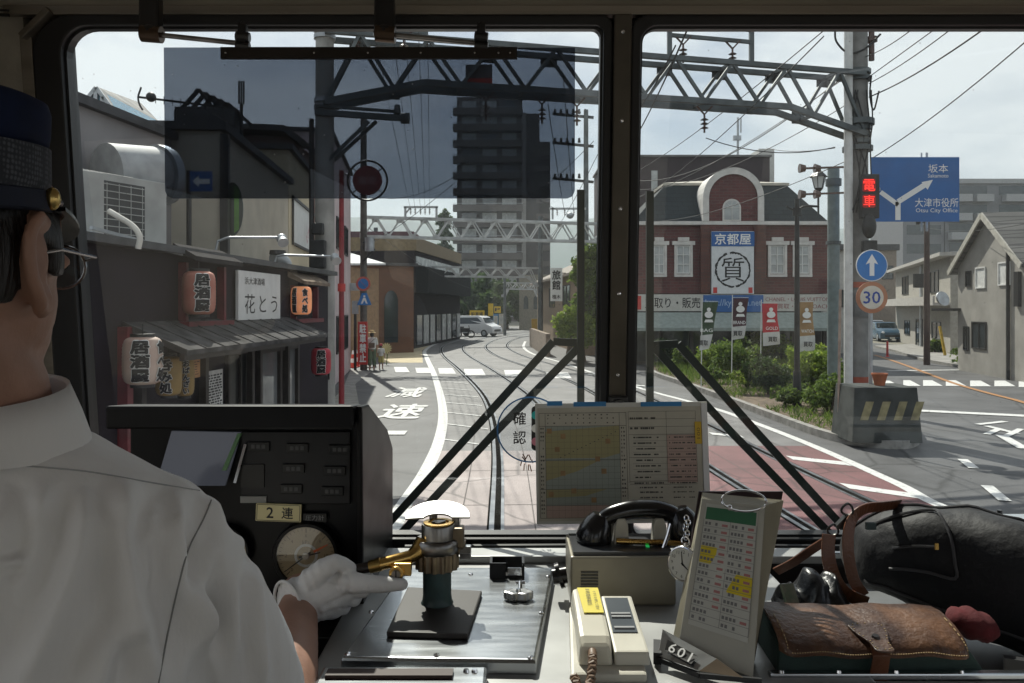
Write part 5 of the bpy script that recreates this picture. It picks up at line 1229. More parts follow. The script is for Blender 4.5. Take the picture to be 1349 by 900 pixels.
t = thing('hanging_box_sign', 'dark box sign on the pale house wall beside the right utility pole', 'sign', at(1212, 380, 40)); f = MB(); f.box(at(1212, 370, 40), (.6, .2, .7)); f.build('box', M_DARKM, t)

# ---------------------------------------------------------------- the tower block
DT = 150; tw = thing('tower_block', 'dark brown high rise with stacked balconies towering over the bend', 'apartment building', (fx(655, DT), DT, 0))
M_TWR = mat('tower_tiles', (0.036, 0.028, 0.027), rough=.7, var=.1); M_TWR2 = mat('tower_slabs', (0.085, 0.073, 0.068), rough=.75, var=.1)
b = MB(); b.box((fx(645, DT), DT+6, fz(128, DT)/2), (fx(690, DT)-fx(604, DT), 12, fz(128, DT))); b.build('wall', M_TWR, tw)
b = MB(); b.box((fx(699, DT), DT+7, fz(148, DT)/2), (fx(712, DT)-fx(688, DT), 12, fz(148, DT))); b.build('stair_core', M_TWR, tw)
b = MB(); b.box((fx(714, DT), DT+8, fz(184, DT)/2), (fx(727, DT)-fx(704, DT), 12, fz(184, DT))); b.build('low_wing', M_TWR, tw)
for k in range(14):
    y = 140 + k*21.0; z1 = fz(y+5, DT); z0 = fz(y+13.5, DT)
    f = MB(); f.box((fx(643, DT), DT-.9, (z0+z1)/2), (fx(688, DT)-fx(597, DT), 1.8, z1-z0)); f.build('balcony', M_TWR2, tw)
    for x in (615, 642, 668):
        f = MB(); f.box((fx(x+3, DT), DT-.03, z1+.85), (2.7, .05, 1.6)); f.build('window', M_GLASSL if (k*3+x) % 4 else M_GLASSD, tw)
    f = MB(); f.box((fx(643, DT), DT-1.75, z1+.22), (fx(688, DT)-fx(597, DT), .06, .06)); f.build('rail', M_STEEL, tw)
f = MB(); f.box((fx(690, DT), DT-.6, fz(150, DT)/2), (.8, .9, fz(150, DT))); f.build('corner_column', mat('tower_grey', (.22, .21, .2)), tw)
for k in range(10):
    f = MB(); y = 200 + k*21; f.box((fx(716, DT), DT+1.4, fz(y, DT)), (2.6, 1.0, .9)); f.build('balcony', M_TWR2, tw)

# ---------------------------------------------------------------- middle distance, left
W3 = Wall((fx(450, 51), 51), (fx(545, 51), 51)); cb = thing('maroon_hall', 'dark maroon hall with ochre side parapet behind the brick building', 'building', (fx(500, 52), 54, 0))
b = body_box(W3, 0, W3.L, 0, fz(305, 51), 14); b.build('wall', mat('maroon_clad', (0.10, 0.05, 0.065), rough=.6, var=.12), cb)
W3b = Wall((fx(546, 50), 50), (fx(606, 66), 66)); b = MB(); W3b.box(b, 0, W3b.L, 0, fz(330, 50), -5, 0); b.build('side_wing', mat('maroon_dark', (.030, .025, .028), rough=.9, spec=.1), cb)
f = MB(); W3b.box(f, 0, W3b.L, fz(330, 50)+.003, fz(312, 50), -5, .12); f.build('ochre_parapet', mat('ochre_panel', (0.22, 0.165, 0.09), rough=.7, var=.15), cb)
f = MB(); W3b.box(f, .3, W3b.L-.5, fz(348, 50), fz(337, 50), .003, .05); f.build('window_band', M_GLASSL, cb)
f = MB(); W3b.box(f, 0, W3b.L, fz(386, 50), fz(352, 50), .06, .9); f.build('fascia', mat('fascia_dark', (.016, .018, .019), rough=.9, spec=.1), cb)
for k in range(8):
    f = MB(); W3b.box(f, .5+k*2.0, 1.9+k*2.0, .2, 2.1, .01, .06); f.build('shop_front', M_GLASSL if k % 3 else M_GLASSD, cb)
W4 = Wall((fx(458, 44), 44), (fx(545, 46), 46)); bb_ = thing('brick_hall', 'orange brick building with tall arched windows beyond the no parking sign', 'building', (fx(500, 45), 46, 0))
body_box(W4, 0, W4.L, 0, fz(350, 45), 5).build('wall', brick_mat('orange_brick', (.22, .10, .055), (.18, .08, .045), (.15, .10, .07), 1, .3, .1, .8, .01, .3, 'XZ'), bb_)
f = MB(); W4.box(f, -.2, W4.L+.2, fz(350, 45)+.003, fz(346, 45), -5.2, .2); f.build('cornice', mat('roof_dark', (.05, .05, .055)), bb_)
for xa, xb in ((466, 474), (506, 524)):
    f = MB(); ua, ub = W4.hit(xa, 400)[0], W4.hit(xb, 400)[0]; w_ = (ub-ua)/2; M_ = W4.M((ua+ub)/2, 0, .003); zt_ = fz(398, 45)
    f.prism([(w_, .6)] + [(w_*math.cos(R(a)), zt_ + 1.6*w_*math.sin(R(a))) for a in range(0, 181, 15)] + [(-w_, .6)], M_, (0, .05)); f.build('arched_window', M_GLASSD, bb_)
W5 = Wall((fx(462, 40), 40), (fx(508, 42), 42)); lw = thing('white_roof_house', 'low house with a sunlit white metal roof behind the no parking sign', 'house', (fx(482, 41), 42, 0))
f = MB(); W5.box(f, 0, W5.L-.5, 0, fz(352, 40), -2, 0); f.build('wall', mat('house_tan', (.30, .20, .12)), lw)
f = MB(); P = [W5.pt(-.2, fz(350, 40), .3), W5.pt(W5.L-.3, fz(350, 42), .3), W5.pt(W5.L-1.2, fz(331, 42), -2.2), W5.pt(-.2, fz(331, 40), -2.2)]; f.loft([P, [p + Vector((0, 0, .1)) for p in P]]); f.build('roof', mat('white_roof', (.62, .63, .64), rough=.4, var=.08), lw)
# hotel on the right of the track
W10 = Wall((fx(708, 66), 66), (fx(770, 43), 43)); ht = thing('inn', 'tan timber inn with low pitched roof beside the track bend', 'inn', W10.pt(10, 0))
body_box(W10, 0, W10.L, 0, 4.6, 7).build('wall', mat('inn_tan', (0.30, 0.215, 0.145), rough=.85, var=.12), ht)
f = MB(); P = [W10.pt(-.6, 4.4, .6), W10.pt(W10.L+.6, 4.4, .6), W10.pt(W10.L+.6, 6.3, -3.5), W10.pt(-.6, 6.3, -3.5), W10.pt(-.6, 4.4, -7.6), W10.pt(W10.L+.6, 4.4, -7.6)]
f.add(P + [p + Vector((0, 0, .15)) for p in P], [(0,1,2,3), (3,2,5,4), (6,7,8,9), (9,8,11,10), (0,1,7,6), (4,5,11,10), (0,3,9,6), (3,4,10,9), (1,2,8,7), (2,5,11,8)]); f.build('roof', mat('inn_roof', (.14, .11, .085), rough=.7), ht)
window(ht, W10, 8, 11, 2.6, 4.0, frame=M_TWOOD); window(ht, W10, 15, 18, 2.6, 4.0, frame=M_TWOOD)
hs = thing('inn_sign', 'white vertical sign lettered in black on the corner of the tan inn', 'sign', at(733, 398, 42))
f = MB(); f.box(at(733, 375, 42), (.62, .14, 1.75)); f.build('panel', M_SIGNW, hs)
f = MB(); letter(f, '旅館', plane(at(733, 369, 41.92), (1, 0, 0), (0, 0, 1)), .46, 1.05, vertical=True, bold=.03); letter(f, '植木', plane(at(733, 391, 41.92), (1, 0, 0), (0, 0, 1)), .44, .22, bold=.02); f.build('lettering', M_LETTER, hs)
f = MB(); f.bar(at(738, 360, 42.05), at(745, 360, 42.3), .05, .05); f.build('bracket', M_DARKM, hs)
b = MB(); b.box(at(704, 432, 62), (.45, .3, 1.4)); b.build('signboard', mat('board_yellow', (.55, .33, .03), rough=.6), label='small yellow board by the dark pole at the bend', cat='sign')
# stone arched gate building, far
Wz = Wall((fx(684, 92), 92), (fx(716, 90), 90)); sz = thing('stone_gatehouse', 'old stone building with arched windows at the far end of the bend', 'building', (fx(700, 92), 92, 0))
body_box(Wz, 0, Wz.L, 0, fz(362, 91), 8).build('wall', mat('old_stone', (.20, .18, .14), rough=.9, var=.2), sz)
for x in (693, 706):
    f = MB(); M_ = Wz.M(Wz.hit(x, 400)[0], 0, .003); f.prism([(.3, 2.4)] + [(.3*math.cos(R(a)), 3.4+.5*math.sin(R(a))) for a in range(0, 181, 20)] + [(-.3, 2.4)], M_, (0, .05)); f.build('arched_window', M_GLASSD, sz)
# yellow signs, vending machines
def board(name, label, px, py, w, h, d, m, txt=None, post=True, cat='sign', tm=None):
    t = thing(name, label, cat, (fx(px, d), d, 0)); c = at(px, py, d)
    f = MB(); f.box(c, (w, .15, h)); f.build('panel', m, t)
    if post:
        f = MB(); f.cyl((c.x, d, 0), (c.x, d, c.z-h/2), .06, .06, 8); f.build('post', M_DARKM, t)
    if txt: f = MB(); letter(f, txt, plane(c + Vector((0, -.08, 0)), (1, 0, 0), (0, 0, 1)), w*.8, h*.55, bold=.02); f.build('lettering', tm or M_LETTER, t)
M_YEL = mat('parking_yellow', (.62, .42, .03), rough=.5, var=.1)
board('parking_sign', 'wide yellow parking sign behind the white minivan', 628.5, 414, 1.45, .75, 78, M_YEL, '駐車場')
board('parking_sign', 'tall narrow yellow parking sign right of the minivan', 646.5, 408, .5, 1.2, 78, M_YEL)
board('parking_sign', 'small square yellow sign between the tall one and the vending machine', 655.5, 408, .65, .65, 80, M_YEL, 'P')
for x, c, l in ((653, (.05, .20, .42), 'blue vending machine at the far parking lot'), (661, (.42, .40, .36), 'pale vending machine beside the blue one')):
    t = thing('vending_machine', l, 'vending machine', (fx(x, 80), 80, 0)); f = MB(); f.box((fx(x, 80), 80, 1.0), (.55, .6, 1.9)); f.build('cabinet', mat('vend_%d' % x, c, rough=.4), t); f = MB(); f.box((fx(x, 80), 79.69, 1.35), (.42, .02, .8)); f.build('display', M_GLASSL, t)
# round blue no-parking and crossing signs on the dark pole
Y = 32.9; ns = thing('no_parking_sign', 'round blue no parking sign with red rim over a blue pedestrian sign', 'traffic sign', at(479, 400, Y))
c = at(478.5, 374, Y-.1); f = MB(); f.cyl(c + Vector((0, .01, 0)), c, .30, .30, 32); o = f.build('disc', mat('sign_rim_red', (.50, .10, .07)), ns)
f = MB(); f.cyl(c, c + Vector((0, -.006, 0)), .215, .215, 32); f.build('blue_face', mat('sign_blue_bright', (.012, .17, .50)), o)
f = MB(); f.bar(c + Vector((-.16, -.01, .16)), c + Vector((.16, -.01, -.16)), .055, .006); f.build('slash', mat('sign_rim_red', (.5, .1, .07)), o)
c = at(480, 395, Y-.1); f = MB(); f.prism([(-.30, -.22), (.30, -.22), (.10, .28), (-.10, .28)], plane(c, (1, 0, 0), (0, 0, 1)), (0, .01)); o = f.build('crossing_plate', mat('sign_blue_bright', (.012, .17, .50)), ns)
f = MB(); M_ = plane(c + Vector((0, -.012, 0)), (1, 0, 0), (0, 0, 1)); f.prism([(x, y+.14) for x, y in disc(.045, 10)], M_, (0, .003)); f.prism([(-.05, .08), (.05, .08), (.14, -.16), (.07, -.16), (0, -.02), (-.07, -.16), (-.14, -.16)], M_, (0, .003)); f.build('walking_mark', M_WLET, o)
board('banner_sign', 'vertical red banner with white characters beside the woman in the straw hat', 478, 452, .38, 1.75, 32.6, M_REDS, None, False)
t = bpy.data.objects['banner_sign']; f = MB(); letter(f, '駐車禁止', plane(at(478, 452, 32.5), (1, 0, 0), (0, 0, 1)), .28, 1.55, vertical=True, bold=.03); f.build('lettering', M_WLET, t)
board('meter_box', 'pale grey meter box on a post left of the no parking sign', 468, 405, .25, .55, 33, M_STEEL, cat='box')
# cones
def cone(px, py, label):
    p = g(px, py, .0); t = thing('traffic_cone', label, 'traffic cone', p, 0, 'traffic cones by the pink building'); red = mat('cone_red', (.62, .07, .04), rough=.5)
    f = MB(); f.box(p + Vector((0, 0, .025)), (.38, .38, .05)); f.build('base', red, t)
    f = MB(); prof = [(.15, .051), (.12, .22), (.09, .40), (.06, .58), (.03, .74)]
    for i in range(4): f.lathe([prof[i], prof[i+1]], p, 16, m=i % 2)
    f.build('cone', [red, M_WLET], t, smooth=True)
cone(465, 484.5, 'red and white traffic cone by the pink building, nearer the wall'); cone(469.5, 483, 'red and white traffic cone by the pink building, nearer the banner')

# ---------------------------------------------------------------- vehicles
def car(label, c, rz, L, H, Wd, paint, kind='sedan', name='parked_car', cat='car', group='cars along the street'):
    t = thing(name, label, cat, c, rz, group); M = wmat(t)
    if kind == 'van': prof = [(-.5, .30), (-.5, .62), (-.475, .92), (-.44, 1.0), (.16, 1.0), (.24, .93), (.335, .63), (.47, .50), (.5, .38), (.5, .16), (-.5, .16)]; gl = [(-.46, .60), (-.44, .90), (.15, .92), (.30, .62)]
    else: prof = [(-.5, .32), (-.49, .58), (-.40, .63), (-.27, .97), (-.20, 1.0), (.06, 1.0), (.20, .68), (.45, .58), (.5, .45), (.5, .16), (-.5, .16)]; gl = [(-.36, .64), (-.26, .93), (.05, .95), (.165, .67)]
    MX = plane((0, 0, 0), (1, 0, 0), (0, 0, 1)); f = MB()
    zb = .64*H; 
    def wid(z): return Wd/2*(1.0 if z < zb else 1 - .16*(z-zb)/(H-zb))
    n = len(prof); P = [Vector((x*L, -wid(z*H), z*H)) for x, z in prof] + [Vector((x*L, wid(z*H), z*H)) for x, z in prof]
    f.add(P, [(k, (k+1) % n, n+(k+1) % n, n+k) for k in range(n)] + [tuple(range(n-1, -1, -1)), tuple(range(n, 2*n))]); f.v = [M @ Vector(p) for p in f.v]; f.build('body', paint, t, smooth=True, bevel=.05)
    f = MB()
    for s in (-1, 1): f.add([M @ Vector((x*L, s*(wid(z*H)+.008), z*H)) for x, z in gl], [(0, 1, 2, 3)])
    f.build('side_glass', M_GLASSD, t)
    f = MB(); (xa, za), (xb, zb_) = ((.25, .90), (.325, .665)) if kind == 'van' else ((.075, .95), (.185, .71))
    f.add([M @ Vector(q) for q in ((xa*L+.03, -.42*Wd*.95, za*H+.02), (xa*L+.03, .42*Wd*.95, za*H+.02), (xb*L+.03, .46*Wd, zb_*H+.02), (xb*L+.03, -.46*Wd, zb_*H+.02))], [(0, 1, 2, 3)]); f.build('windscreen', M_GLASSD, t)
    for sx in (-.31, .31):
        for sy in (-1, 1):
            r = .165*1.9; f = MB(); cc = Vector((sx*L, sy*(Wd/2-.10), r)); f.cyl(M @ (cc - Vector((0, .115, 0))), M @ (cc + Vector((0, .115, 0))), r, r, 20); wh = f.build('wheel', mat('tyre', (.02, .02, .02), rough=.8, var=.1), t)
            f = MB(); f.cyl(M @ (cc + Vector((0, sy*.117, 0))), M @ (cc + Vector((0, sy*.125, 0))), r*.62, r*.6, 16); f.build('rim', M_STEEL, wh)
    for sy in (-1, 1):
        f = MB(); f.ell(M @ Vector((L*.475, sy*Wd*.37, H*(.44 if kind == 'van' else .47))), (.13, .15, .09), M.to_3x3(), 10, 6); f.build('headlight', mat('headlight', (.7, .72, .74), rough=.15, var=.05), t)
    f = MB(); f.v = []; f.box((L*.5+.012, 0, H*.30), (.025, Wd*.62, H*.1)); f.v = [M @ Vector(p) for p in f.v]; f.build('grille', M_DARKM, t)
    f = MB(); f.box((L*.5+.03, 0, H*.20), (.01, .36, .14)); f.v = [M @ Vector(p) for p in f.v]; f.build('number_plate', M_WLET, t)
    return t
M_CWH = mat('car_white', (.72, .73, .74), rough=.25, var=.03, coat=.6); M_CBL = mat('car_blue', (.06, .12, .18), rough=.25, var=.05, coat=.6)
car('white minivan parked at the far bend beneath the yellow signs', g(626, 443), R(-28), 4.6, 1.85, 1.8, M_CWH, 'van', 'minivan', 'minivan')
car('dark teal car waiting on the right hand street', (fx(1165, 62), 62, 0), R(-100), 4.2, 1.45, 1.7, M_CBL)
car('white car behind the dark teal car on the right hand street', (fx(1150, 68), 68, 0), R(-95), 4.2, 1.5, 1.7, M_CWH)
t = thing('motorcycle', 'dark motorcycle parked left of the white minivan', 'motorcycle', g(613, 445)); p = g(612, 445)
f = MB()
for dx in (-.55, .55): f.tube([p + Vector((dx + .28*math.cos(a), .1, .3 + .28*math.sin(a))) for a in [k*math.pi/8 for k in range(16)]], .06, 6, closed=True)
f.build('wheel', mat('tyre', (.02, .02, .02)), t); f = MB(); f.box(p + Vector((0, .1, .65)), (.9, .25, .35)); f.box(p + Vector((-.3, .1, .9)), (.5, .25, .12)); f.bar(p + Vector((.5, .1, .35)), p + Vector((.35, .1, 1.05)), .06, .06); f.bar(p + Vector((.35, -.2, 1.05)), p + Vector((.35, .4, 1.05)), .04, .04); f.build('frame', M_DARKM, t, bevel=.03)
b = MB(); p = g(1169, 470); b.lathe([(.12, 0), (.06, .05), (.05, .8), (.02, .82)], p, 12); b.build('bollard', M_REDS, label='slim red bollard on the right hand street', cat='bollard')

# ---------------------------------------------------------------- foliage
def leaf_mat(name, c1, c2):
    m = mat(name, c1, rough=.55, var=0, spec=.35); nt = m.node_tree; p = nt.nodes['Principled BSDF']
    oi = nd(nt, 'ShaderNodeNewGeometry'); rp = nd(nt, 'ShaderNodeValToRGB'); rp.color_ramp.elements[0].color = (*c1, 1); rp.color_ramp.elements[1].color = (*c2, 1)
    nt.links.new(oi.outputs['Random Per Island'], rp.inputs[0]); nt.links.new(rp.outputs[0], p.inputs['Base Color'])
    tl = nd(nt, 'ShaderNodeBsdfTranslucent'); nt.links.new(rp.outputs[0], tl.inputs[0]); mx = nd(nt, 'ShaderNodeMixShader'); mx.inputs[0].default_value = .5
    out = nt.nodes['Material Output']; nt.links.new(p.outputs[0], mx.inputs[1]); nt.links.new(tl.outputs[0], mx.inputs[2]); nt.links.new(mx.outputs[0], out.inputs[0]); return m
M_LF1 = leaf_mat('leaves_bright', (.12, .20, .028), (.32, .40, .07)); M_LF2 = leaf_mat('leaves_dark', (.03, .062, .02), (.085, .13, .04)); M_LF3 = leaf_mat('leaves_mid', (.065, .12, .025), (.18, .25, .05))
M_BARK = mat('bark', (.09, .065, .045), rough=.9, var=.3, scale=8, bump=.4)
def leaf_cloud(blobs, n, size, seed, clump=.35):
    """n leaf faces gathered in small clumps spread through ellipsoids (c, r)"""
    rng = np.random.default_rng(seed); V = []; w = np.array([r[0]*r[1]*r[2] for c, r in blobs])**.75; w /= w.sum()
    nc = max(n//14, 6); which = rng.choice(len(blobs), nc, p=w)
    C = np.array([tuple(c) for c, r in blobs])[which]; Rr = np.array([tuple(r) for c, r in blobs])[which]
    u = rng.normal(size=(nc, 3)); u /= np.linalg.norm(u, axis=1)[:, None]; rad = rng.uniform(.35, 1.0, nc)**.5 * rng.uniform(.85, 1.1, nc)
    cc = C + u*Rr*rad[:, None]; idx = rng.integers(0, nc, n); cs = np.mean([min(r) for c, r in blobs])*clump
    p = cc[idx] + rng.normal(size=(n, 3))*cs*.42
    a = rng.normal(size=(n, 3)) + u[idx]*.4; a /= np.linalg.norm(a, axis=1)[:, None]
    b_ = np.cross(a, rng.normal(size=(n, 3))); b_ /= np.linalg.norm(b_, axis=1)[:, None]
    s = size*rng.uniform(.6, 1.3, n)[:, None]; dr = np.cross(a, b_)
    v0 = p - b_*s; v1 = p + dr*s*.45 + a*s*.08; v2 = p + b_*s; v3 = p - dr*s*.45 + a*s*.08
    V = np.stack([v0, v1, v2, v3], 1).reshape(-1, 3); V[:, 2] = np.maximum(V[:, 2], .06)
    f = MB(); f.v = [tuple(x) for x in V]; f.f = [(4*i, 4*i+1, 4*i+2, 4*i+3) for i in range(n)]; f.mi = [0]*n; return f
def fol_build(f, name, m, par):
    me = bpy.data.meshes.new(name); L = wmat(par).inverted().to_translation(); v = np.array(f.v) + np.array(L)
    me.from_pydata(v.tolist(), [], f.f); me.materials.append(m); o = bpy.data.objects.new(name, me); COL.objects.link(o); o.parent = par; WM[o.name] = wmat(par); return o
def shrub(px, pybase, w, h, m, label, n, size, seed, name='shrub', group='shrubs on the planted island', z=.11, depth=None):
    p = g(px, pybase, z) if depth is None else Vector((fx(px, depth), depth, z)); t = thing(name, label, 'shrub', p, 0, group); random.seed(seed)
    f = MB()
    for k in range(5):
        a = random.uniform(0, 6.28); f.tube([p, p + Vector((.15*w*math.cos(a), .15*w*math.sin(a), h*.4)), p + Vector((.38*w*math.cos(a), .38*w*math.sin(a), h*.75))], [.022, .016, .008], 6)
    f.build('stem', M_BARK, t)
    bl = [(p + Vector((random.uniform(-.28, .28)*w, random.uniform(-.25, .25)*w, h*random.uniform(.3, .72))), (w*random.uniform(.22, .34), w*random.uniform(.22, .3), h*random.uniform(.2, .3))) for k in range(8)]
    fol_build(leaf_cloud(bl, n, size, seed), 'foliage', m, t); return t
shrub(1012, 520, 1.25, 1.25, M_LF2, 'dark rounded shrub with pale flowers in front of the street lamp', 5200, .055, 1)
shrub(968, 497, 1.8, 1.45, M_LF3, 'loose mid green shrub beneath the maroon and red flags', 4200, .06, 2)
shrub(935, 493, 1.3, 1.05, M_LF1, 'yellow green shrub under the dark green flag', 3600, .06, 3)
shrub(905, 488, 1.2, 1.1, M_LF3, 'small rounded shrub at the left end of the planted island', 2600, .06, 4)
shrub(1075, 517, 1.35, 1.25, M_LF1, 'bright green leafy shrub left of the marker post', 4600, .075, 5)
shrub(1092, 545, 1.3, .95, M_LF3, 'low spreading shrub beside the striped block', 3600, .05, 6)
shrub(1030, 505, .9, .9, M_LF1, 'low light green shrub behind the street lamp', 2200, .055, 7)
shrub(1000, 478, 2.4, 1.6, M_LF3, 'tall leafy shrub before the ochre flag', 3600, .07, 8)
shrub(880, 482, 1.6, 1.2, M_LF2, 'dark shrub by the mullion at the island tip', 2400, .07, 12)
shrub(1058, 486, 1.5, 1.1, M_LF2, 'dark low shrub before the shop window behind the lamp', 2400, .07, 13)
shrub(985, 512, 1.1, .7, M_LF1, 'low yellow green bush at the front of the bed left of the dark rounded shrub', 3000, .06, 51)
shrub(1046, 535, 1.1, .6, M_LF3, 'low weedy bush between the lamp post and the kerb', 2600, .05, 52)
shrub(940, 505, 1.0, .65, M_LF3, 'low green bush at the kerb under the maroon flag', 2400, .05, 53)
shrub(1060, 500, 1.6, 1.3, M_LF1, 'tall light green bush behind the marker post', 3800, .07, 54)
random.seed(9)
f = MB(); rng = np.random.default_rng(2); inn_a = np.array(inn); P = []
cand = rng.uniform(inn_a.min(0), inn_a.max(0), (13000, 2))
def inside(pt):
    x, y = pt; c = False; j = len(inn)-1
    for i in range(len(inn)):
        if (inn[i][1] > y) != (inn[j][1] > y) and x < (inn[j][0]-inn[i][0])*(y-inn[i][1])/(inn[j][1]-inn[i][1])+inn[i][0]: c = not c
        j = i
    return c
nz = lambda x, y: math.sin(x*1.7+y*.6)+math.sin(y*1.1-x*.8)+.5*math.sin(x*4+y*3)
pts = [q for q in cand if inside(q) and nz(*q) > -.7]
for x, y in pts:
    for k in range(3):
        a = rng.uniform(0, 6.28); h = rng.uniform(.06, .38)*(.7+.3*nz(x*.5, y*.5)); l = rng.uniform(.03, .14); f.add([(x, y, .11), (x+.03*math.cos(a), y+.03*math.sin(a), .11+h*.5), (x+l*math.cos(a+.4), y+l*math.sin(a+.4), .11+h)], [(0, 1, 2)])
f.build('ground_cover', M_LF3, kind='stuff')
# flowers in the planting (a few coloured dots, parts of the bed plants)
for k, (px, py) in enumerate(((1018, 470), (1006, 482), (1024, 488))): pass
# planting along the right pavement
f = MB(); P = []; 
for k in range(16):
    px = 1262 + k*8; p = Vector((*g(px, 483 + (px-1262)*.15)[:2], .13)); q = leaf_cloud([(p + Vector((0, .3, .35)), (.35, .3, .35))], 110, .07, 40+k); f.add(q.v, q.f)
f.build('verge_plants', M_LF3, kind='stuff')
# trees
def tree(label, x, y, h, r, blobs, n, size, m, seed, trunk=.16, group='trees along the street', name='street_tree'):
    t = thing(name, label, 'tree', (x, y, 0), 0, group); random.seed(seed); f = MB()
    f.tube([(x, y, 0), (x+.05*h*random.uniform(-1, 1), y, h*.3), (x, y, h*.62)], [trunk, trunk*.8, trunk*.4], 10)
    for c, rr in blobs[:7]: f.tube([(x, y, h*random.uniform(.25, .45)), tuple((Vector((x, y, h*.5)) + Vector(c))/2), tuple(c)], [trunk*.4, trunk*.25, trunk*.08], 6)
    f.build('trunk', M_BARK, t); fol_build(leaf_cloud(blobs, n, size, seed), 'crown', m, t); return t
def blobs_px(lst, d, seed):
    random.seed(seed); return [(at(px, py, d + random.uniform(-.5, .5)*rr/F*d), (rr/F*d, rr/F*d*.9, rr/F*d*.85)) for px, py, rr in lst]
tree('tall bushy green tree right of the inn sign', fx(768, 38), 38, 5.5, 2, blobs_px([(782, 345, 20), (765, 365, 14), (790, 368, 26), (768, 395, 14), (795, 405, 24), (805, 380, 26), (782, 332, 14), (764, 345, 9)], 38, 3), 11000, .12, M_LF3, 21)
tree('rounded dark tree below the inn sign', fx(748, 39), 39, 3.0, 2, blobs_px([(742, 425, 14), (752, 418, 16), (764, 425, 18), (780, 432, 20), (746, 440, 12), (770, 445, 16), (795, 440, 18)], 37, 5), 7000, .10, M_LF1, 22)
for i, (px, py, rr, d) in enumerate(((612, 385, 22, 98), (640, 378, 24, 100), (668, 384, 22, 96), (592, 400, 16, 94), (690, 398, 16, 95), (650, 402, 20, 92))):
    tree(['dark tree left of the far gantry', 'dark tree in the middle of the far grove', 'dark tree behind the far gantry pole', 'low dark tree by the far shop front', 'dark tree beside the stone gatehouse', 'dark tree behind the parking signs'][i], fx(px, d), d, 6, 2, blobs_px([(px, py, rr*.7), (px-rr*.6, py+8, rr*.6), (px+rr*.6, py+6, rr*.6), (px, py+16, rr*.8), (px-rr*.3, py-8, rr*.5), (px+rr*.5, py+20, rr*.6)], d, i), 3200, .30, M_LF2, 30+i, .25, 'dark trees at the far bend')
tree('small conifer tip above the second gantry', fx(585, 140), 140, 19, 2, blobs_px([(585, 281, 5), (581, 287, 6), (589, 288, 6), (585, 296, 9), (585, 310, 11), (585, 330, 13)], 140, 9), 2500, .4, M_LF2, 44, .3, 'dark trees at the far bend')
tree('dark shrub by the pale house on the right hand street', fx(1232, 44), 44, 1.6, 1, blobs_px([(1232, 455, 8), (1240, 458, 8), (1226, 460, 7)], 44, 5), 1200, .1, M_LF3, 45, .06, 'trees along the street')
# hip wall under the tree
b = MB(); b.bar(Vector((*g(700, 456)[:2], .6)), Vector((*g(722, 470)[:2], .6)), .25, 1.2); b.build('garden_wall', mat('garden_wall', (.25, .2, .16), rough=.9, var=.2), label='low tan garden wall in front of the inn', cat='wall')
# ================================================================== THE CAB
RAKE = 0.1165
def wd(z): return 1.44 + (3.15 - z)*RAKE
PW = plane((0, 1.44, 3.15), (1, 0, 0), (0, -RAKE, 1))     # z axis points into the cab
PWi = PW.inverted()
def wuv(px, py):
    d = 1.504/(1 - RAKE*(py-405)/F); q = PWi @ at(px, py, d); return (q.x, q.y)
M_RUB = mat('black_rubber', (0.010, 0.010, 0.011), rough=.5, var=.2)
M_BLKP = mat('black_paint', (0.008, 0.008, 0.009), rough=.32, var=.15, scale=4, coat=.15)
M_HEAD = mat('brown_grey_metal', (0.24, 0.215, 0.18), rough=.38, metal=.6, var=.2, scale=5, stretch=(.4, 4, 8))
M_CREAM = mat('cream_panel', (0.36, 0.335, 0.285), rough=.7, var=.12, scale=12, bump=.15, bscale=90)
M_CEIL = mat('ceiling_panel', (0.55, 0.53, 0.47), rough=.6, var=.08)
M_STL = mat('stainless_steel', (0.50, 0.525, 0.545), rough=.25, metal=1.0, var=.03, scale=9, stretch=(1, 8, 1))
M_DESK = mat('desk_steel', (0.38, 0.385, 0.38), rough=.42, metal=.55, var=.14, scale=7)
M_BRASS = mat('worn_brass', (0.62, 0.40, 0.13), rough=.26, metal=1.0, var=.25, scale=30)
M_GUN = mat('gunmetal', (0.26, 0.25, 0.235), rough=.30, metal=1.0, var=.3, scale=25)
M_PLAS = mat('cream_plastic', (0.56, 0.54, 0.46), rough=.4, var=.10, scale=14)
M_BAKE = mat('bakelite_black', (0.010, 0.010, 0.011), rough=.22, var=.2, coat=.3)
M_CHROME = mat('chrome', (0.75, 0.75, 0.76), rough=.12, metal=1.0, var=.05)
M_DUSTG = sheet_glass('windscreen_glass', (0.90, 0.945, 0.925), dust=.006)

L0, R0 = wuv(88, 60)[0], wuv(790, 300)[0]; T0 = wuv(400, 37)[1]; B0 = wuv(400, 704)[1]
L1, R1 = wuv(838, 300)[0], 1.30
def opening(l, r, b, t, rad, n=7):
    o = []
    for cx, cy_, a0, q in ((r, t, 0, .3), (l, t, 90, 1), (l, b, 180, .6), (r, b, 270, .3)):
        q *= rad; x0 = cx - q if cx == r else cx + q; y0 = cy_ - q if cy_ == t else cy_ + q
        o += [(x0 + q*math.cos(R(a0 + 90*k/n)), y0 + q*math.sin(R(a0 + 90*k/n))) for k in range(n+1)]
    return o
inL = opening(L0, R0, B0, T0, .052); inR = opening(L1, R1, B0, T0, .03)
def ring(f, inner, outer, z0, z1):
    n = len(inner); P = []
    for ln, z in ((inner, z0), (outer, z0), (outer, z1), (inner, z1)): P += [PW @ Vector((x, y, z)) for x, y in ln]
    for r in range(4): f.add([], []) if False else None
    fs = []
    for r in range(4):
        q = (r+1) % 4; fs += [(r*n+k, r*n+(k+1) % n, q*n+(k+1) % n, q*n+k) for k in range(n)]
    f.add(P, fs)
cabt = thing('tram_cab', 'tram driving cab shell with two black rubber framed windscreens and cream corner panels', 'tram cab', (0, 1.2, 1.05))
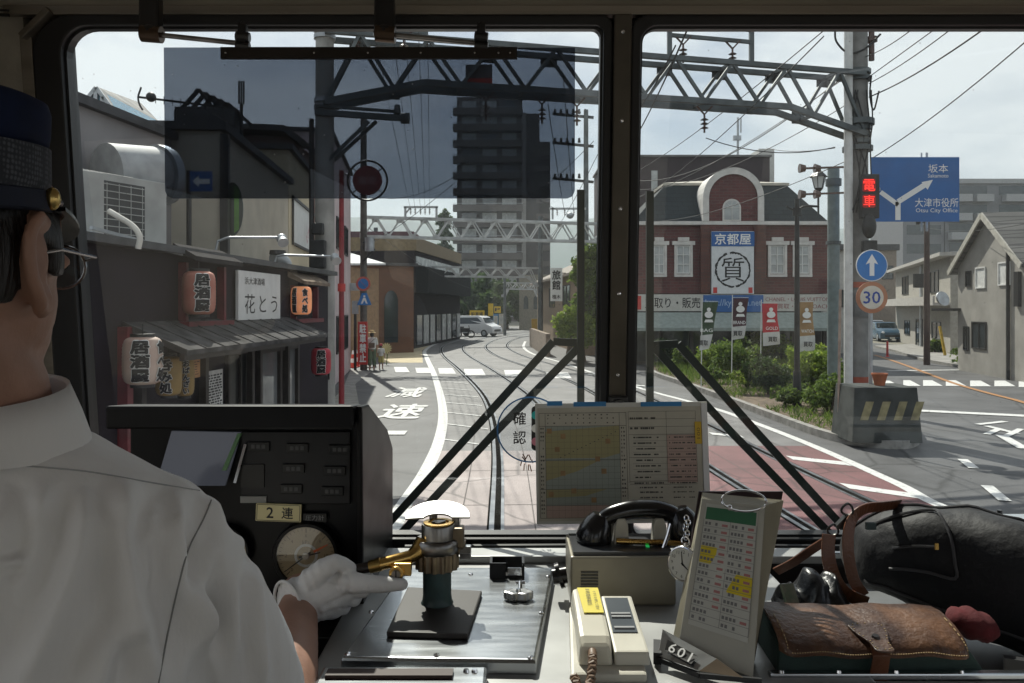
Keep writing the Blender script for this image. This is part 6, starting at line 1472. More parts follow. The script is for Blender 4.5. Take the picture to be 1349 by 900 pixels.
# outer outlines of the rubber
mcx = (R0 + L1)/2; m_half = .0165
outL = opening(L0-.052, mcx-m_half, B0-.028, T0+.0185, .075); outR = opening(mcx+m_half, R1+.05, B0-.028, T0+.0185, .03)
f = MB(); ring(f, inL, outL, -.02, .022); f.build('window_rubber', M_RUB, cabt, bevel=.004)
f = MB(); ring(f, inR, outR, -.02, .022); f.build('window_rubber', M_RUB, cabt, bevel=.004)
# inner lips, a thinner step
f = MB(); ring(f, opening(L0+.004, R0-.004, B0+.004, T0-.004, .05), opening(L0-.016, R0+.012, B0-.012, T0+.014, .062), -.012, .010); f.build('rubber_lip', mat('rubber_lip_grey', (.022, .023, .025), rough=.4), cabt)
f = MB(); ring(f, opening(L1+.004, R1-.004, B0+.004, T0-.004, .025), opening(L1-.012, R1+.012, B0-.012, T0+.014, .04), -.012, .010); f.build('rubber_lip', mat('rubber_lip_grey', (.022, .023, .025)), cabt)
# panes
f = MB(); f.add([PW @ Vector((x, y, -.006)) for x, y in inL], [tuple(range(len(inL)))]); f.build('windscreen', M_DUSTG, cabt)
f = MB(); f.add([PW @ Vector((x, y, -.006)) for x, y in inR], [tuple(range(len(inR)))]); f.build('windscreen', M_DUSTG, cabt)
# mullion
f = MB(); f.add([], []); MU = PW
yb, yt = B0-.02, T0+.018
f.prism([(mcx-m_half+.0005, yb), (mcx+m_half-.0005, yb), (mcx+m_half-.0005, yt), (mcx-m_half+.0005, yt)], PW, (-.01, .030)); mu = f.build('mullion', mat('mullion_metal', (.085, .075, .06), rough=.36, metal=.7, var=.2, scale=8), cabt, bevel=.003)
f = MB()
for y in (47, 162, 275, 385, 490): 
    u, v = wuv(813, y); f.lathe([(.0035, 0), (.0035, .001), (.0012, .002)], (0, 0, 0), 10); n_ = 30; f.v[-n_:] = [tuple(PW @ (Vector(p) + Vector((mcx, v, .030)))) for p in f.v[-n_:]]
f.build('screws', M_CHROME, mu)
f = MB(); u, v = wuv(813, 528); c = PW @ Vector((mcx, v, .03)); f.box(c - Vector((0, .006, 0)), (.036, .022, .034)); f.build('mullion_foot', M_BLKP, mu, bevel=.003)
f = MB(); f.cyl(c - Vector((0, .017, 0)), c - Vector((0, .027, 0)), .0125, .0115, 20); f.build('knob', M_BLKP, mu)
# shell: header, side pieces, sill
def wq(f, l, r, b, t, z0, z1): f.prism([(l, b), (r, b), (r, t), (l, t)], PW, (z0, z1))
TOPB = T0+.033
f = MB(); wq(f, L0-.10, 1.6, TOPB-.014, TOPB+.003, -.01, .020); f.build('header_rail', M_HEAD, cabt, bevel=.002)
f = MB(); wq(f, -1.3, 1.6, T0+.006, TOPB+.16, -.035, -.0215); wq(f, -1.3, L0-.003, B0-.3, T0+.0055, -.034, -.0216); f.build('header_backing', M_BLKP, cabt)
f = MB(); wq(f, -1.3, 1.6, TOPB+.0035, TOPB+.16, -.01, .008); f.build('front_panel', mat('header_panel', (.34, .31, .26), rough=.6, var=.1), cabt)
xs_ = L0 - .053
f = MB(); wq(f, xs_-.022, xs_-.0005, B0-.3, TOPB-.05, -.01, .018); f.bar(PW @ Vector((xs_-.012, TOPB-.055, .016)), PW @ Vector((xs_+.040, TOPB-.008, .016)), .03, .012); f.build('corner_trim', M_HEAD, cabt, bevel=.002)
f = MB(); wq(f, -1.3, xs_-.0225, B0-.6, TOPB+.0030, -.02, .002); f.build('corner_panel', M_CREAM, cabt)
f = MB(); f.tube([PW @ Vector((-1.0, TOPB-.012, .03)), PW @ Vector((xs_-.03, TOPB-.018, .03))], .003, 6); f.tube([PW @ Vector((-1.0, TOPB-.004, .03)), PW @ Vector((xs_-.03, TOPB-.010, .03))], .002, 6); f.build('wires', M_DARKM, cabt)
f = MB(); wq(f, L0-.05, 1.6, B0-.32, B0-.0285, -.03, .004); f.build('apron', M_BLKP, cabt)
f = MB(); f.box((.30, 1.505, 2.128), (2.2, .055, .02)); f.build('sill', mat('sill_black', (.012, .012, .013), rough=.35), cabt, bevel=.004)
f = MB(); f.box((.45, 1.468, 2.1435), (1.36, .010, .012)); f.build('sill_strip', M_STL, cabt, bevel=.002)
f = MB(); f.tube([(-.2, 1.49, 2.150), (.2, 1.492, 2.152), (.7, 1.49, 2.150), (1.3, 1.49, 2.150)], .006, 8); f.build('sill_cable', M_RUB, cabt)
# side walls with their windows open, ceiling, floor
f = MB(); f.box((-.96, .2, 1.6), (.04, 2.5, 1.1)); f.box((-.96, .2, 3.03), (.04, 2.5, .26)); f.box((-.96, 1.32, 2.52), (.04, .25, .76)); f.box((-.96, -.75, 2.52), (.04, .6, .76)); f.build('side_wall', M_CREAM, cabt)
f = MB(); f.box((1.60, .2, 1.6), (.04, 2.5, 1.1)); f.box((1.60, .2, 3.03), (.04, 2.5, .26)); f.box((1.60, 1.32, 2.52), (.04, .25, .76)); f.build('side_wall', M_CREAM, cabt)
f = MB(); f.box((.32, -.77, 3.20), (2.6, 4.45, .05)); f.build('ceiling', M_CEIL, cabt)
f = MB(); f.box((-.55, -2.2, 2.1), (.84, .05, 2.1)); f.box((1.30, -2.2, 2.1), (.6, .05, 2.1)); f.build('rear_light_block', M_CREAM, cabt)  # unseen panels behind the camera, added and sized to hold back rear light
f = MB(); f.box((.32, -.4, 1.03), (2.6, 3.7, .04)); f.build('floor', mat('cab_floor', (.10, .105, .10), rough=.7, var=.2), cabt)
# ---- sun visor
vis = thing('sun_visor', 'smoky translucent sun visor hung from a dark bar on two rods in the left windscreen', 'sun visor', at(488, 262, 1.34))
def vx(px): return (px-674.5)/F*1.345
MV = plane((0, 1.345, EYE), (1, 0, 0), (0, -.02, 1)); sv = 1.345/F
def V2(px, py): return ((px-674.5)*sv, -(py-405)*sv)
o = [V2(219, 65)] + [V2(219, 252), V2(222, 259), V2(229, 262)] + [V2(747, 262), V2(754, 259), V2(757, 252), V2(757, 65)]
f = MB(); f.prism(o, MV, (-.001, .001)); f.build('tinted_sheet', sheet_glass('visor_tint', (.36, .385, .425), ior=1.3, dust=.010), vis)
f = MB(); a, b2 = V2(295, 66), V2(681, 81); f.prism([(a[0], a[1]), (b2[0], a[1]), (b2[0], b2[1]), (a[0], b2[1])], MV, (.0015, .008)); br = f.build('clamp_bar', mat('visor_bar', (.028, .022, .018), rough=.4, metal=.4), vis)
f = MB()
for px in (302, 417, 487, 556, 626, 657, 672): p = MV @ Vector((*V2(px, 74), .008)); f.cyl(p, p + Vector((0, -.0015, 0)), .002, .0016, 10)
f.build('rivets', M_CHROME, br)
for (bx, hx) in ((199, 320), (507, 634)):
    f = MB(); c0 = at(bx, -4, 1.36); c1 = at(bx, 42, 1.345); f.bar(c0, c1, .034, .022, (0, 1, 0)); f.ell(at(bx, 44, 1.345), (.02, .016, .015)); bk_ = f.build('bracket', M_BLKP, vis, bevel=.004)
    f = MB(); f.cyl(at(bx-12, 44, 1.343), at(bx+14, 46, 1.343), .014, .014, 16); f.build('pivot', mat('pivot_bronze', (.09, .06, .04), rough=.35, metal=.8), bk_, smooth=True)
    f = MB(); f.tube([at(bx+10, 46, 1.342), at(hx-6, 57, 1.338)], .0042, 10); f.build('rod', M_GUN, vis, smooth=True)
    f = MB(); f.box(at(hx, 52, 1.336), (.014, .014, .05)); f.cyl(at(hx-9, 48, 1.334), at(hx+9, 50, 1.334), .009, .009, 12); f.cyl(at(hx-9, 60, 1.334), at(hx+9, 62, 1.334), .008, .008, 12); f.bar(at(hx, 29, 1.338), at(hx+1, 76, 1.336), .008, .008); f.build('hinge', M_BLKP, vis, bevel=.002)
# ---- wipers, outside the glass
def wiper(label, bx, y0, y1, jx, arms):
    t = thing('wiper', label, 'wiper', at(jx, 700, 1.61), 0, 'windscreen wipers')
    f = MB(); f.bar(at(bx, y0, 1.55), at(bx, y1, 1.60), .014, .012, (0, 1, 0)); f.build('blade', mat('wiper_green_black', (.020, .028, .026), rough=.5, metal=.2), t)
    f = MB(); f.bar(at(bx-2.5, y0+4, 1.562), at(bx-2.5, y1-4, 1.612), .006, .016, (0, 1, 0)); f.build('rubber_strip', M_RUB, t)
    for a in arms:
        f = MB()
        for i in range(len(a)-1): f.bar(at(*a[i]), at(*a[i+1]), .0155, .008, (0, 1, 0))
        f.build('arm', mat('wiper_green_black', (.020, .028, .026)), t)
    return t
wiper('black windscreen wiper standing upright on the left of the mullion', 765, 250, 530, 530, [[(766, 452, 1.60), (729, 450, 1.60), (617, 574, 1.61), (497, 706, 1.625)], [(762, 458, 1.598), (650, 572, 1.608), (528, 703, 1.623)]])
wiper('black windscreen wiper standing upright on the right of the mullion', 856, 252, 530, 1100, [[(858, 455, 1.60), (893, 453, 1.60), (990, 562, 1.61), (1120, 705, 1.625)], [(862, 458, 1.598), (960, 566, 1.608), (1098, 708, 1.623)]])

# ---------------------------------------------------------------- desk
DZ = 2.148
def dk(px, py, z=DZ): return onz(px, py, z)
dsk = thing('control_desk', 'pale steel control desk across the cab beneath the windscreens', 'desk', (.35, 1.2, 1.05))
f = MB(); f.box((.095, 1.155, DZ-.012), (.69, .60, .024)); f.build('desk_top', M_DESK, dsk, bevel=.003)
f = MB(); f.box((.93, 1.27, 2.085), (.975, .37, .02)); f.build('tray_floor', mat('tray_grey', (.16, .165, .17), rough=.5, metal=.3, var=.2), dsk)
f = MB(); f.box((.95, .935, 2.118), (1.02, .085, .05)); f.build('front_ledge', mat('ledge_white', (.42, .42, .41), rough=.45, var=.12), dsk, bevel=.003)
f = MB(); f.bar((.315, .977, DZ+.001), (.645, .977, DZ+.001), .012, .008); f.bar((.64, .972, DZ-.001), (1.3, .972, DZ-.001), .012, .008)
f.build('tray_rim', M_STL, dsk, bevel=.002)
f = MB()
for x in (.33, .40, .47, .55): f.cyl((x, .975, DZ+.004), (x, .975, DZ+.008), .0035, .0025, 10)
f.build('rim_screws', M_CHROME, dsk)
f = MB(); f.bar((.63, 1.02, DZ-.02), (.78, .955, DZ-.02), .012, .05); f.build('tray_side', mat('tray_side_dark', (.04, .04, .042), rough=.4), dsk)
f = MB(); f.box((.30, .95, 1.60), (1.5, .04, 1.05)); f.build('desk_front', M_BLKP, dsk)
f = MB(); f.box((.17, 1.43, DZ+.006), (.80, .05, .014)); f.build('rear_ledge', M_DESK, dsk, bevel=.003)
# lower left lid with slot
f = MB(); a = dk(428, 891); b2 = dk(630, 889); f.box((-.13, .945, DZ+.007), (.20, .05, .016)); f.build('front_lid', M_STL, dsk, bevel=.004)
f = MB(); f.box((-.145, .945, DZ+.0175), (.15, .018, .004)); f.build('slot', mat('slot_brown', (.05, .03, .025), rough=.6), dsk)
f = MB()
for x in (-.055, -.045): f.cyl((x, .955, DZ+.015), (x, .955, DZ+.018), .004, .003, 10)
f.build('lid_screws', M_CHROME, dsk)

# ---- master controller: plate, mat, column, gear head, lever
mc = thing('master_controller', 'brass and steel master controller on a dark green column with stainless cover plate', 'controller', dk(574, 800))
pz = DZ+.018
c4 = [onz(449, 866, pz), onz(706, 870, pz), onz(729, 747, pz), onz(535, 747, pz)]
cen = sum(c4, Vector())/4
f = MB(); PL = [[p - Vector((0, 0, .018)) + (p-cen)*.004 for p in c4], [p - Vector((0, 0, .004)) for p in c4], [p - (p-cen)*.015 for p in c4]]
f.loft(PL); cp = f.build('cover_plate', M_STL, mc, bevel=.002)
f = MB()
for px, py in ((458, 862), (575, 864), (699, 867), (713, 808), (722, 760), (489, 807), (620, 757), (560, 757)): p = onz(px, py, pz); f.lathe([(.004, 0), (.0035, .002), (.0012, .003)], p, 12)
f.build('bolts', M_CHROME, cp)
f = MB(); c4b = [onz(509, 832, pz+.008), onz(616, 835, pz+.008), onz(635, 778, pz+.008), onz(537, 773, pz+.008)]
f.loft([[p - Vector((0, 0, .0078)) for p in c4b], c4b]); f.build('rubber_mat', mat('rubber_mat', (.030, .026, .024), rough=.55, var=.25, scale=20), mc, bevel=.002)
CB = onz(574, 801, pz+.008); CB = Vector((CB.x, 1.15, pz+.008))
f = MB(); f.lathe([(.0235, 0), (.0215, .004), (.0205, .012), (.0205, .07)], CB, 36); f.build('column', mat('column_green', (.020, .050, .052), rough=.38, var=.35, scale=22), mc, smooth=True)
z0 = .050
f = MB(); n = 30; prof = []
for k in range(n*2):
    r = .0315 if (k // 2) % 2 == 0 else .0285; prof.append((r*math.cos(math.pi*k/n), r*math.sin(math.pi*k/n)))
f.prism(prof, Matrix.Translation(CB), (z0, z0+.024)); f.build('gear_ring', mat('gear_bronze', (.20, .165, .12), rough=.35, metal=1.0, var=.3, scale=30), mc, bevel=.0008)
f = MB(); f.lathe([(.02, z0+.0245), (.0305, z0+.0245), (.0325, z0+.028), (.0325, z0+.040), (.030, z0+.043), (.026, z0+.0435)], CB, 40); f.build('flange', M_GUN, mc, smooth=True)
HX = CB + Vector((.002, 0, 0))
f = MB(); f.lathe([(.0245, z0+.036), (.0245, z0+.062), (.0235, z0+.064), (.015, z0+.064), (.0145, z0+.060)], HX, 40); bs = f.build('boss', M_GUN, mc, smooth=True)
f = MB(); f.lathe([(.0218, z0+.0645), (.0218, z0+.0665), (.015, z0+.0665), (.0145, z0+.063)], HX, 36); f.build('key_ring', M_BRASS, bs, smooth=True)
f = MB(); f.prism([(-.010, -.004), (-.004, -.004), (-.004, -.009), (.002, -.009), (.010, .002), (.010, .006), (-.006, .007)], Matrix.Translation(HX), (z0+.060, z0+.0672)); f.build('key_slot', M_BLKP, bs)
# crescent guard plate on top, behind the boss
f = MB(); pts = []
for k in range(41):
    a = R(-6 + 192*k/40); pts.append((.047*math.cos(a), .038*math.sin(a)))
for k in range(15):
    a = R(165 - 150*k/14); pts.append((.021*math.cos(a), .012*math.sin(a)-.006))
gp_ = CB + Vector((0, .008, z0+.070)); MG = plane(gp_, (1, 0, .02), (0, 1, .42)); f.prism(pts, MG, (0, .0028)); f.build('guard_plate', mat('guard_alu', (.42, .42, .41), rough=.4, metal=.85, var=.1, scale=20), mc, bevel=.0006)
f = MB(); f.cyl(CB + Vector((.026, .012, z0+.04)), CB + Vector((.026, .012, z0+.0705)), .0055, .0055, 12); f.build('guard_post', M_GUN, mc, smooth=True); f = MB(); f.cyl(CB + Vector((-.008, .026, z0+.04)), CB + Vector((-.008, .026, z0+.0765)), .006, .006, 12); f.build('guard_post', M_GUN, mc, smooth=True)
f = MB(); f.box(CB + Vector((.030, .0, z0+.045)), (.018, .022, .03)); f.box(CB + Vector((.034, .004, z0+.030)), (.014, .02, .02)); f.build('stop_block', mat('gear_bronze', (.2, .165, .12)), mc, bevel=.003)
f = MB(); a = at(606, 727, 1.15); f.cyl(a, a + Vector((.016, 0, 0)), .0105, .0105, 6); f.build('hex_bolt', M_STL, mc, bevel=.001)
# lever: from the head to the left
LA, LB = at(556, 729, 1.135), at(487, 747, 1.12)
f = MB(); f.tube([CB + Vector((-.018, -.008, z0+.040)), at(551, 726, 1.135), at(540, 734, 1.13), LB + Vector((.012, 0, .003))], [.013, .0125, .0095, .0085], 16); f.build('lever_arm', M_BRASS, mc, smooth=True)
f = MB(); f.cyl(LB + Vector((.016, 0, .004)), LB, .0098, .0088, 18); f.build('lever_collar', mat('brass_dark', (.40, .27, .09), rough=.3, metal=1, var=.2), mc, smooth=True)
f = MB(); f.tube([LB, at(470, 750, 1.118), at(452, 752, 1.116), at(436, 753, 1.115)], [.0075, .0072, .0068, .006], 14); f.build('lever_grip', mat('grip_black', (.022, .015, .012), rough=.35), mc, smooth=True)
f = MB(); c = at(523, 754, 1.112); f.cyl(c + Vector((0, -.008, 0)), c + Vector((0, .012, 0)), .0105, .0105, 24); f.box(c + Vector((.008, .004, .004)), (.024, .012, .018)); kn = f.build('knuckle', M_BRASS, mc, bevel=.001)
f = MB(); f.cyl(c + Vector((0, -.0081, 0)), c + Vector((0, -.0105, 0)), .0065, .0060, 20); f.build('knuckle_screw', M_GUN, kn); f = MB(); f.box(c + Vector((0, -.0107, 0)), (.002, .001, .011)); f.build('screw_slot', M_BLKP, kn)
# small things on the plate
t = thing('black_bracket', 'small black open bracket at the back of the stainless cover plate', 'bracket', onz(668, 757, pz))
p = onz(668, 760, pz); y0 = p.y
f = MB(); f.box((p.x, y0+.012, pz+.002), (.056, .036, .004)); f.box((p.x-.026, y0+.012, pz+.014), (.004, .036, .020)); f.box((p.x+.026, y0+.012, pz+.014), (.004, .036, .020)); f.box((p.x, y0+.0285, pz+.014), (.048, .003, .020)); f.box((p.x-.013, y0-.005, pz+.014), (.022, .003, .020)); f.build('frame', M_BLKP, t)
f = MB(); f.box((p.x+.012, y0-.004, pz+.010), (.022, .002, .012)); f.build('clip', M_CHROME, t)
t = thing('butterfly_key', 'small worn steel butterfly key lying on the stainless cover plate', 'key', onz(683, 788, pz))
p = onz(683, 790, pz); p.z = pz+.009
f = MB(); f.tube([p + Vector((.002, .008, 0)), p + Vector((.003, .035, .004))], .0035, 10); f.cyl(p + Vector((-.004, .034, .004)), p + Vector((.010, .036, .004)), .003, .003, 10); f.build('stem', M_CHROME, t, smooth=True)
f = MB(); ou = []
for k in range(40): a = 2*math.pi*k/40; r = .0145 + .006*abs(math.cos(a)) + .0018*math.cos(6*a); ou.append((r*math.cos(a), .7*r*math.sin(a)))
f.prism(ou, Matrix.Translation(p), (-.008, .004)); f.build('wings', mat('key_steel', (.45, .45, .44), rough=.28, metal=1, var=.4, scale=60), t, bevel=.002)
f = MB(); f.cyl(p + Vector((0, -.002, .004)), p + Vector((0, -.002, .008)), .004, .003, 12); f.build('nut', M_CHROME, t)

# ---- instrument console, left
con = thing('instrument_console', 'glossy black instrument console with pressure gauge and yellow car count plate', 'console', (-.44, 1.35, 1.9))
XR, XL = -.236, -.60
M_CON = mat('console_black', (0.004, 0.004, 0.0045), rough=.36, var=.2, scale=12, spec=.2)
f = MB(); f.prism([(1.25, 2.440), (1.27, 2.436), (1.445, 2.368), (1.50, 2.33), (1.50, 1.90), (1.25, 1.90)], plane((XL, 0, 0), (0, 1, 0), (0, 0, 1)), (0, XR-XL)); f.build('body', M_CON, con, bevel=.004)
f = MB(); MX = plane((XR+.001, 0, 0), (0, 1, 0), (0, 0, 1))
prof = [(1.195, 2.452), (1.26, 2.447), (1.45, 2.378), (1.512, 2.335), (1.512, 1.93), (1.22, 1.93), (1.212, 2.18), (1.200, 2.44)]
f.prism(prof, MX, (0, .009)); f.build('side_plate', M_CON, con, bevel=.004)
f = MB(); f.prism([(1.185, 2.4535), (1.255, 2.4475), (1.30, 2.432), (1.30, 2.424), (1.255, 2.4425), (1.185, 2.418)], plane((XL-.005, 0, 0), (0, 1, 0), (0, 0, 1)), (0, XR-XL+.0045)); f.build('hood', M_CON, con, bevel=.004)
DF = 1.2485
def fp(px, py, off=0): return at(px, py, DF-off)
f = MB(); a, b2 = at(318, 568, 1.245), at(462, 664, 1.245); f.box(((a.x+b2.x)/2, 1.2455, (a.z+b2.z)/2), (b2.x-a.x, .008, a.z-b2.z)); f.build('lamp_panel', mat('lamp_panel_dark', (.008, .008, .009), rough=.4, var=.3, scale=9, spec=.3), con, bevel=.002)
f = MB(); q = [at(226, 568, 1.240), at(317, 570, 1.240), at(296, 640, 1.225), at(205, 640, 1.225)]; f.loft([[p + Vector((0, .006, 0)) for p in q], q]); dsp = f.build('display', mat('display_screen', (.03, .033, .045), rough=.08, var=0, spec=.4, emit=(.40, .43, .52), estr=.05), con)
f = MB(); q = [at(313, 571, 1.238), at(318, 571, 1.238), at(298, 620, 1.226), at(292, 620, 1.226)]; f.loft([[p + Vector((0, .005, 0)) for p in q], q]); f.build('green_edge', mat('green_edge', (.10, .22, .08), rough=.4), dsp)
f = MB(); f.bar(at(323, 585, 1.236), at(309, 636, 1.230), .004, .004); f.build('chrome_strip', M_CHROME, con)
for i, (px, py, s) in enumerate(((341, 588, '戸閉'), (392, 590, '非常'), (448, 592, '締切'), (387, 617, '前灯'), (441, 620, '尾灯'), (384, 644, '空転'), (438, 647, '過流'))):
    f = MB(); c = at(px, py, 1.240); f.box(c, (.034, .006, .014)); lp_ = f.build('indicator', mat('indicator_black', (.004, .004, .004), rough=.3, spec=.3), con, bevel=.001)
    f = MB()
    for k in range(3): f.box(c + Vector((-.008+.008*k, -.0035, 0)), (.0055, .0006, .006)); f.box(c + Vector((-.008+.008*k, -.0036, .0018)), (.002, .0008, .003))
    f.build('print', mat('indicator_print', (.07, .07, .068), var=0), lp_)
f = MB(); f.box(at(333, 627, 1.2405), (.036, .004, .036)); f.build('dark_window', mat('indicator_black', (.006, .006, .006)), con)
f = MB(); f.box(at(334, 658, 1.2395), (.040, .004, .010)); f.build('pale_label', mat('label_grey', (.24, .24, .22), var=.1), con)
f = MB(); c = at(367, 675.5, 1.236); MP = plane(c, (1, 0, -.035), (0, 0, 1)); f.prism(rrect(.070, .027, .001), MP, (-.004, .001)); pl = f.build('car_count_plate', mat('plate_yellow', (.62, .54, .27), rough=.35, var=.06), con)
f = MB(); letter(f, '2', MP @ Matrix.Translation((-.013, 0, .0014)), .011, .017, bold=.015); letter(f, '連', MP @ Matrix.Translation((.014, 0, .0014)), .018, .018, bold=.012)
for x, y, w, h in ((0, .0122, .067, .0008), (0, -.0122, .067, .0008), (-.0332, 0, .0008, .024), (.0332, 0, .0008, .024)): f.add([MP @ Vector((x+sx*w/2, y+sy*h/2, .0013)) for sx, sy in ((-1,-1),(1,-1),(1,1),(-1,1))], [(0,1,2,3)])
f.build('lettering', M_LETTER, pl)
f = MB(); c = at(415, 682, 1.2405); f.box(c, (.036, .003, .013)); l2 = f.build('gauge_label', mat('indicator_black', (.006, .006, .006)), con); f = MB(); letter(f, '圧力計', plane(c + Vector((0, -.0018, 0)), (1, 0, 0), (0, 0, 1)), .029, .008); f.build('lettering', mat('faint_letter', (.25, .25, .24), var=0), l2)
def gauge(c, r, ang, nm):
    ga = []
    A = Matrix.Rotation(R(90), 4, 'X'); MX = plane(c, (1, 0, 0), (0, 0, 1))
    f = MB(); f.lathe([(r*1.13, -.02), (r*1.15, .004), (r*1.10, .009), (r*1.0, .009), (r*.99, .003)], c, 48, A); gb = f.build(nm, M_CON, con, smooth=True)
    f = MB(); f.prism(disc(r, 48), MX, (.001, .0035)); f.build('dial', mat('dial_tan', (.38, .29, .17), rough=.5, var=.12, scale=30), gb)
    f = MB(); n = 40
    for k in range(31):
        a = R(225 - 270*k/30); l = r*(.16 if k % 5 == 0 else .08); p0 = Vector((math.cos(a), math.sin(a)))*r*.93; p1 = Vector((math.cos(a), math.sin(a)))*(r*.93-l); q = Vector((-math.sin(a), math.cos(a)))*r*(.014 if k % 5 == 0 else .008)
        f.add([MX @ Vector((*(v), .0038)) for v in (p0-q, p0+q, p1+q, p1-q)], [(0,1,2,3)])
    for k in range(7):
        a = R(225 - 270*k/6); letter(f, str(k*2), MX @ Matrix.Translation((r*.68*math.cos(a), r*.68*math.sin(a), .0038)), None, r*.12)
    letter(f, 'kPa', MX @ Matrix.Translation((0, r*.45, .0038)), None, r*.13)
    f.build('scale', mat('scale_brown', (.10, .06, .035), var=0), gb)
    f = MB(); P = [MX @ Vector((r*.40*math.cos(2*math.pi*k/32), r*.40*math.sin(2*math.pi*k/32), .004)) for k in range(32)] + [MX @ Vector((r*.31*math.cos(2*math.pi*k/32), r*.31*math.sin(2*math.pi*k/32), .004)) for k in range(32)]
    f.add(P, [(k, (k+1) % 32, 32+(k+1) % 32, 32+k) for k in range(32)]); f.build('inner_ring', mat('gauge_white', (.6, .6, .58), var=0), gb)
    for a, m_, l0, l1, w in ((ang, mat('needle_orange', (.75, .13, .03), rough=.4, var=0), .30, .84, .045), (ang+190, M_LETTER, -.2, .9, .03), (ang-14, M_LETTER, -.25, .5, .04)):
        f = MB(); d = Vector((math.cos(R(a)), math.sin(R(a)))); q = Vector((-d.y, d.x)); zz = .0052 + .0004*(a % 3)
        f.add([MX @ Vector((*(d*r*l0+q*r*w), zz)), MX @ Vector((*(d*r*l1+q*r*w*.4), zz)), MX @ Vector((*(d*r*l1-q*r*w*.4), zz)), MX @ Vector((*(d*r*l0-q*r*w), zz))], [(0,1,2,3)]); f.build('needle', m_, gb)
    f = MB(); f.prism(disc(r*.12, 20), MX, (.0058, .0075)); f.build('hub', M_GUN, gb)
    f = MB(); f.prism(disc(r*.99, 40), MX, (.0078, .0082)); f.build('glass', sheet_glass('gauge_glass', (.95, .95, .94)), gb)
gauge(at(404, 731, 1.238), .0455, 27, 'pressure_gauge'); gauge(at(296, 726, 1.238), .036, 60, 'pressure_gauge')
f = MB(); f.box(at(425, 856, 1.13), (.036, .02, .042)); sw = f.build('switch_box', M_CON, con, bevel=.003); f = MB(); f.box(at(427, 850, 1.119), (.020, .001, .022)); f.build('label', mat('label_dim', (.10, .10, .1)), sw)
f = MB(); f.box((-.32, 1.16, 2.07), (.20, .16, .13)); f.build('lower_box', M_CON, con, bevel=.006)

# ---- radio with handset
rd = thing('radio_set', 'beige metal radio set with side knob and vents below the timetable board', 'radio', (.16, 1.25, DZ))
x0, x1 = fx(752, 1.205), fx(891, 1.205); zt_ = 2.222
f = MB(); f.box(((x0+x1)/2, 1.265, (DZ+zt_)/2+.0005), (x1-x0, .118, zt_-DZ)); f.build('case', mat('radio_case', (.30, .275, .215), rough=.42, metal=.3, var=.12, scale=10), rd, bevel=.003)
f = MB()
for k in range(6): f.box(at(776.5, 754 + k*4.0, 1.2055), (.026, .003, .0024))
f.build('vent_slots', M_BLKP, rd)
f = MB(); f.box(((x0+x1)/2, 1.262, zt_+.003), (x1-x0-.008, .10, .005)); f.build('top_panel', mat('radio_top', (.045, .048, .055), rough=.3, var=.2), rd)
f = MB(); p = at(853, 727, 1.24); f.box(Vector((p.x, 1.24, zt_+.0062)), (.005, .008, .0015)); f.build('green_lamp', mat('green_lamp', (.02, .25, .06), rough=.3, emit=(.05, .8, .2), estr=.25), rd)
f = MB(); f.cyl((x0-.004, 1.235, 2.185), (x0-.026, 1.235, 2.182), .013, .012, 20); f.cyl((x0-.012, 1.235, 2.185), (x0-.018, 1.235, 2.183), .020, .020, 24); f.build('knob', M_BAKE, rd, smooth=True)
for px in (818, 868):
    f = MB(); a = at(px, 690, 1.262); f.loft([[a + Vector((sx*.012, sy*.010, -.037)) for sx, sy in ((-1,-1),(1,-1),(1,1),(-1,1))], [a + Vector((sx*.010, sy*.010, 0)) for sx, sy in ((-1,-1),(1,-1),(1,1),(-1,1))], [a + Vector((sx*.006, sy*.009, .010)) for sx, sy in ((-1,-1),(1,-1),(1,1),(-1,1))]]); f.build('cradle_prong', M_PLAS, rd, bevel=.002)
f = MB(); f.tube([at(812, 713, 1.245), at(905, 716, 1.245)], .0045, 10); f.build('cradle_bar', M_BRASS, rd, smooth=True)
f = MB(); f.tube([at(884, 690, 1.24), at(880, 705, 1.238), at(874, 722, 1.236)], .003, 8); f.build('lever', M_CHROME, rd)
hs_ = thing('radio_handset', 'shiny black telephone handset lying across the radio cradle', 'handset', at(840, 690, 1.265))
f = MB(); pts = smooth_line([tuple(at(*q)) for q in ((792, 693, 1.268), (800, 681, 1.268), (825, 673, 1.268), (845, 671, 1.268), (868, 672, 1.268), (888, 679, 1.268), (897, 690, 1.268))], 5)
rr = [.0125 + .003*math.sin(math.pi*k/(len(pts)-1)) for k in range(len(pts))]; f.tube(pts, rr, 18); f.build('handle', M_BAKE, hs_, smooth=True)
for px, py, s in ((785, 700, 1), (901, 692, -1)):
    c = at(px, py, 1.268); f = MB(); A = Matrix.Rotation(R(18*s), 4, 'Y')
    f.lathe([(.004, .030), (.014, .028), (.021, .018), (.027, .002), (.029, -.012), (.027, -.020), (.022, -.024), (.004, -.025)], c, 28, A); f.build('earpiece' if s > 0 else 'mouthpiece', M_BAKE, hs_, smooth=True)

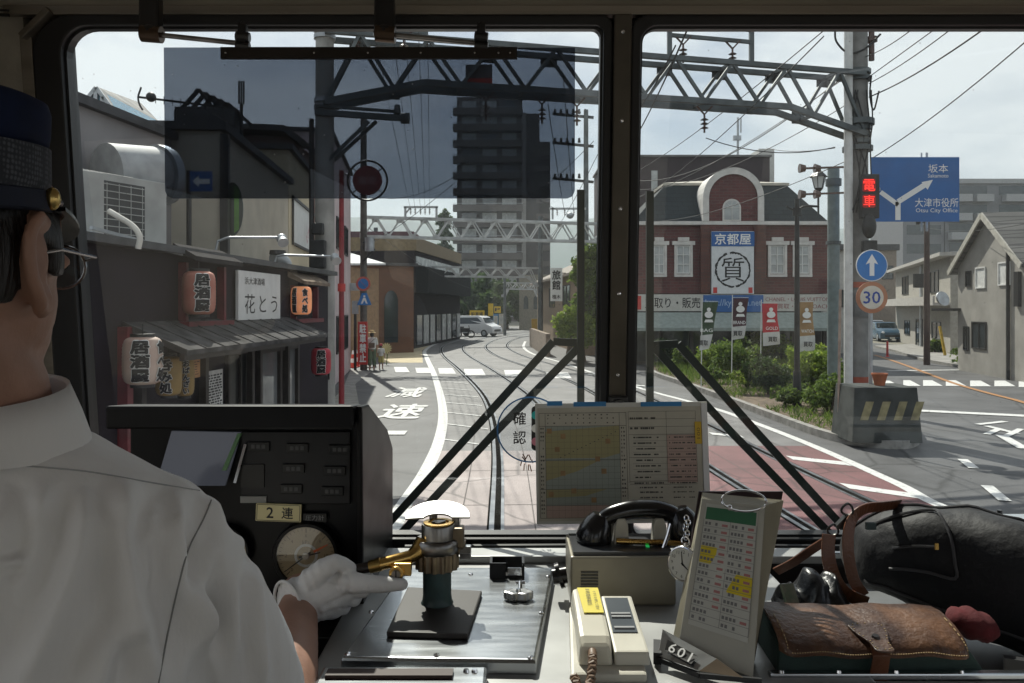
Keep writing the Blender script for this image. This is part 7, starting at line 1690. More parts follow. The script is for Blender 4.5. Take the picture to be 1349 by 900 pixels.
# ---- cream intercom telephone in front
ph = thing('intercom_telephone', 'cream intercom telephone with a yellow sticker on its handset, in front of the radio', 'telephone', (.10, 1.03, DZ))
def quadbox(f, q0, q1): f.loft([q0, q1])
bx0, bx1 = fx(752, .955), fx(853, .955)
f = MB(); 
b0 = [Vector((bx0, .955, DZ+.0005)), Vector((bx1, .955, DZ+.0005)), Vector((bx1+.004, 1.125, DZ+.0005)), Vector((bx0+.010, 1.125, DZ+.0005))]
b1 = [Vector((bx0, .955, DZ+.012)), Vector((bx1, .955, DZ+.012)), Vector((bx1+.004, 1.125, DZ+.030)), Vector((bx0+.010, 1.125, DZ+.030))]
f.loft([b0, b1]); f.build('base', M_PLAS, ph, bevel=.004)
f = MB(); xa, xb = fx(806, 1.0), fx(852, 1.0)
f.loft([[Vector((xa, .972, DZ+.014)), Vector((xb, .972, DZ+.014)), Vector((xb, 1.123, DZ+.031)), Vector((xa, 1.123, DZ+.031))], [Vector((xa, .976, DZ+.030)), Vector((xb-.001, .976, DZ+.030)), Vector((xb-.001, 1.122, DZ+.046)), Vector((xa, 1.122, DZ+.046))]]); f.build('cheek', M_PLAS, ph, bevel=.003)
f = MB(); q = [Vector((xa+.004, 1.02, DZ+.0352)), Vector((xb-.008, 1.02, DZ+.0352)), Vector((xb-.008, 1.112, DZ+.0456)), Vector((xa+.004, 1.112, DZ+.0456))]; f.loft([q, [p + Vector((0, 0, .001)) for p in q]]); pn = f.build('key_panel', mat('key_panel', (.07, .085, .10), rough=.3, var=.1), ph)
f = MB()
for y, c in ((1.066, 0), (1.058, 0), (1.030, 0)): f.box(((xa+xb)/2-.002, y, DZ+.0368+(y-1.02)*.113), (.026, .005, .002))
f.build('key_strips', mat('strip_grey', (.30, .31, .32)), pn)
f = MB(); hx0, hx1 = fx(759, 1.0), fx(805, 1.0)
def hring(y, z0, z1, k=0.0): return [Vector((hx0+k, y, z0)), Vector((hx1-k, y, z0)), Vector((hx1-k-.003, y, z1)), Vector((hx0+k+.003, y, z1))]
f.loft([hring(.972, DZ+.014, DZ+.038, .001), hring(.985, DZ+.012, DZ+.046), hring(1.03, DZ+.032, DZ+.053), hring(1.07, DZ+.035, DZ+.057), hring(1.105, DZ+.028, DZ+.060), hring(1.12, DZ+.030, DZ+.057, .003)]); hd_ = f.build('handset', mat('handset_cream', (.60, .57, .47), rough=.36, var=.08), ph, bevel=.005)
f = MB(); q = [Vector((hx0+.013, 1.035, DZ+.0545)), Vector((hx1-.005, 1.035, DZ+.0545)), Vector((hx1-.005, 1.108, DZ+.0610)), Vector((hx0+.010, 1.108, DZ+.0610))]; f.loft([q, [p + Vector((0, -.0002, .0012)) for p in q]]); st_ = f.build('sticker', mat('sticker_yellow', (.72, .60, .04), rough=.5, var=.06), hd_)
f = MB(); MS = plane((q[0]+q[2])/2 + Vector((0, -.0004, .0026)), (0, -1, -.12), (1, 0, 0))
letter(f, '車内連絡電話', MS @ Matrix.Translation((-.006, -.003, 0)), .046, .006); letter(f, 'ボタンを押して話す', MS @ Matrix.Translation((.004, .006, 0)), .052, .0045); f.build('lettering', M_LETTER, st_)
M_CORD = mat('cord_brown', (.20, .13, .085), rough=.5, var=.2)
f = MB(); base = smooth_line([tuple(p) for p in (Vector((fx(781, .965), .968, DZ+.030)), Vector((fx(780, .95), .945, DZ+.026)), Vector((fx(776, .93), .925, DZ+.012)), Vector((fx(764, .92), .92, DZ+.010)), Vector((fx(758, .93), .945, DZ+.012)))], 24); pts = []
for i in range(len(base)): a = i*1.15; pts.append(Vector(base[i]) + Vector((.0042*math.cos(a), .002, .0042*math.sin(a))))
f.tube(pts, .0022, 6); f.tube([Vector(base[0]) + Vector((0, .004, .002)), Vector(base[6])], .0055, 10); f.build('coiled_cord', M_CORD, ph, smooth=True)

# ---- timetable board against the windscreen
tb = thing('timetable_board', 'white framed board with a yellow and blue timetable chart leaning under the mullion', 'board', at(820, 690, 1.46))
DT_ = 1.455; s_ = DT_/F; MT = plane(at(820, 610, DT_), (1, 0, .012), (0, .10, 1))
def T2(px, py): return ((px-820)*s_, -(py-610)*s_)
def trect(f, x0, y0, x1, y1, z0, z1):
    a = T2(x0, y0); c = T2(x1, y1); f.prism([(a[0], c[1]), (c[0], c[1]), (c[0], a[1]), (a[0], a[1])], MT, (z0, z1))
f = MB(); trect(f, 706, 531, 934, 688, -.003, 0); f.build('panel', mat('board_plastic', (.62, .61, .56), rough=.35, var=.05), tb, bevel=.001)
f = MB(); trect(f, 926, 533, 933.5, 686, .0002, .003); f.build('edge_strip', mat('board_white', (.78, .78, .77), rough=.4), tb)
f = MB(); trect(f, 709, 537, 925, 684, .0002, .0012); pg = f.build('paper', mat('old_paper', (.52, .49, .40), rough=.6, var=.06, scale=20), tb)
M_PY = mat('print_yellow', (.37, .335, .17), rough=.6, var=.05); M_PB2 = mat('print_bluegreen', (.33, .36, .31), rough=.6, var=.05); M_PP = mat('print_pink', (.50, .36, .30), rough=.6, var=.05)
f = MB(); trect(f, 719, 561, 817, 668, .0013, .0016); f.build('chart_ground', M_PB2, pg)
f = MB(); z = .0018
for poly in ([(719, 568), (817, 561), (817, 597), (796, 603), (719, 603)], [(719, 606), (790, 606), (760, 620), (719, 632)], [(719, 643), (800, 643), (770, 652), (719, 654)]): f.add([MT @ Vector((*T2(*p), z)) for p in poly], [tuple(range(len(poly)))])
f.build('yellow_bands', M_PY, pg)
f = MB(); trect(f, 719, 664, 817, 680, .0017, .0019); f.build('pink_row', M_PP, pg); f = MB(); trect(f, 879, 574, 918, 636, .0013, .0016); f.build('pink_columns', M_PP, pg)
f = MB(); trect(f, 916.5, 557, 925, 586, .002, .0035); yt_ = f.build('yellow_tab', mat('tab_orange', (.65, .42, .03), rough=.5), tb)
f = MB(); letter(f, '001', MT @ Matrix.Translation((*T2(921, 572), .0037)) @ Matrix.Rotation(R(-90), 4, 'Z'), .020, .006); f.build('lettering', mat('tab_letter', (.25, .15, .02), var=0), yt_)
f = MB(); ln = .00055
def tl(x0, y0, x1, y1, w=ln, z=.0022):
    a = Vector(T2(x0, y0)); c = Vector(T2(x1, y1)); t_ = (c-a).normalized(); n_ = Vector((-t_.y, t_.x))*w/2
    f.add([MT @ Vector((*q, z)) for q in (a-n_, a+n_, c+n_, c-n_)], [(0,1,2,3)])
for x in (711, 719, 817, 826): tl(x, 544, x, 680, .0007)
for y in (544, 561, 605, 643, 664, 680): tl(711, y, 826, y, .0007)
for k in range(12): tl(719+8.2*k, 561, 719+8.2*k, 680, .00025)
for k in range(14): tl(719, 566+8*k, 817, 566+8*k, .00025)
for y in (543, 553, 563, 573, 603, 634, 638): tl(829, y, 918, y, .0005)
for k in range(9): tl(834, 574+7.4*k, 918, 574+7.4*k, .0003)
for x in (829, 879, 918): tl(x, 543, x, 636, .0005)
random.seed(12)
def marks(x0, x1, y, n, w=1.6, h=1.6):
    for k in range(n):
        if random.random() < .8:
            x = x0 + (x1-x0)*k/n; trect(f, x, y-h/2, x+w*random.uniform(.6, 1.5), y+h/2, .0023, .0025)
for y in (546.5, 551, 557): marks(722, 816, y, 12)
for k in range(22): marks(712.5, 718, 564+k*5.2, 2, 1.4, 2.2); marks(819, 825, 564+k*5.2, 2, 1.2, 2.2)
for k in range(9): marks(835, 870 + random.uniform(-14, 6), 577+7.4*k, 16, 1.8, 1.8); marks(882, 917, 577+7.4*k, 16, 1.6, 1.6)
for y in (552, 565): marks(831, 864, y, 12, 2.2, 2.6)
for y in (642, 648, 655): marks(842, 872, y, 12, 1.8, 1.8); marks(886, 914, y, 11, 1.6, 1.4)
for k in range(14): trect(f, 738+k*5.6, 601-k*2.5, 739.4+k*5.6, 602.2-k*2.5, .0023, .0025)
f.build('print', mat('print_grey', (.10, .095, .085), var=0), pg)
f = MB(); 
for px, py in ((724, 567), (742, 574), (734, 591), (801, 581), (787, 604), (741, 622), (795, 620), (725, 649), (755, 645), (781, 657)): trect(f, px-3, py-3, px+3.5, py+3.5, .0026, .0028)
f.build('small_stamps', mat('stamp_brown', (.33, .21, .10), rough=.6, var=.2, scale=60), pg)
for xa, xb, y in ((722, 742, 529.5), (757, 800, 531), (846, 900, 532)):
    f = MB(); trect(f, xa, y-1.5, xb, y+4.5, .0013, .0022); f.build('blue_tape', mat('tape_blue', (.03, .22, .50), rough=.45, var=.1), tb)
f = MB(); trect(f, 898, 530, 900, 532, .001, .002); 
# round check sticker on the glass
ck = thing('check_sticker', 'round clear sticker with blue rim and black characters beside the timetable board', 'sticker', at(697, 610, 1.53))
u, v = wuv(699, 567); MC = PW @ Matrix.Translation((u, v, -.004)); r = .0655
f = MB(); P = [MC @ Vector((r*math.cos(2*math.pi*k/48), r*math.sin(2*math.pi*k/48), 0)) for k in range(48)] + [MC @ Vector((r*.955*math.cos(2*math.pi*k/48), r*.955*math.sin(2*math.pi*k/48), 0)) for k in range(48)]; f.add(P, [(k, (k+1) % 48, 48+(k+1) % 48, 48+k) for k in range(48)]); f.build('blue_rim', mat('rim_blue', (.05, .20, .48), rough=.5), ck)
f = MB(); f.add([MC @ Vector((r*.955*math.cos(2*math.pi*k/48), r*.955*math.sin(2*math.pi*k/48), -.0004)) for k in range(48)], [tuple(range(48))]); f.build('clear_disc', sheet_glass('sticker_film', (.88, .90, .92), dust=.06), ck)
f = MB(); letter(f, '確', MC @ Matrix.Translation((wuv(684.5, 552)[0]-u, wuv(684, 552)[1]-v, .0006)), .025, .026, bold=.012); letter(f, '認', MC @ Matrix.Translation((wuv(684.5, 577)[0]-u, wuv(684, 577)[1]-v, .0006)), .025, .026, bold=.012); f.build('lettering', M_LETTER, ck)
f = MB(); mx_ = MC @ Matrix.Translation((wuv(707, 565)[0]-u, wuv(707, 565)[1]-v, .0006)); f.prism(rrect(.020, .088, .008), mx_, (0, .0005)); pk = f.build('signal_mark', M_LETTER, ck)
for y, m_ in ((-.026, mat('mark_pink', (.62, .22, .30))), (0, M_WLET), (.026, mat('mark_teal', (.02, .42, .42)))):
    f = MB(); f.prism(disc(.008, 20), mx_ @ Matrix.Translation((-.002, y, 0)), (.0006, .001)); f.build('mark_dot', m_, pk)
b = MB(); random.seed(3); 
for k in range(9): p = at(694+random.uniform(-12, 10), 604+random.uniform(-6, 10), 1.548); b.bar(p, p + Vector((random.uniform(-.008, .008), 0, -random.uniform(.005, .014))), .003, .002)
b.build('dry_leaf_bits', mat('rust_leaf', (.28, .09, .03), rough=.8), label='rusty dry leaf scrap stuck on the windscreen beneath the round sticker', cat='leaf')

# ---- timetable cards in their holder
cd = thing('timetable_cards', 'ring bound stack of laminated timetable cards with green header and yellow highlights', 'timetable cards', onz(950, 893, DZ))
Q4 = [at(893, 856, 1.005), at(992, 893, .968), at(1008, 666, 1.075), at(925, 657, 1.105)]
def QB(q, u, v, off=0.0):
    p = (q[0]*(1-u)+q[1]*u)*(1-v) + (q[3]*(1-u)+q[2]*u)*v
    n_ = (q[1]-q[0]).cross(q[3]-q[0]).normalized()
    if n_.y > 0: n_ = -n_
    return p + n_*off
for k in range(9, 0, -1):
    q = [Q4[0] + Vector((0, .0035*k, 0)), Q4[1] + Vector((.0012*k, .0040*k, 0)), Q4[2] + Vector((.0046*k + (.002 if k % 2 else 0), .006*k, -.0007*k)), Q4[3] + Vector((.001*k, .004*k, 0))]
    f = MB(); f.loft([q, [p + Vector((0, .0012, 0)) for p in q]]); f.build('card', mat('card_film', (.42, .39, .30), rough=.35, var=.12), cd)
q = [p + Vector((.006, .042, 0)) for p in Q4]; q[1] += Vector((.010, .004, 0)); q[2] += Vector((.040, .022, .004)); f = MB(); f.loft([q, [p + Vector((0, .004, 0)) for p in q]]); f.build('back_cover', mat('cover_maroon', (.035, .02, .022), rough=.45), cd)
f = MB(); f.loft([Q4, [p + Vector((0, .0012, 0)) for p in Q4]]); fc = f.build('front_card', mat('card_plastic', (.50, .49, .43), rough=.25, var=.06), cd)
f = MB()
def qr(u0, v0, u1, v1, off): f.add([QB(Q4, *p, off) for p in ((u0, v0), (u1, v0), (u1, v1), (u0, v1))], [(0, 1, 2, 3)])
qr(.08, .17, .90, .97, .0006); f.build('paper', mat('card_paper', (.55, .55, .50), rough=.6, var=.05), fc)
f = MB(); qr(.10, .86, .88, .945, .0010); f.build('green_header', mat('header_green', (.05, .17, .09), rough=.5), fc)
f = MB(); qr(.10, .57, .50, .68, .0010); qr(.50, .42, .90, .54, .0010); f.build('yellow_highlight', mat('highlight_yellow', (.70, .55, .03), rough=.5), fc)
f = MB()
for k in range(14): v = .20 + .047*k; qr(.08, v, .90, v+.0022, .0013)
for u in (.08, .495, .895): qr(u, .20, u+.006, .86, .0013)
random.seed(8)
for k in range(14):
    v = .212 + .047*k
    for u0 in (.11, .52):
        for j in range(4):
            if random.random() < .85: qr(u0+.052*j, v, u0+.052*j+.036, v+.020, .0014); 
f.build('print', mat('card_print', (.20, .20, .20), var=0), fc)
f = MB()
for k in range(14):
    v = .212 + .047*k
    for u0 in (.37, .77):
        if random.random() < .75: qr(u0, v, u0+.09, v+.016, .0014)
f.build('red_print', mat('card_print_red', (.45, .20, .19), var=0), fc)
f = MB(); c = at(980, 664, 1.072); f.tube([c + Vector((.030*math.cos(a), .010*math.sin(a), .012*math.sin(a)+.004)) for a in [2*math.pi*k/28 for k in range(28)]], .0014, 8, closed=True); f.ell(at(961, 669, 1.07), .004); f.build('ring', M_CHROME, cd, smooth=True)
hl = thing('card_holder', 'bent steel card holder bearing the white number 601 on a black label', 'holder', onz(930, 890, DZ))
hq = [at(867, 864, 1.000), at(921, 884, .962), at(944, 868, .972), at(873, 829, 1.022)]
f = MB(); f.loft([hq, [p + Vector((.0, .0015, -.001)) for p in hq]]); f.build('plate', M_STL, hl)
f = MB(); f.loft([[hq[1], at(979, 893, .950), hq[2]], [p + Vector((0, .0015, 0)) for p in (hq[1], at(979, 893, .950), hq[2])]]); f.build('gusset', mat('holder_worn', (.20, .16, .12), rough=.4, metal=.7, var=.3), hl)
f = MB(); f.bar(at(866, 868, 1.0), at(922, 890, .96), .004, .006); f.bar(at(922, 890, .958), at(1003, 897, .95), .004, .006); f.bar(at(866, 850, 1.03), at(866, 868, 1.0), .010, .016); f.build('base_rail', M_DARKM, hl)
f = MB(); q = [QB(hq, u, v, .005) for u, v in ((.16, .26), (.80, .12), (.78, .62), (.16, .68))]; f.loft([q, [p + Vector((0, -.0006, .0003)) for p in q]]); lb = f.build('number_label', mat('label_black', (.008, .008, .009), rough=.4), hl)
qc = sum(q, Vector())/4; ex = (q[1]-q[0]).normalized(); ey = (q[3]-q[0]); MN = plane(qc + Vector((0, -.0014, .0010)), ex, ey)
f = MB(); letter(f, '601', MN, .032, .0125, spacing=1.25, bold=.01); f.build('lettering', M_WLET, lb)
pw = thing('pocket_watch', 'round pocket watch with white dial hanging at the left edge of the timetable cards', 'watch', at(900, 763, 1.08))
c = at(900, 743, 1.085); MWt = plane(c, (.62, -.55, 0), (.1, .1, 1)); r = .0215
f = MB(); f.prism(disc(r*1.08, 36), MWt, (-.006, .001)); f.tube([MWt @ Vector((r*1.03*math.cos(2*math.pi*k/36), r*1.03*math.sin(2*math.pi*k/36), .001)) for k in range(36)], .0018, 8, closed=True); f.build('case', M_CHROME, pw, smooth=True)
f = MB(); f.prism(disc(r*.97, 36), MWt, (.0012, .0018)); dl = f.build('dial', mat('watch_dial', (.62, .62, .58), rough=.4, var=.03), pw)
f = MB()
for k in range(12): a = R(90-30*(k+1)); letter(f, str(k+1), MWt @ Matrix.Translation((r*.75*math.cos(a), r*.75*math.sin(a), .0021)), None, r*.2)
f.build('numerals', M_LETTER, dl)
for a, l, w in ((100, .75, .05), (-35, .5, .07)):
    f = MB(); d_ = Vector((math.cos(R(a)), math.sin(R(a)))); q_ = Vector((-d_.y, d_.x)); f.add([MWt @ Vector((*(v), .0024)) for v in (-d_*r*.1-q_*r*w, -d_*r*.1+q_*r*w, d_*r*l+q_*r*w*.4, d_*r*l-q_*r*w*.4)], [(0,1,2,3)]); f.build('hand', M_LETTER, dl)
f = MB(); f.cyl(MWt @ Vector((0, r*1.08, -.002)), MWt @ Vector((0, r*1.3, -.002)), .004, .004, 12); f.tube([MWt @ Vector((.006*math.cos(a), r*1.4+.006*math.sin(a), -.002)) for a in [2*math.pi*k/16 for k in range(16)]], .001, 6, closed=True)
for k in range(6): p = MWt @ Vector((.002*math.sin(k*2), r*1.68+.005*k, -.002)); f.tube([p + Vector((.003*math.cos(a), .001*math.sin(a), .004*math.sin(a))) for a in [2*math.pi*j/10 for j in range(10)]], .0008, 5, closed=True)
f.build('crown_and_chain', M_CHROME, pw)

# ---- bags on the right
M_NYL = mat('black_nylon', (0.007, 0.0075, 0.010), rough=.62, spec=.3, var=.25, scale=6, bump=.35, bscale=34, sheen=.08)
M_LTH = mat('brown_leather', (0.13, 0.048, 0.022), rough=.34, var=.3, scale=14, bump=.15, bscale=120)
M_LTHW = mat('worn_leather', (0.055, 0.026, 0.016), rough=.42, scale=11, col2=(0.24, 0.11, 0.045), bump=.25, bscale=140, lo=.42, hi=.72)
M_CANV = mat('green_canvas', (0.022, 0.045, 0.038), rough=.8, var=.15, scale=30, bump=.15, bscale=400)
bg = thing('backpack', 'plump black nylon backpack lying on its side on the desk tray at the right', 'backpack', (.62, 1.22, 2.10))
f = MB(); rings = []
spec = [(1118, 735, 1.30, .006, .03), (1126, 733, 1.29, .040, .055), (1150, 728, 1.27, .055, .066), (1190, 726, 1.245, .062, .075), (1240, 734, 1.215, .072, .086), (1300, 748, 1.17, .080, .095), (1360, 770, 1.13, .080, .100), (1430, 790, 1.10, .07, .095), (1480, 800, 1.08, .045, .06), (1500, 803, 1.07, .006, .01)]
for px, py, d, rz_, ry_ in spec:
    py += 9*min(1, max(0, (px-1130)/80)); rz_ *= 1.16 if px > 1150 else 1; c = at(px, py, d); rings.append([c + Vector((0, ry_*math.copysign(abs(math.cos(a))**.85, math.cos(a)), rz_*math.copysign(abs(math.sin(a))**.85, math.sin(a)))) for a in [2*math.pi*k/28 for k in range(28)]])
sm = [smooth_line([tuple(r[k]) for r in rings], 5) for k in range(28)]; rings = [[Vector(sm[k][i]) for k in range(28)] for i in range(len(sm[0]))]
random.seed(2); NZ = [(random.uniform(-3, 3), random.uniform(-.6, .6), random.uniform(0, 6)) for _ in range(7)]
for i, r in enumerate(rings):
    for k, p in enumerate(r):
        n_ = (p - sum(r, Vector())/28); s = i/len(rings)
        w = .030*math.sin(k*1.1+i*.55)*math.exp(-((s-.12)/.16)**2) + .018*math.sin(k*.7-i*.33+1) + .012*math.sin(i*.9+k*1.9) + .055*sum(max(0, math.sin(2*math.pi*k/28*round(a)+i*b_+c))**6 for a, b_, c in NZ)/3 - .03
        r[k] = p + n_*w
f.loft(rings); f.build('body', M_NYL, bg, smooth=True, autosm=False)
i0, i1, k0, k1 = 9, 18, 8, 14
def bp(i, k, o): c = sum(rings[i], Vector())/28; p = rings[i][k]; return p + (p-c).normalized()*o
nI = i1-i0+1; nK = k1-k0+1; f = MB()
P = [bp(i, k, .0045 if (i0 < i < i1 and k0 < k < k1) else .001) for i in range(i0, i1+1) for k in range(k0, k1+1)]
f.add(P, [(a*nK+c, a*nK+c+1, (a+1)*nK+c+1, (a+1)*nK+c) for a in range(nI-1) for c in range(nK-1)]); pkt = f.build('pocket', M_NYL, bg, smooth=True, autosm=False)
f = MB(); f.tube([bp(i, 12, .0065) for i in range(i0+1, i1-1)], .0022, 6); f.build('zip', mat('zip_grey', (.06, .06, .065), rough=.35, metal=.5), pkt); f = MB(); f.box(bp(i1-2, 12, .009), (.005, .003, .009)); f.build('zip_puller', M_BRASS, pkt)
f = MB(); f.tube(smooth_line([tuple(bp(i, k, .004)) for i, k in [(i, k0) for i in range(i0, i1+1, 3)] + [(i1, k) for k in range(k0+1, k1, 2)] + [(i, k1) for i in range(i1, i0-1, -3)]], 4), .0024, 6); f.build('piping', mat('piping_grey', (.05, .05, .055)), pkt)
f = MB(); f.tube([bp(i, 17, .002) for i in range(4, len(rings)-5)], .0022, 6); f.tube([bp(i, 6, .002) for i in range(4, len(rings)-5)], .0022, 6); f.build('seam', mat('piping_grey', (.05, .05, .055)), bg)
f = MB(); f.box(at(1147, 693, 1.185), (.014, .006, .010)); f.build('tag', mat('tag_teal', (.03, .055, .06)), bg)
def strap(f, pts, w, up, th=.003, n=6):
    L = [Vector(p) for p in smooth_line([tuple(at(*q)) for q in pts], n)]; N = len(L); rings = []
    for i in range(N):
        t_ = (L[min(i+1, N-1)]-L[max(i-1, 0)]).normalized(); x_ = t_.cross(Vector(up)).normalized(); z_ = x_.cross(t_)
        rings.append([L[i] + x_*w*sx + z_*th*sz for sx, sz in ((-.5, -.5), (.5, -.5), (.5, .5), (-.5, .5))])
    f.loft(rings); return L
st1 = MB(); strap(st1, [(1185, 664, 1.27), (1165, 667, 1.235), (1138, 671, 1.205), (1121, 688, 1.19), (1117, 722, 1.18), (1124, 762, 1.175), (1138, 785, 1.17)], .017, (0, 1, .2)); st1.build('shoulder_strap', M_LTH, bg, bevel=.0008)
st1 = MB(); strap(st1, [(1092, 704, 1.19), (1091, 730, 1.185), (1097, 757, 1.175), (1112, 780, 1.165), (1143, 795, 1.15)], .020, (0, 1, .3)); st1.build('shoulder_strap', M_LTH, bg, bevel=.0008)
st1 = MB(); strap(st1, [(1092, 710, 1.2), (1070, 724, 1.22), (1045, 741, 1.235), (1022, 753, 1.25)], .015, (0, 1, .3)); st1.build('shoulder_strap', M_LTH, bg, bevel=.0008)
f = MB()
for px, py, r in ((1116, 671, .0085), (1097, 698, .008)): c = at(px, py, 1.195); f.tube([c + Vector((r*math.cos(a), .003*math.sin(a*2), r*math.sin(a))) for a in [2*math.pi*k/18 for k in range(18)]], .0018, 8, closed=True)
f.bar(at(1117, 679, 1.197), at(1101, 695, 1.197), .010, .006); f.build('clasp', mat('clasp_dark', (.06, .06, .058), rough=.3, metal=.9), bg)
# satchel
sa = thing('satchel', 'green canvas satchel with worn brown leather flap lying in the desk tray', 'satchel', (.46, 1.03, 2.096))
xl, xr = fx(1022, .985), fx(1303, .985)
f = MB(); f.loft([[Vector((xl, .988, 2.096)), Vector((xr+.0, .988, 2.096)), Vector((xr-.01, 1.085, 2.096)), Vector((xl+.005, 1.085, 2.096))], [Vector((xl+.002, .983, 2.15)), Vector((xr-.004, .985, 2.15)), Vector((xr-.012, 1.082, 2.15)), Vector((xl+.006, 1.084, 2.15))], [Vector((xl+.006, .990, 2.180)), Vector((xr-.022, .992, 2.176)), Vector((xr-.03, 1.075, 2.192)), Vector((xl+.01, 1.078, 2.194))]]); f.build('body', M_CANV, sa, bevel=.006)
def flap_pt(u, v):   # u across, v from the back to the front hem
    x = fx(1022, 1.0) + (fx(1276, .985)-fx(1022, 1.0))*u
    cr = max(0, 1 - min(u, 1-u)/.05); 
    prof = [(1.075, 2.200), (1.045, 2.2035), (1.01, 2.198), (.985, 2.190), (.974, 2.184), (.969, 2.176)]
    s = v*(len(prof)-1); i = min(int(s), len(prof)-2); a = s-i; y = prof[i][0]*(1-a)+prof[i+1][0]*a; z = prof[i][1]*(1-a)+prof[i+1][1]*a
    y += cr**2*.018*v; z += .0012*math.sin(u*11) + .001*math.sin(u*23+v*3) - .002*(u-.5)
    return Vector((x, y, z))
f = MB(); nu, nv = 40, 12; G = [[flap_pt(i/nu, j/nv) for i in range(nu+1)] for j in range(nv+1)]
P = [p for row in G for p in row]; Q = [p + Vector((0, .001, -.003)) for p in P]; n = len(P); W_ = nu+1
fs = [(j*W_+i, j*W_+i+1, (j+1)*W_+i+1, (j+1)*W_+i) for j in range(nv) for i in range(nu)]; fs2 = [tuple(x+n for x in q) for q in fs]
bd_ = [i for i in range(W_)] + [j*W_+nu for j in range(1, nv+1)] + [nv*W_+i for i in range(nu-1, -1, -1)] + [j*W_ for j in range(nv-1, 0, -1)]
f.add(P + Q, fs + fs2 + [(bd_[k], bd_[(k+1) % len(bd_)], n+bd_[(k+1) % len(bd_)], n+bd_[k]) for k in range(len(bd_))]); fl = f.build('flap', M_LTHW, sa, smooth=True)
f = MB()
for k in range(70): 
    a = flap_pt(.04+.92*k/70, .97) + Vector((0, -.0012, .0014)); c = flap_pt(.04+.92*(k+.55)/70, .97) + Vector((0, -.0012, .0014)); f.bar(a, c, .0009, .0009)
for k in range(9):
    for u in (.028, .972): a = flap_pt(u, .3+.07*k) + Vector((0, 0, .0012)); c = flap_pt(u, .3+.07*k+.04) + Vector((0, 0, .0012)); f.bar(a, c, .0009, .0009)
f.build('stitching', mat('thread_tan', (.42, .30, .15), rough=.7), fl)
f = MB(); pts = smooth_line([(-.019, .030), (.019, .030), (.021, .012), (.012, -.012), (.010, -.030), (-.010, -.030), (-.012, -.012), (-.021, .012)], 4, closed=True)
cu_ = flap_pt(.50, .62); MF = plane(cu_ + Vector((0, 0, .0022)), (1, 0, 0), (0, .97, .16)); f.prism(pts, MF, (0, .0025)); tab_ = f.build('strap_tab', M_LTHW, sa, bevel=.0006)
f = MB(); f.cyl(MF @ Vector((0, -.002, .0025)), MF @ Vector((0, -.002, .005)), .0052, .004, 16); f.build('stud', mat('stud_dark', (.03, .022, .018), rough=.3, metal=.6), tab_)
f = MB(); 
for k in range(22): a = pts[(k*len(pts)//22) % len(pts)]; p_ = MF @ Vector((a[0]*.86, a[1]*.88, .0028)); f.bar(p_ - Vector((.0008, 0, 0)), p_ + Vector((.0012, .0006, 0)), .0008, .0008)
f.build('stitching', mat('thread_tan', (.42, .3, .15)), tab_)
f = MB(); x_ = cu_.x; rings = [[Vector((x_+sx*w_, y, z)) + Vector((0, oy, oz)) for sx, oy, oz in ((-1, 0, 0), (1, 0, 0), (1, -.002, .002), (-1, -.002, .002))] for y, z, w_ in ((.975, 2.188, .0105), (.966, 2.176, .0105), (.974, 2.150, .011), (.981, 2.12, .0115), (.984, 2.098, .012))]; f.loft(rings); f.build('strap', M_LTH, sa, bevel=.0006)
for u in (.02, .98): f = MB(); c = flap_pt(u, .93); f.bar(c + Vector((.001 if u < .5 else -.001, .006, .001)), c + Vector((.014 if u < .5 else -.014, -.003, .001)), .005, .003); f.build('corner_cap', mat('cap_worn', (.25, .21, .17), rough=.4), fl)
# other small things in the tray
b = MB(); c = at(1281, 822, 1.06); b.ell(c, (.034, .03, .019), Matrix.Rotation(.3, 3, 'Y'), 20, 12); b.v = [tuple(Vector(p) + Vector((0, 0, .002*math.sin(p[0]*300)))) for p in b.v]
b.build('red_cloth', mat('cloth_dark_red', (.085, .006, .009), rough=.9, var=.2, scale=40, bump=.3), label='rolled dark red cloth tucked behind the satchel under the backpack', cat='cloth', smooth=True)
b = MB(); c = at(1073, 778, 1.155); rings = []
for i in range(9):
    s = i/8; x = c.x - .05 + .10*s; h = .040 + .020*math.sin(math.pi*s) + .005*math.sin(i*2.3)
    rings.append([Vector((x + .004*math.sin(k*2+i), c.y + .045*math.cos(2*math.pi*k/16), 2.097 + h + h*math.sin(2*math.pi*k/16) + .002*math.sin(k*3+i*2))) for k in range(16)])
sm_ = [smooth_line([tuple(r[k]) for r in rings], 4) for k in range(16)]; b.loft([[Vector(p) for p in smooth_line([sm_[k][i] for k in range(16)], 3, closed=True)] for i in range(len(sm_[0]))]); b.build('leather_pouch', mat('pouch_black', (.010, .012, .015), rough=.32, var=.3, scale=20, bump=.4, bscale=45), label='crumpled shiny black pouch behind the satchel beside the timetable cards', cat='pouch', smooth=True)
b = MB(); a = at(1036, 770, 1.10); b.bar(a, at(1044, 796, 1.085), .018, .006); b.build('green_packet', mat('packet_green', (.05, .11, .06), rough=.35, col2=(.22, .20, .16), scale=40), label='small green packet poking up between the timetable cards and the satchel', cat='packet')
t = thing('ticket_box', 'flat grey topped black box at the right edge beyond the backpack', 'box', (.95, 1.25, 2.096))
f = MB(); a = at(1305, 679, 1.42); f.box((a.x+.25, a.y-.10, (2.096+a.z)/2), (.50, .20, a.z-2.096)); f.build('case', M_BLKP, t, bevel=.004)
f = MB(); f.box((a.x+.255, a.y-.10, a.z+.0025), (.48, .18, .005)); f.build('lid', mat('lid_grey', (.34, .38, .42), rough=.35, var=.06), t)
f = MB(); f.cyl((a.x+.01, a.y-.01, a.z), (a.x+.01, a.y-.01, a.z+.012), .005, .004, 12); f.build('knob', M_BLKP, t)
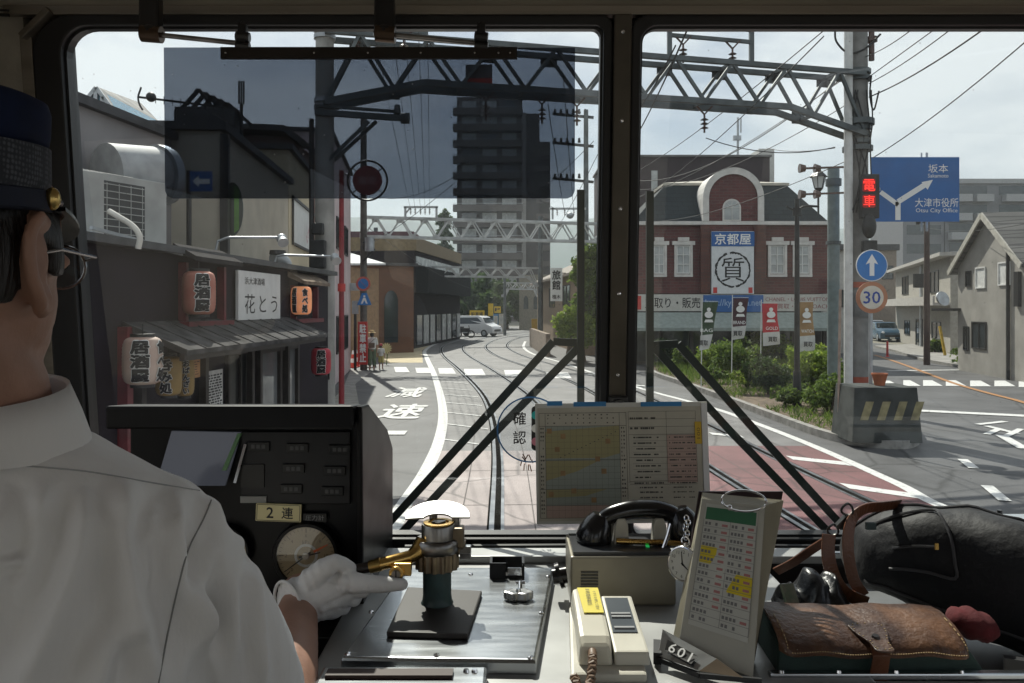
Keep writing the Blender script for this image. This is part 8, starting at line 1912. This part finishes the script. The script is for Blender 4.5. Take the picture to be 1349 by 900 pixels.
# ================================================================== THE DRIVER
from mathutils.bvhtree import BVHTree
M_SKIN = mat('skin', (0.37, 0.205, 0.145), rough=.5, var=.10, scale=25, bump=.08, bscale=250)
M_SHIRT = mat('white_shirt', (0.78, 0.765, 0.745), rough=.85, var=.04, scale=5, bump=.32, bscale=42, sheen=.15, stretch=(1, 1, .32))
M_GLOVE = mat('white_glove', (0.74, 0.74, 0.73), rough=.85, var=.05, scale=20, bump=.25, bscale=700)
M_NAVY = mat('cap_navy', (0.008, 0.014, 0.042), rough=.85, var=.2, scale=30, spec=.2)
M_HAIR = mat('black_hair', (0.010, 0.008, 0.007), rough=.45, var=.4, scale=60, stretch=(1, 1, .15), bump=.6, bscale=140)
drv = thing('person', 'tram driver in white shirt, navy cap and white glove gripping the brass lever', 'person', (-.473, .68, 1.05))
HC = Vector((-.441, .615, 2.636)); ha = R(1); hf = Vector((math.sin(ha), math.cos(ha), 0)); hr = Vector((math.cos(ha), -math.sin(ha), 0)); hu = Vector((0, 0, 1))
HM = Matrix((hr, hf, hu)).transposed()
def H(r, f_, u): return HC + hr*r + hf*f_ + hu*u
S_R, E_R, W_R = Vector((-.318, .70, 2.402)), Vector((-.256, .845, 2.140)), at(393, 800, 1.115)
S_L, E_L, W_L = Vector((-.628, .70, 2.402)), Vector((-.66, .80, 2.14)), Vector((-.60, 1.02, 2.13))
def torso(f, k=0.0, zlo=1.80):
    spec = [(zlo, .165, .110, .69), (1.95, .17, .115, .69), (2.10, .178, .118, .685), (2.25, .186, .120, .68), (2.36, .190, .115, .68), (2.42, .182, .098, .68), (2.452, .158, .084, .675), (2.482, .108, .068, .67), (2.505, .058, .055, .665)]
    f.loft([[Vector((-.447 + (hw-.016+k)*math.copysign(abs(math.cos(a))**.8, math.cos(a)), cy_ + (hd+k)*math.copysign(abs(math.sin(a))**.9, math.sin(a)), z)) for a in [2*math.pi*i/32 for i in range(32)]] for z, hw, hd, cy_ in spec])
def limb(f, pts, rs, n=16):
    f.tube(pts, rs, n); f.ell(pts[0], rs[0]); f.ell(pts[-1], rs[-1])
# --- body, one continuous figure
f = MB(); torso(f, -.03)
limb(f, [Vector((-.445, .668, 2.46)), Vector((-.440, .645, 2.53)), H(0, -.02, -.05)], [.062, .058, .060])
f.ell(H(0, 0, .020), (.077, .096, .108), HM, 24, 16); f.ell(H(0, .040, -.050), (.054, .058, .060), HM, 20, 12); f.ell(H(0, .070, -.085), (.026, .022, .020), HM)
f.ell(H(0, .020, -.030), (.067, .075, .070), HM, 20, 12)
f.loft([[H(sx*.012, .085, .012) for sx in (-1, 0, 1)] + [H(0, .094, .012)], [H(sx*.018, .092, -.030) for sx in (-1, 0, 1)] + [H(0, .122, -.028)]]); f.ell(H(0, .105, -.030), (.015, .014, .011), HM)
f.ell(H(0, .092, -.060), (.024, .012, .009), HM)
for s in (-1, 1):
    f.ell(H(s*.034, .082, .004), (.020, .012, .010), HM)
    er = [(.018, .030), (.006, .037), (-.010, .034), (-.020, .022), (-.021, .004), (-.016, -.012), (-.006, -.026), (.006, -.036), (.014, -.032), (.013, -.018)]
    P = [H(s*(.078 + .010*(1 if -.025 < a < 0 else .2)), a*.95 - .010, b_*1.0 - .004) for a, b_ in er]
    P = [Vector(p) for p in smooth_line([tuple(p) for p in P], 4)]; f.tube(P, .0058, 8)
    f.ell(H(s*.077, -.012, -.002), (.0075, .017, .028), HM @ Matrix.Rotation(R(s*-18), 3, 'Z')); f.ell(H(s*.080, .0, -.034), (.007, .010, .011), HM)
for S, E, W in ((S_R, E_R, W_R), (S_L, E_L, W_L)):
    limb(f, [S, S.lerp(E, .5), E], [.036, .038, .037]); limb(f, [E, E.lerp(W, .35), E.lerp(W, .7), W], [.039, .042, .034, .027])
    dv = (W-E).normalized(); f.ell(W + dv*.05, (.032, .040, .022))
for s in (-1, 1):
    hp = Vector((-.473 + s*.085, .69, 1.84)); limb(f, [hp, hp + Vector((s*.01, .005, -.38)), hp + Vector((s*.015, -.01, -.72))], [.088, .060, .044]); f.ell(hp + Vector((s*.02, .06, -.755)), (.042, .12, .035))
f.ell((-.473, .69, 1.86), (.165, .11, .11))
me = eval_mesh(f, [('REMESH', dict(mode='VOXEL', voxel_size=.0042)), ('SMOOTH', dict(factor=.5, iterations=5))], wmat(drv).inverted())
link_mesh('body', me, M_SKIN, drv)
for s in (-1, 1):   # eyes
    f = MB(); f.ell(H(s*.032, .083, .001), .0105, HM); e = f.build('eye', mat('eye_white', (.6, .58, .55), rough=.2, var=0), drv, smooth=True); f = MB(); f.ell(H(s*.032, .0915, .001), .0045, HM); f.build('iris', mat('iris_dark', (.02, .012, .008), rough=.15, var=0), e, smooth=True)

# --- shirt
f = MB(); torso(f, .006, 1.76)
for S, E in ((S_R, E_R), (S_L, E_L)):
    c = S.lerp(E, .76); out = Vector((.006 if S is S_R else -.006, 0, 0))
    limb(f, [S + Vector((0, 0, -.004)), S.lerp(E, .35) + out, S.lerp(E, .6) + out], [.058, .063, .061]); f.tube([S.lerp(E, .5) + out, c + out*.6, S.lerp(E, .84)], [.060, .059, .055], 20)
me = eval_mesh(f, [('REMESH', dict(mode='VOXEL', voxel_size=.0062)), ('SMOOTH', dict(factor=.5, iterations=14)), ('SUBSURF', dict(levels=1))])
n = len(me.vertices); co = np.empty(n*3); me.vertices.foreach_get('co', co); co = co.reshape(-1, 3); nm = np.empty(n*3); me.vertices.foreach_get('normal', nm); nm = nm.reshape(-1, 3)
PX = 674.5 + co[:, 0]/co[:, 1]*F; PY = 405 - (co[:, 2]-EYE)/co[:, 1]*F      # where folds lie, measured over the back
def poly_dist(P, pts):
    best = np.full(len(P), 1e9); tt = np.zeros(len(P)); pts = np.array(pts, float); L = len(pts)-1
    for i in range(L):
        a, b_ = pts[i], pts[i+1]; ab = b_-a; t = np.clip(((P-a) @ ab)/(ab @ ab), 0, 1); d = np.linalg.norm(P - (a + t[:, None]*ab), axis=1)
        m_ = d < best; best[m_] = d[m_]; tt[m_] = (i + t[m_])/L
    return best, tt
PP = np.stack([PX, PY], 1); disp = np.zeros(n)
back = np.clip(-nm[:, 1]*1.6 + .35, 0, 1)
for pts, w, amp in (([(165, 625), (158, 700), (172, 790), (205, 900)], 17, .0075), ([(235, 640), (225, 700), (232, 760), (268, 840), (290, 910)], 13, .0065), ([(120, 640), (108, 720), (70, 820), (30, 910)], 20, .007), ([(205, 650), (196, 720), (200, 780)], 10, .0045),
        ([(285, 690), (262, 780), (238, 900)], 12, .006), ([(312, 690), (300, 760), (306, 900)], 12, .006), ([(330, 740), (338, 820), (346, 910)], 9, .005), ([(60, 630), (50, 720), (20, 800)], 16, .005), ([(180, 800), (140, 860), (120, 920)], 16, .006), ([(270, 650), (290, 700), (288, 760)], 9, .004), ([(0, 745), (30, 738)], 7, .004), ([(130, 560), (200, 578), (260, 600)], 9, .0025), ([(20, 640), (-20, 760), (-70, 860)], 22, .007)):
    d, t = poly_dist(PP, pts); env = np.clip(t*5, 0, 1)*np.clip((1-t)*4+.25, 0, 1)
    disp += 1.9*amp*env*np.exp(-(d/w)**2) - 1.9*amp*.4*env*np.exp(-((d-2.0*w)/(w*.9))**2)
ph_ = co[:, 0]*38 + co[:, 2]*9; disp += .0016*np.sin(ph_ + 2*np.sin(co[:, 2]*17)) * np.clip((2.42-co[:, 2])*6, 0, 1)
front = np.clip(nm[:, 1], 0, 1); disp += front*.003*np.sin(co[:, 0]*60+co[:, 2]*25)
co2 = co + nm*(disp*np.where(nm[:, 1] > .3, .5, 1.0))[:, None]
SB = BVHTree.FromPolygons([Vector(v) for v in co2], [tuple(p.vertices) for p in me.polygons])
loc = np.array(wmat(drv).to_translation()); me.vertices.foreach_set('co', (co2 - loc).ravel()); me.update()
sh = link_mesh('shirt', me, M_SHIRT, drv)
def on_shirt(px, py, off=.0004):
    o = Vector((0, 0, EYE)); d = (at(px, py, 1.0) - o).normalized(); h = SB.ray_cast(o, d)
    return (h[0] - d*off) if h[0] is not None else None
def seam(pts, r=.0009, m=None):
    L = [on_shirt(*p) for p in smooth_line(pts, 8)]; L = [p for p in L if p is not None]
    if len(L) > 3: f = MB(); f.tube(L, r, 6); f.build('seam', m or mat('seam_grey', (.36, .36, .355), rough=.9), sh, smooth=True)
seam([(-60, 602), (0, 611), (60, 616), (120, 622), (200, 636), (284, 650)], .0007)
seam([(290, 616), (285, 640), (270, 680), (250, 720), (238, 760), (222, 830), (208, 905)], .0007, mat('seam_dark', (.30, .30, .29), rough=.9))
seam([(70, 548), (140, 563), (220, 588), (280, 612)], .0006)
# collar
f = MB(); rings = []
for z, kx, ky, dy in ((2.472, .078, .070, 0), (2.500, .071, .066, -.004), (2.528, .068, .066, -.012), (2.531, .0715, .0695, -.012), (2.505, .079, .076, -.006), (2.478, .088, .082, -.002)):
    rings.append([Vector((-.442 + kx*math.cos(a), .662 + dy + ky*math.sin(a), z + (.010*math.sin(a) if z > 2.49 else 0) - .0)) for a in [2*math.pi*k/40 for k in range(40)]])
f.loft(rings, caps=False); f.build('collar', M_SHIRT, sh, smooth=True, autosm=False)
# trousers, shoes, belt
f = MB()
for s in (-1, 1): hp = Vector((-.473 + s*.085, .69, 1.86)); f.tube([hp, hp + Vector((s*.01, .005, -.40)), hp + Vector((s*.015, -.005, -.77))], [.100, .078, .068], 20)
f.ell((-.473, .69, 1.88), (.182, .128, .12)); me = eval_mesh(f, [('REMESH', dict(mode='VOXEL', voxel_size=.012)), ('SMOOTH', dict(factor=.5, iterations=4))], wmat(drv).inverted()); link_mesh('trousers', me, mat('trousers_navy', (.015, .018, .03), rough=.85, var=.1), drv)
for s in (-1, 1): f = MB(); f.ell((-.473 + s*.105, .745, 1.095), (.050, .14, .045)); f.build('shoe', mat('shoe_black', (.01, .01, .01), rough=.3), drv, smooth=True)
# --- hair
f = MB(); nu, nv = 48, 30; rings = []; f0 = MB(); f0.ell(HC, (.0825, .1015, .112), HM, nu, nv)
V = f0.v; keep = []
for q in f0.f:
    if len(q) != 4: continue
    c = sum((Vector(V[i]) for i in q), Vector())/4 - HC; r_, ff, uu = c.dot(hr), c.dot(hf), c.dot(hu)
    lowlim = -.034 if ff < -.03 else (-.018 if ff < -.018 else (.010 if ff < .018 else (-.012 if ff < .034 else .03)))
    if uu > lowlim and uu < .085 and ff < .045: keep.append(q)
f.v = list(V); f.f = keep; f.mi = [0]*len(keep); me = eval_mesh(f, [('SOLIDIFY', dict(thickness=.009, offset=-1.0)), ('SUBSURF', dict(levels=1))], wmat(drv).inverted()); link_mesh('hair', me, M_HAIR, drv)
# --- cap
cp_ = Matrix.Translation(H(0, -.027, 0)) @ (HM @ Matrix.Rotation(R(4), 3, 'X')).to_4x4()
def cring(u, kr, kf, n=56): return [cp_ @ Vector((.965*kr*math.cos(2*math.pi*k/n), .965*kf*math.sin(2*math.pi*k/n), u)) for k in range(n)]
f = MB(); f.loft([cring(.086, .0870, .105), cring(.096, .0895, .107), cring(.112, .0905, .108), cring(.120, .0885, .106), cring(.1235, .081, .099), cring(.1245, .05, .06)]); cap = f.build('cap', M_NAVY, drv, smooth=True, autosm=False)
mnet = mat('cap_mesh_band', (0.012, 0.015, 0.027), rough=.7, var=0); nt = mnet.node_tree; p_ = nt.nodes['Principled BSDF']; tcn = nd(nt, 'ShaderNodeTexCoord'); vo = nd(nt, 'ShaderNodeTexVoronoi'); vo.inputs['Scale'].default_value = 260; vo.inputs['Randomness'].default_value = .25
rp_n = nd(nt, 'ShaderNodeValToRGB'); rp_n.color_ramp.elements[0].position = .25; rp_n.color_ramp.elements[1].position = .5; rp_n.color_ramp.elements[0].color = (.075, .08, .095, 1); rp_n.color_ramp.elements[1].color = (.008, .010, .018, 1)
nt.links.new(tcn.outputs['Object'], vo.inputs['Vector']); nt.links.new(vo.outputs['Distance'], rp_n.inputs[0]); nt.links.new(rp_n.outputs[0], p_.inputs['Base Color'])
f = MB(); f.loft([cring(.052, .0865, .1050), cring(.060, .0885, .107), cring(.0855, .0890, .108), cring(.087, .080, .1)]); f.build('mesh_band', mnet, cap, smooth=True)
f = MB(); f.loft([cring(.036, .0880, .1075), cring(.038, .0905, .110), cring(.0515, .0885, .107), cring(.053, .0865, .105)]); f.build('cap_band', mat('cap_band_dark', (.007, .011, .030), rough=.8, var=.2, scale=50), cap, smooth=True)
f = MB(); P = []; Q = []
for k in range(25):
    a = R(25 + 130*k/24); P.append(cp_ @ Vector((.086*math.cos(a), .105*math.sin(a), .040))); Q.append(cp_ @ Vector((.098*math.cos(a), .105*math.sin(a) + .050*math.sin(R(180*k/24)), .040 - .026*math.sin(R(180*k/24)))))
m_ = len(P); f.add(P + Q + [p - Vector((0, 0, .003)) for p in P + Q], [(k, k+1, m_+k+1, m_+k) for k in range(m_-1)] + [(2*m_+k, 3*m_+k, 3*m_+k+1, 2*m_+k+1) for k in range(m_-1)] + [(m_+k, m_+k+1, 3*m_+k+1, 3*m_+k) for k in range(m_-1)]); f.build('peak', mat('peak_black', (.01, .01, .012), rough=.2), cap, smooth=True)
f = MB(); c = cp_ @ Vector((.0885*math.cos(R(20)), .107*math.sin(R(20)), .046)); f.ell(c, (.006, .006, .009)); f.build('gold_button', mat('gold', (.70, .50, .18), rough=.3, metal=1), cap, smooth=True)
f = MB(); f.tube([cp_ @ Vector((.0900*math.cos(R(a)), .1085*math.sin(R(a)), .044)) for a in range(20, 161, 5)], .0028, 8); f.build('chin_strap', mat('strap_black', (.012, .012, .014), rough=.3), cap)
# --- glasses
gl_ = MB(); 
for s in (-1, 1):
    pts = [H(s*(.034 + .024*math.cos(a)), .104 - .006*abs(math.cos(a)), .0 + .019*math.sin(a)) for a in [2*math.pi*k/24 for k in range(24)]]; gl_.tube(pts, .0014, 6, closed=True)
    gl_.tube([H(s*.058, .100, .006), H(s*.074, .085, .008), H(s*.082, .02, .010), H(s*.083, -.004, .006), H(s*.081, -.022, -.012)], .0014, 6)
gl_.tube([H(-.010, .106, .004), H(0, .110, .006), H(.010, .106, .004)], .0014, 6)
gs = gl_.build('glasses', mat('glasses_metal', (.35, .34, .33), rough=.25, metal=1, var=0), drv)
for s in (-1, 1): f = MB(); f.add([H(s*(.034 + .0235*math.cos(a)), .104 - .006*abs(math.cos(a)), .0186*math.sin(a)) for a in [2*math.pi*k/24 for k in range(24)]], [tuple(range(24))]); f.build('lens', sheet_glass('lens_glass', (.93, .94, .94)), gs)
# --- right glove: palm, four fingers and a thumb closed on the lever
f = MB(); A_ = lambda px, py, d: at(px, py, d)
dvw = (A_(430, 778, 1.12) - W_R).normalized()
f.tube([A_(381, 800, 1.103), A_(392, 796, 1.112), A_(408, 788, 1.117), A_(424, 782, 1.12), A_(440, 775, 1.122), A_(456, 768, 1.122), A_(466, 764, 1.122)], [.0365, .0355, .0345, .0345, .0330, .0255, .0185], 22)
f.ell(A_(428, 781, 1.122), (.030, .022, .040), Matrix.Rotation(R(-30), 3, 'Y'))
limb(f, [A_(412, 765, 1.105), A_(428, 748, 1.098), A_(441, 742, 1.100)], [.019, .0145, .0125]); limb(f, [A_(441, 742, 1.100), A_(452, 744, 1.105), A_(461, 749, 1.112)], [.0125, .0105, .0095])
limb(f, [A_(458, 768, 1.105), A_(480, 769, 1.098), A_(507, 770, 1.098), A_(530, 770, 1.100)], [.0165, .0130, .0112, .0082])
for (p0, p1, p2, p3, r) in (((456, 775, 1.118), (478, 777, 1.120), (484, 763, 1.138), (468, 752, 1.140), .0115), ((446, 785, 1.122), (466, 789, 1.126), (474, 772, 1.145), (458, 757, 1.146), .0112), ((434, 795, 1.124), (452, 801, 1.130), (460, 784, 1.150), (446, 765, 1.150), .0104)):
    limb(f, [A_(*p0), A_(*p1)], [r*1.15, r]); limb(f, [A_(*p1), A_(*p2)], [r, r*.92]); limb(f, [A_(*p2), A_(*p3)], [r*.92, r*.8])
me = eval_mesh(f, [('REMESH', dict(mode='VOXEL', voxel_size=.0019)), ('SMOOTH', dict(factor=.5, iterations=4))])
n = len(me.vertices); co = np.empty(n*3); me.vertices.foreach_get('co', co); co = co.reshape(-1, 3); nm = np.empty(n*3); me.vertices.foreach_get('normal', nm); nm = nm.reshape(-1, 3)
PX = 674.5 + co[:, 0]/co[:, 1]*F; PY = 405 - (co[:, 2]-EYE)/co[:, 1]*F; PP = np.stack([PX, PY], 1); disp = np.zeros(n)
for pts, w, amp in (([(398, 752), (410, 790), (414, 832)], 3.5, .0014), ([(408, 752), (420, 785), (428, 825)], 3.0, .0012), ([(455, 752), (462, 765), (458, 782)], 3.0, -.0018), ([(430, 760), (448, 772), (460, 776)], 3, -.0012), ([(425, 800), (445, 790), (462, 783)], 3, -.0016), ([(418, 812), (436, 806), (450, 802)], 3, -.0014), ([(385, 765), (398, 795), (402, 828)], 3.5, .0018), ([(480, 763), (483, 776)], 2.5, -.0010), ([(505, 764), (507, 776)], 2.2, -.0009), ([(440, 745), (446, 756), (444, 766)], 3, -.0012)):
    d, t = poly_dist(PP, pts); disp += amp*np.exp(-(d/w)**2)
disp += .0005*np.sin(co[:, 0]*420 + co[:, 2]*260) * np.clip((452-PX)/40, 0, 1)
co = co + nm*disp[:, None] - loc; me.vertices.foreach_set('co', co.ravel()); me.update(); gv = link_mesh('glove', me, M_GLOVE, drv)
f = MB(); ax = (A_(392, 796, 1.112) - A_(378, 802, 1.10)).normalized(); c = A_(380, 800.5, 1.102); x_ = ax.cross(Vector((0, 0, 1))).normalized(); y_ = x_.cross(ax)
f.tube([c + x_*.0365*math.cos(a) + y_*.0365*math.sin(a) for a in [2*math.pi*k/36 for k in range(36)]], .0022, 8, closed=True); f.build('cuff', M_GLOVE, gv, smooth=True)
# left glove, out of the picture
f = MB(); dl_ = (W_L-E_L).normalized(); limb(f, [W_L - dl_*.01, W_L + dl_*.08], [.034, .038])
for k in range(4): b0 = W_L + dl_*.08 + Vector((-.027+.018*k, 0, 0)); limb(f, [b0, b0 + dl_*.035 + Vector((0, 0, -.01)), b0 + dl_*.04 + Vector((0, 0, -.035 - .004*(k % 2)))], [.011, .010, .008])
limb(f, [W_L + Vector((.028, .02, 0)), W_L + dl_*.07 + Vector((.05, 0, -.012))], [.014, .010])
me = eval_mesh(f, [('REMESH', dict(mode='VOXEL', voxel_size=.003)), ('SMOOTH', dict(factor=.5, iterations=4))], wmat(drv).inverted()); link_mesh('glove', me, M_GLOVE, drv)

# ================================================================== two pedestrians far down the street
def walker(label, px, py, h, top, bottom, hat, turn, bag=None):
    p = g(px, py); t = thing('person', label, 'person', p); s = h/1.6; M = Matrix.Translation(p) @ Matrix.Rotation(turn, 4, 'Z') @ Matrix.Scale(s, 4)
    def mk(build_f, nm, m, vox):
        f = MB(); build_f(f); me = eval_mesh(f, [('REMESH', dict(mode='VOXEL', voxel_size=vox)), ('SMOOTH', dict(factor=.5, iterations=2))], wmat(t).inverted() @ M); return link_mesh(nm, me, m, t)
    V = Vector
    def body(f):
        f.ell((0, 0, 1.48), (.075, .09, .11)); f.tube([(0, 0, 1.2), (0, 0, 1.42)], [.06, .05], 10); f.loft([[V((a*math.cos(k*math.pi/8), b_*math.sin(k*math.pi/8), z)) for k in range(16)] for z, a, b_ in ((.78, .14, .10), (1.0, .12, .09), (1.2, .16, .10), (1.30, .14, .08), (1.35, .05, .05))])
        for sx in (-1, 1):
            limb(f, [V((sx*.08, 0, .8)), V((sx*.085, .03*sx, .45)), V((sx*.09, .05*sx, .06))], [.075, .055, .038], 10); f.ell((sx*.09, .05*sx+.05, .04), (.04, .11, .04)); limb(f, [V((sx*.16, 0, 1.27)), V((sx*.21, -.02, 1.02)), V((sx*.20, .08, .82))], [.045, .038, .03], 10); f.ell((sx*.20, .10, .77), (.025, .03, .05))
    mk(body, 'body', M_SKIN, .014)
    def shirt(f):
        f.loft([[V((a*math.cos(k*math.pi/8), b_*math.sin(k*math.pi/8), z)) for k in range(16)] for z, a, b_ in ((.86, .17, .13), (1.0, .15, .115), (1.2, .185, .125), (1.31, .165, .10), (1.36, .07, .07))])
        for sx in (-1, 1): limb(f, [V((sx*.16, 0, 1.28)), V((sx*.20, -.01, 1.08))], [.065, .06], 10)
    mk(shirt, 'shirt', top, .014)
    def trs(f):
        for sx in (-1, 1): f.tube([V((sx*.075, 0, .90)), V((sx*.09, .03*sx, .45)), V((sx*.095, .05*sx, .18 if h > 1.3 else .45))], [.10, .085, .075], 12)
        f.ell((0, 0, .88), (.165, .12, .10))
    mk(trs, 'trousers', bottom, .014)
    f = MB(); f.lathe([(.17, 1.545), (.175, 1.55), (.10, 1.57), (.095, 1.63), (.07, 1.655), (.01, 1.66)] if hat[1] else [(.10, 1.51), (.105, 1.56), (.085, 1.62), (.05, 1.645), (.01, 1.65)], (0, 0, 0), 20); f.v = [M @ Vector(q) for q in f.v]; f.build('hat', hat[0], t, smooth=True)
    f = MB(); f.ell((0, -.02, 1.47), (.084, .09, .10)); f.v = [M @ Vector(q) for q in f.v]; f.build('hair', M_HAIR, t, smooth=True)
    if bag: f = MB(); f.box((-.02, -.17, 1.03), (.24, .09, .20)); f.bar((-.12, -.13, 1.1), (.15, -.11, 1.34), .03, .02); f.v = [M @ Vector(q) for q in f.v]; f.build('shoulder_bag', bag, t, bevel=.02)
    return t
walker('woman in straw hat, white top and green trousers with a brown shoulder bag', 490, 487.5, 1.6, mat('top_white', (.60, .59, .57), rough=.9), mat('trousers_green', (.12, .16, .10), rough=.9), (mat('straw', (.50, .36, .18), rough=.9, var=.2, scale=30), True), R(14), mat('bag_brown', (.13, .09, .06), rough=.7))
walker('small child in red cap, white shirt and yellow shorts beside the woman', 502, 487, 1.06, mat('top_white', (.6, .59, .57)), mat('shorts_yellow', (.40, .34, .12), rough=.9), (mat('cap_red', (.35, .05, .06), rough=.8), False), R(-8))
t = thing('stroller', 'dark stroller pushed by the woman in the straw hat', 'stroller', g(486, 484)); p = g(486, 484)
f = MB()
for dx in (-.2, .2):
    for dy in (0, .5): c = p + Vector((dx, dy, .1)); f.cyl(c - Vector((.02, 0, 0)), c + Vector((.02, 0, 0)), .1, .1, 14)
f.build('wheel', mat('tyre', (.02, .02, .02)), t); f = MB(); f.box(p + Vector((0, .3, .5)), (.4, .5, .3)); f.bar(p + Vector((-.2, 0, .1)), p + Vector((-.2, -.2, .95)), .03, .03); f.bar(p + Vector((.2, 0, .1)), p + Vector((.2, -.2, .95)), .03, .03); f.bar(p + Vector((-.2, -.2, .95)), p + Vector((.2, -.2, .95)), .03, .03); f.build('seat_frame', M_DARKM, t, bevel=.02)
b = MB(); p = g(508, 474); p = at(509, 470, 36); p.z = 0
t = thing('sunflower', 'tall yellow flower on a green stalk behind the child', 'flower', p); f = MB(); f.tube([p, p + Vector((.05, 0, .5)), at(508, 462, 36)], .02, 6); f.build('stem', M_LF3, t)
f = MB(); c = at(509, 459, 35.9)
for k in range(14): a = 2*math.pi*k/14; f.add([c, c + Vector((.19*math.cos(a-.16), -.02, .19*math.sin(a-.16))), c + Vector((.28*math.cos(a), 0, .28*math.sin(a))), c + Vector((.19*math.cos(a+.16), -.02, .19*math.sin(a+.16)))], [(0, 1, 2, 3)])
f.build('petals', mat('petal_cream', (.62, .58, .30), rough=.7), t)

# ================================================================== the air between here and the hills
b = MB(); b.box((0, 1050, 106), (2800, 2200, 216))
hz = bpy.data.materials.new('haze'); hz.use_nodes = True; nt = hz.node_tree; nt.nodes.remove(nt.nodes['Principled BSDF'])
pv = nt.nodes.new('ShaderNodeVolumePrincipled'); pv.inputs['Density'].default_value = 0.0005; pv.inputs['Color'].default_value = (.80, .88, .96, 1); pv.inputs['Anisotropy'].default_value = 0.3
nt.links.new(pv.outputs[0], nt.nodes['Material Output'].inputs['Volume'])
b.build('haze', hz, kind='stuff')
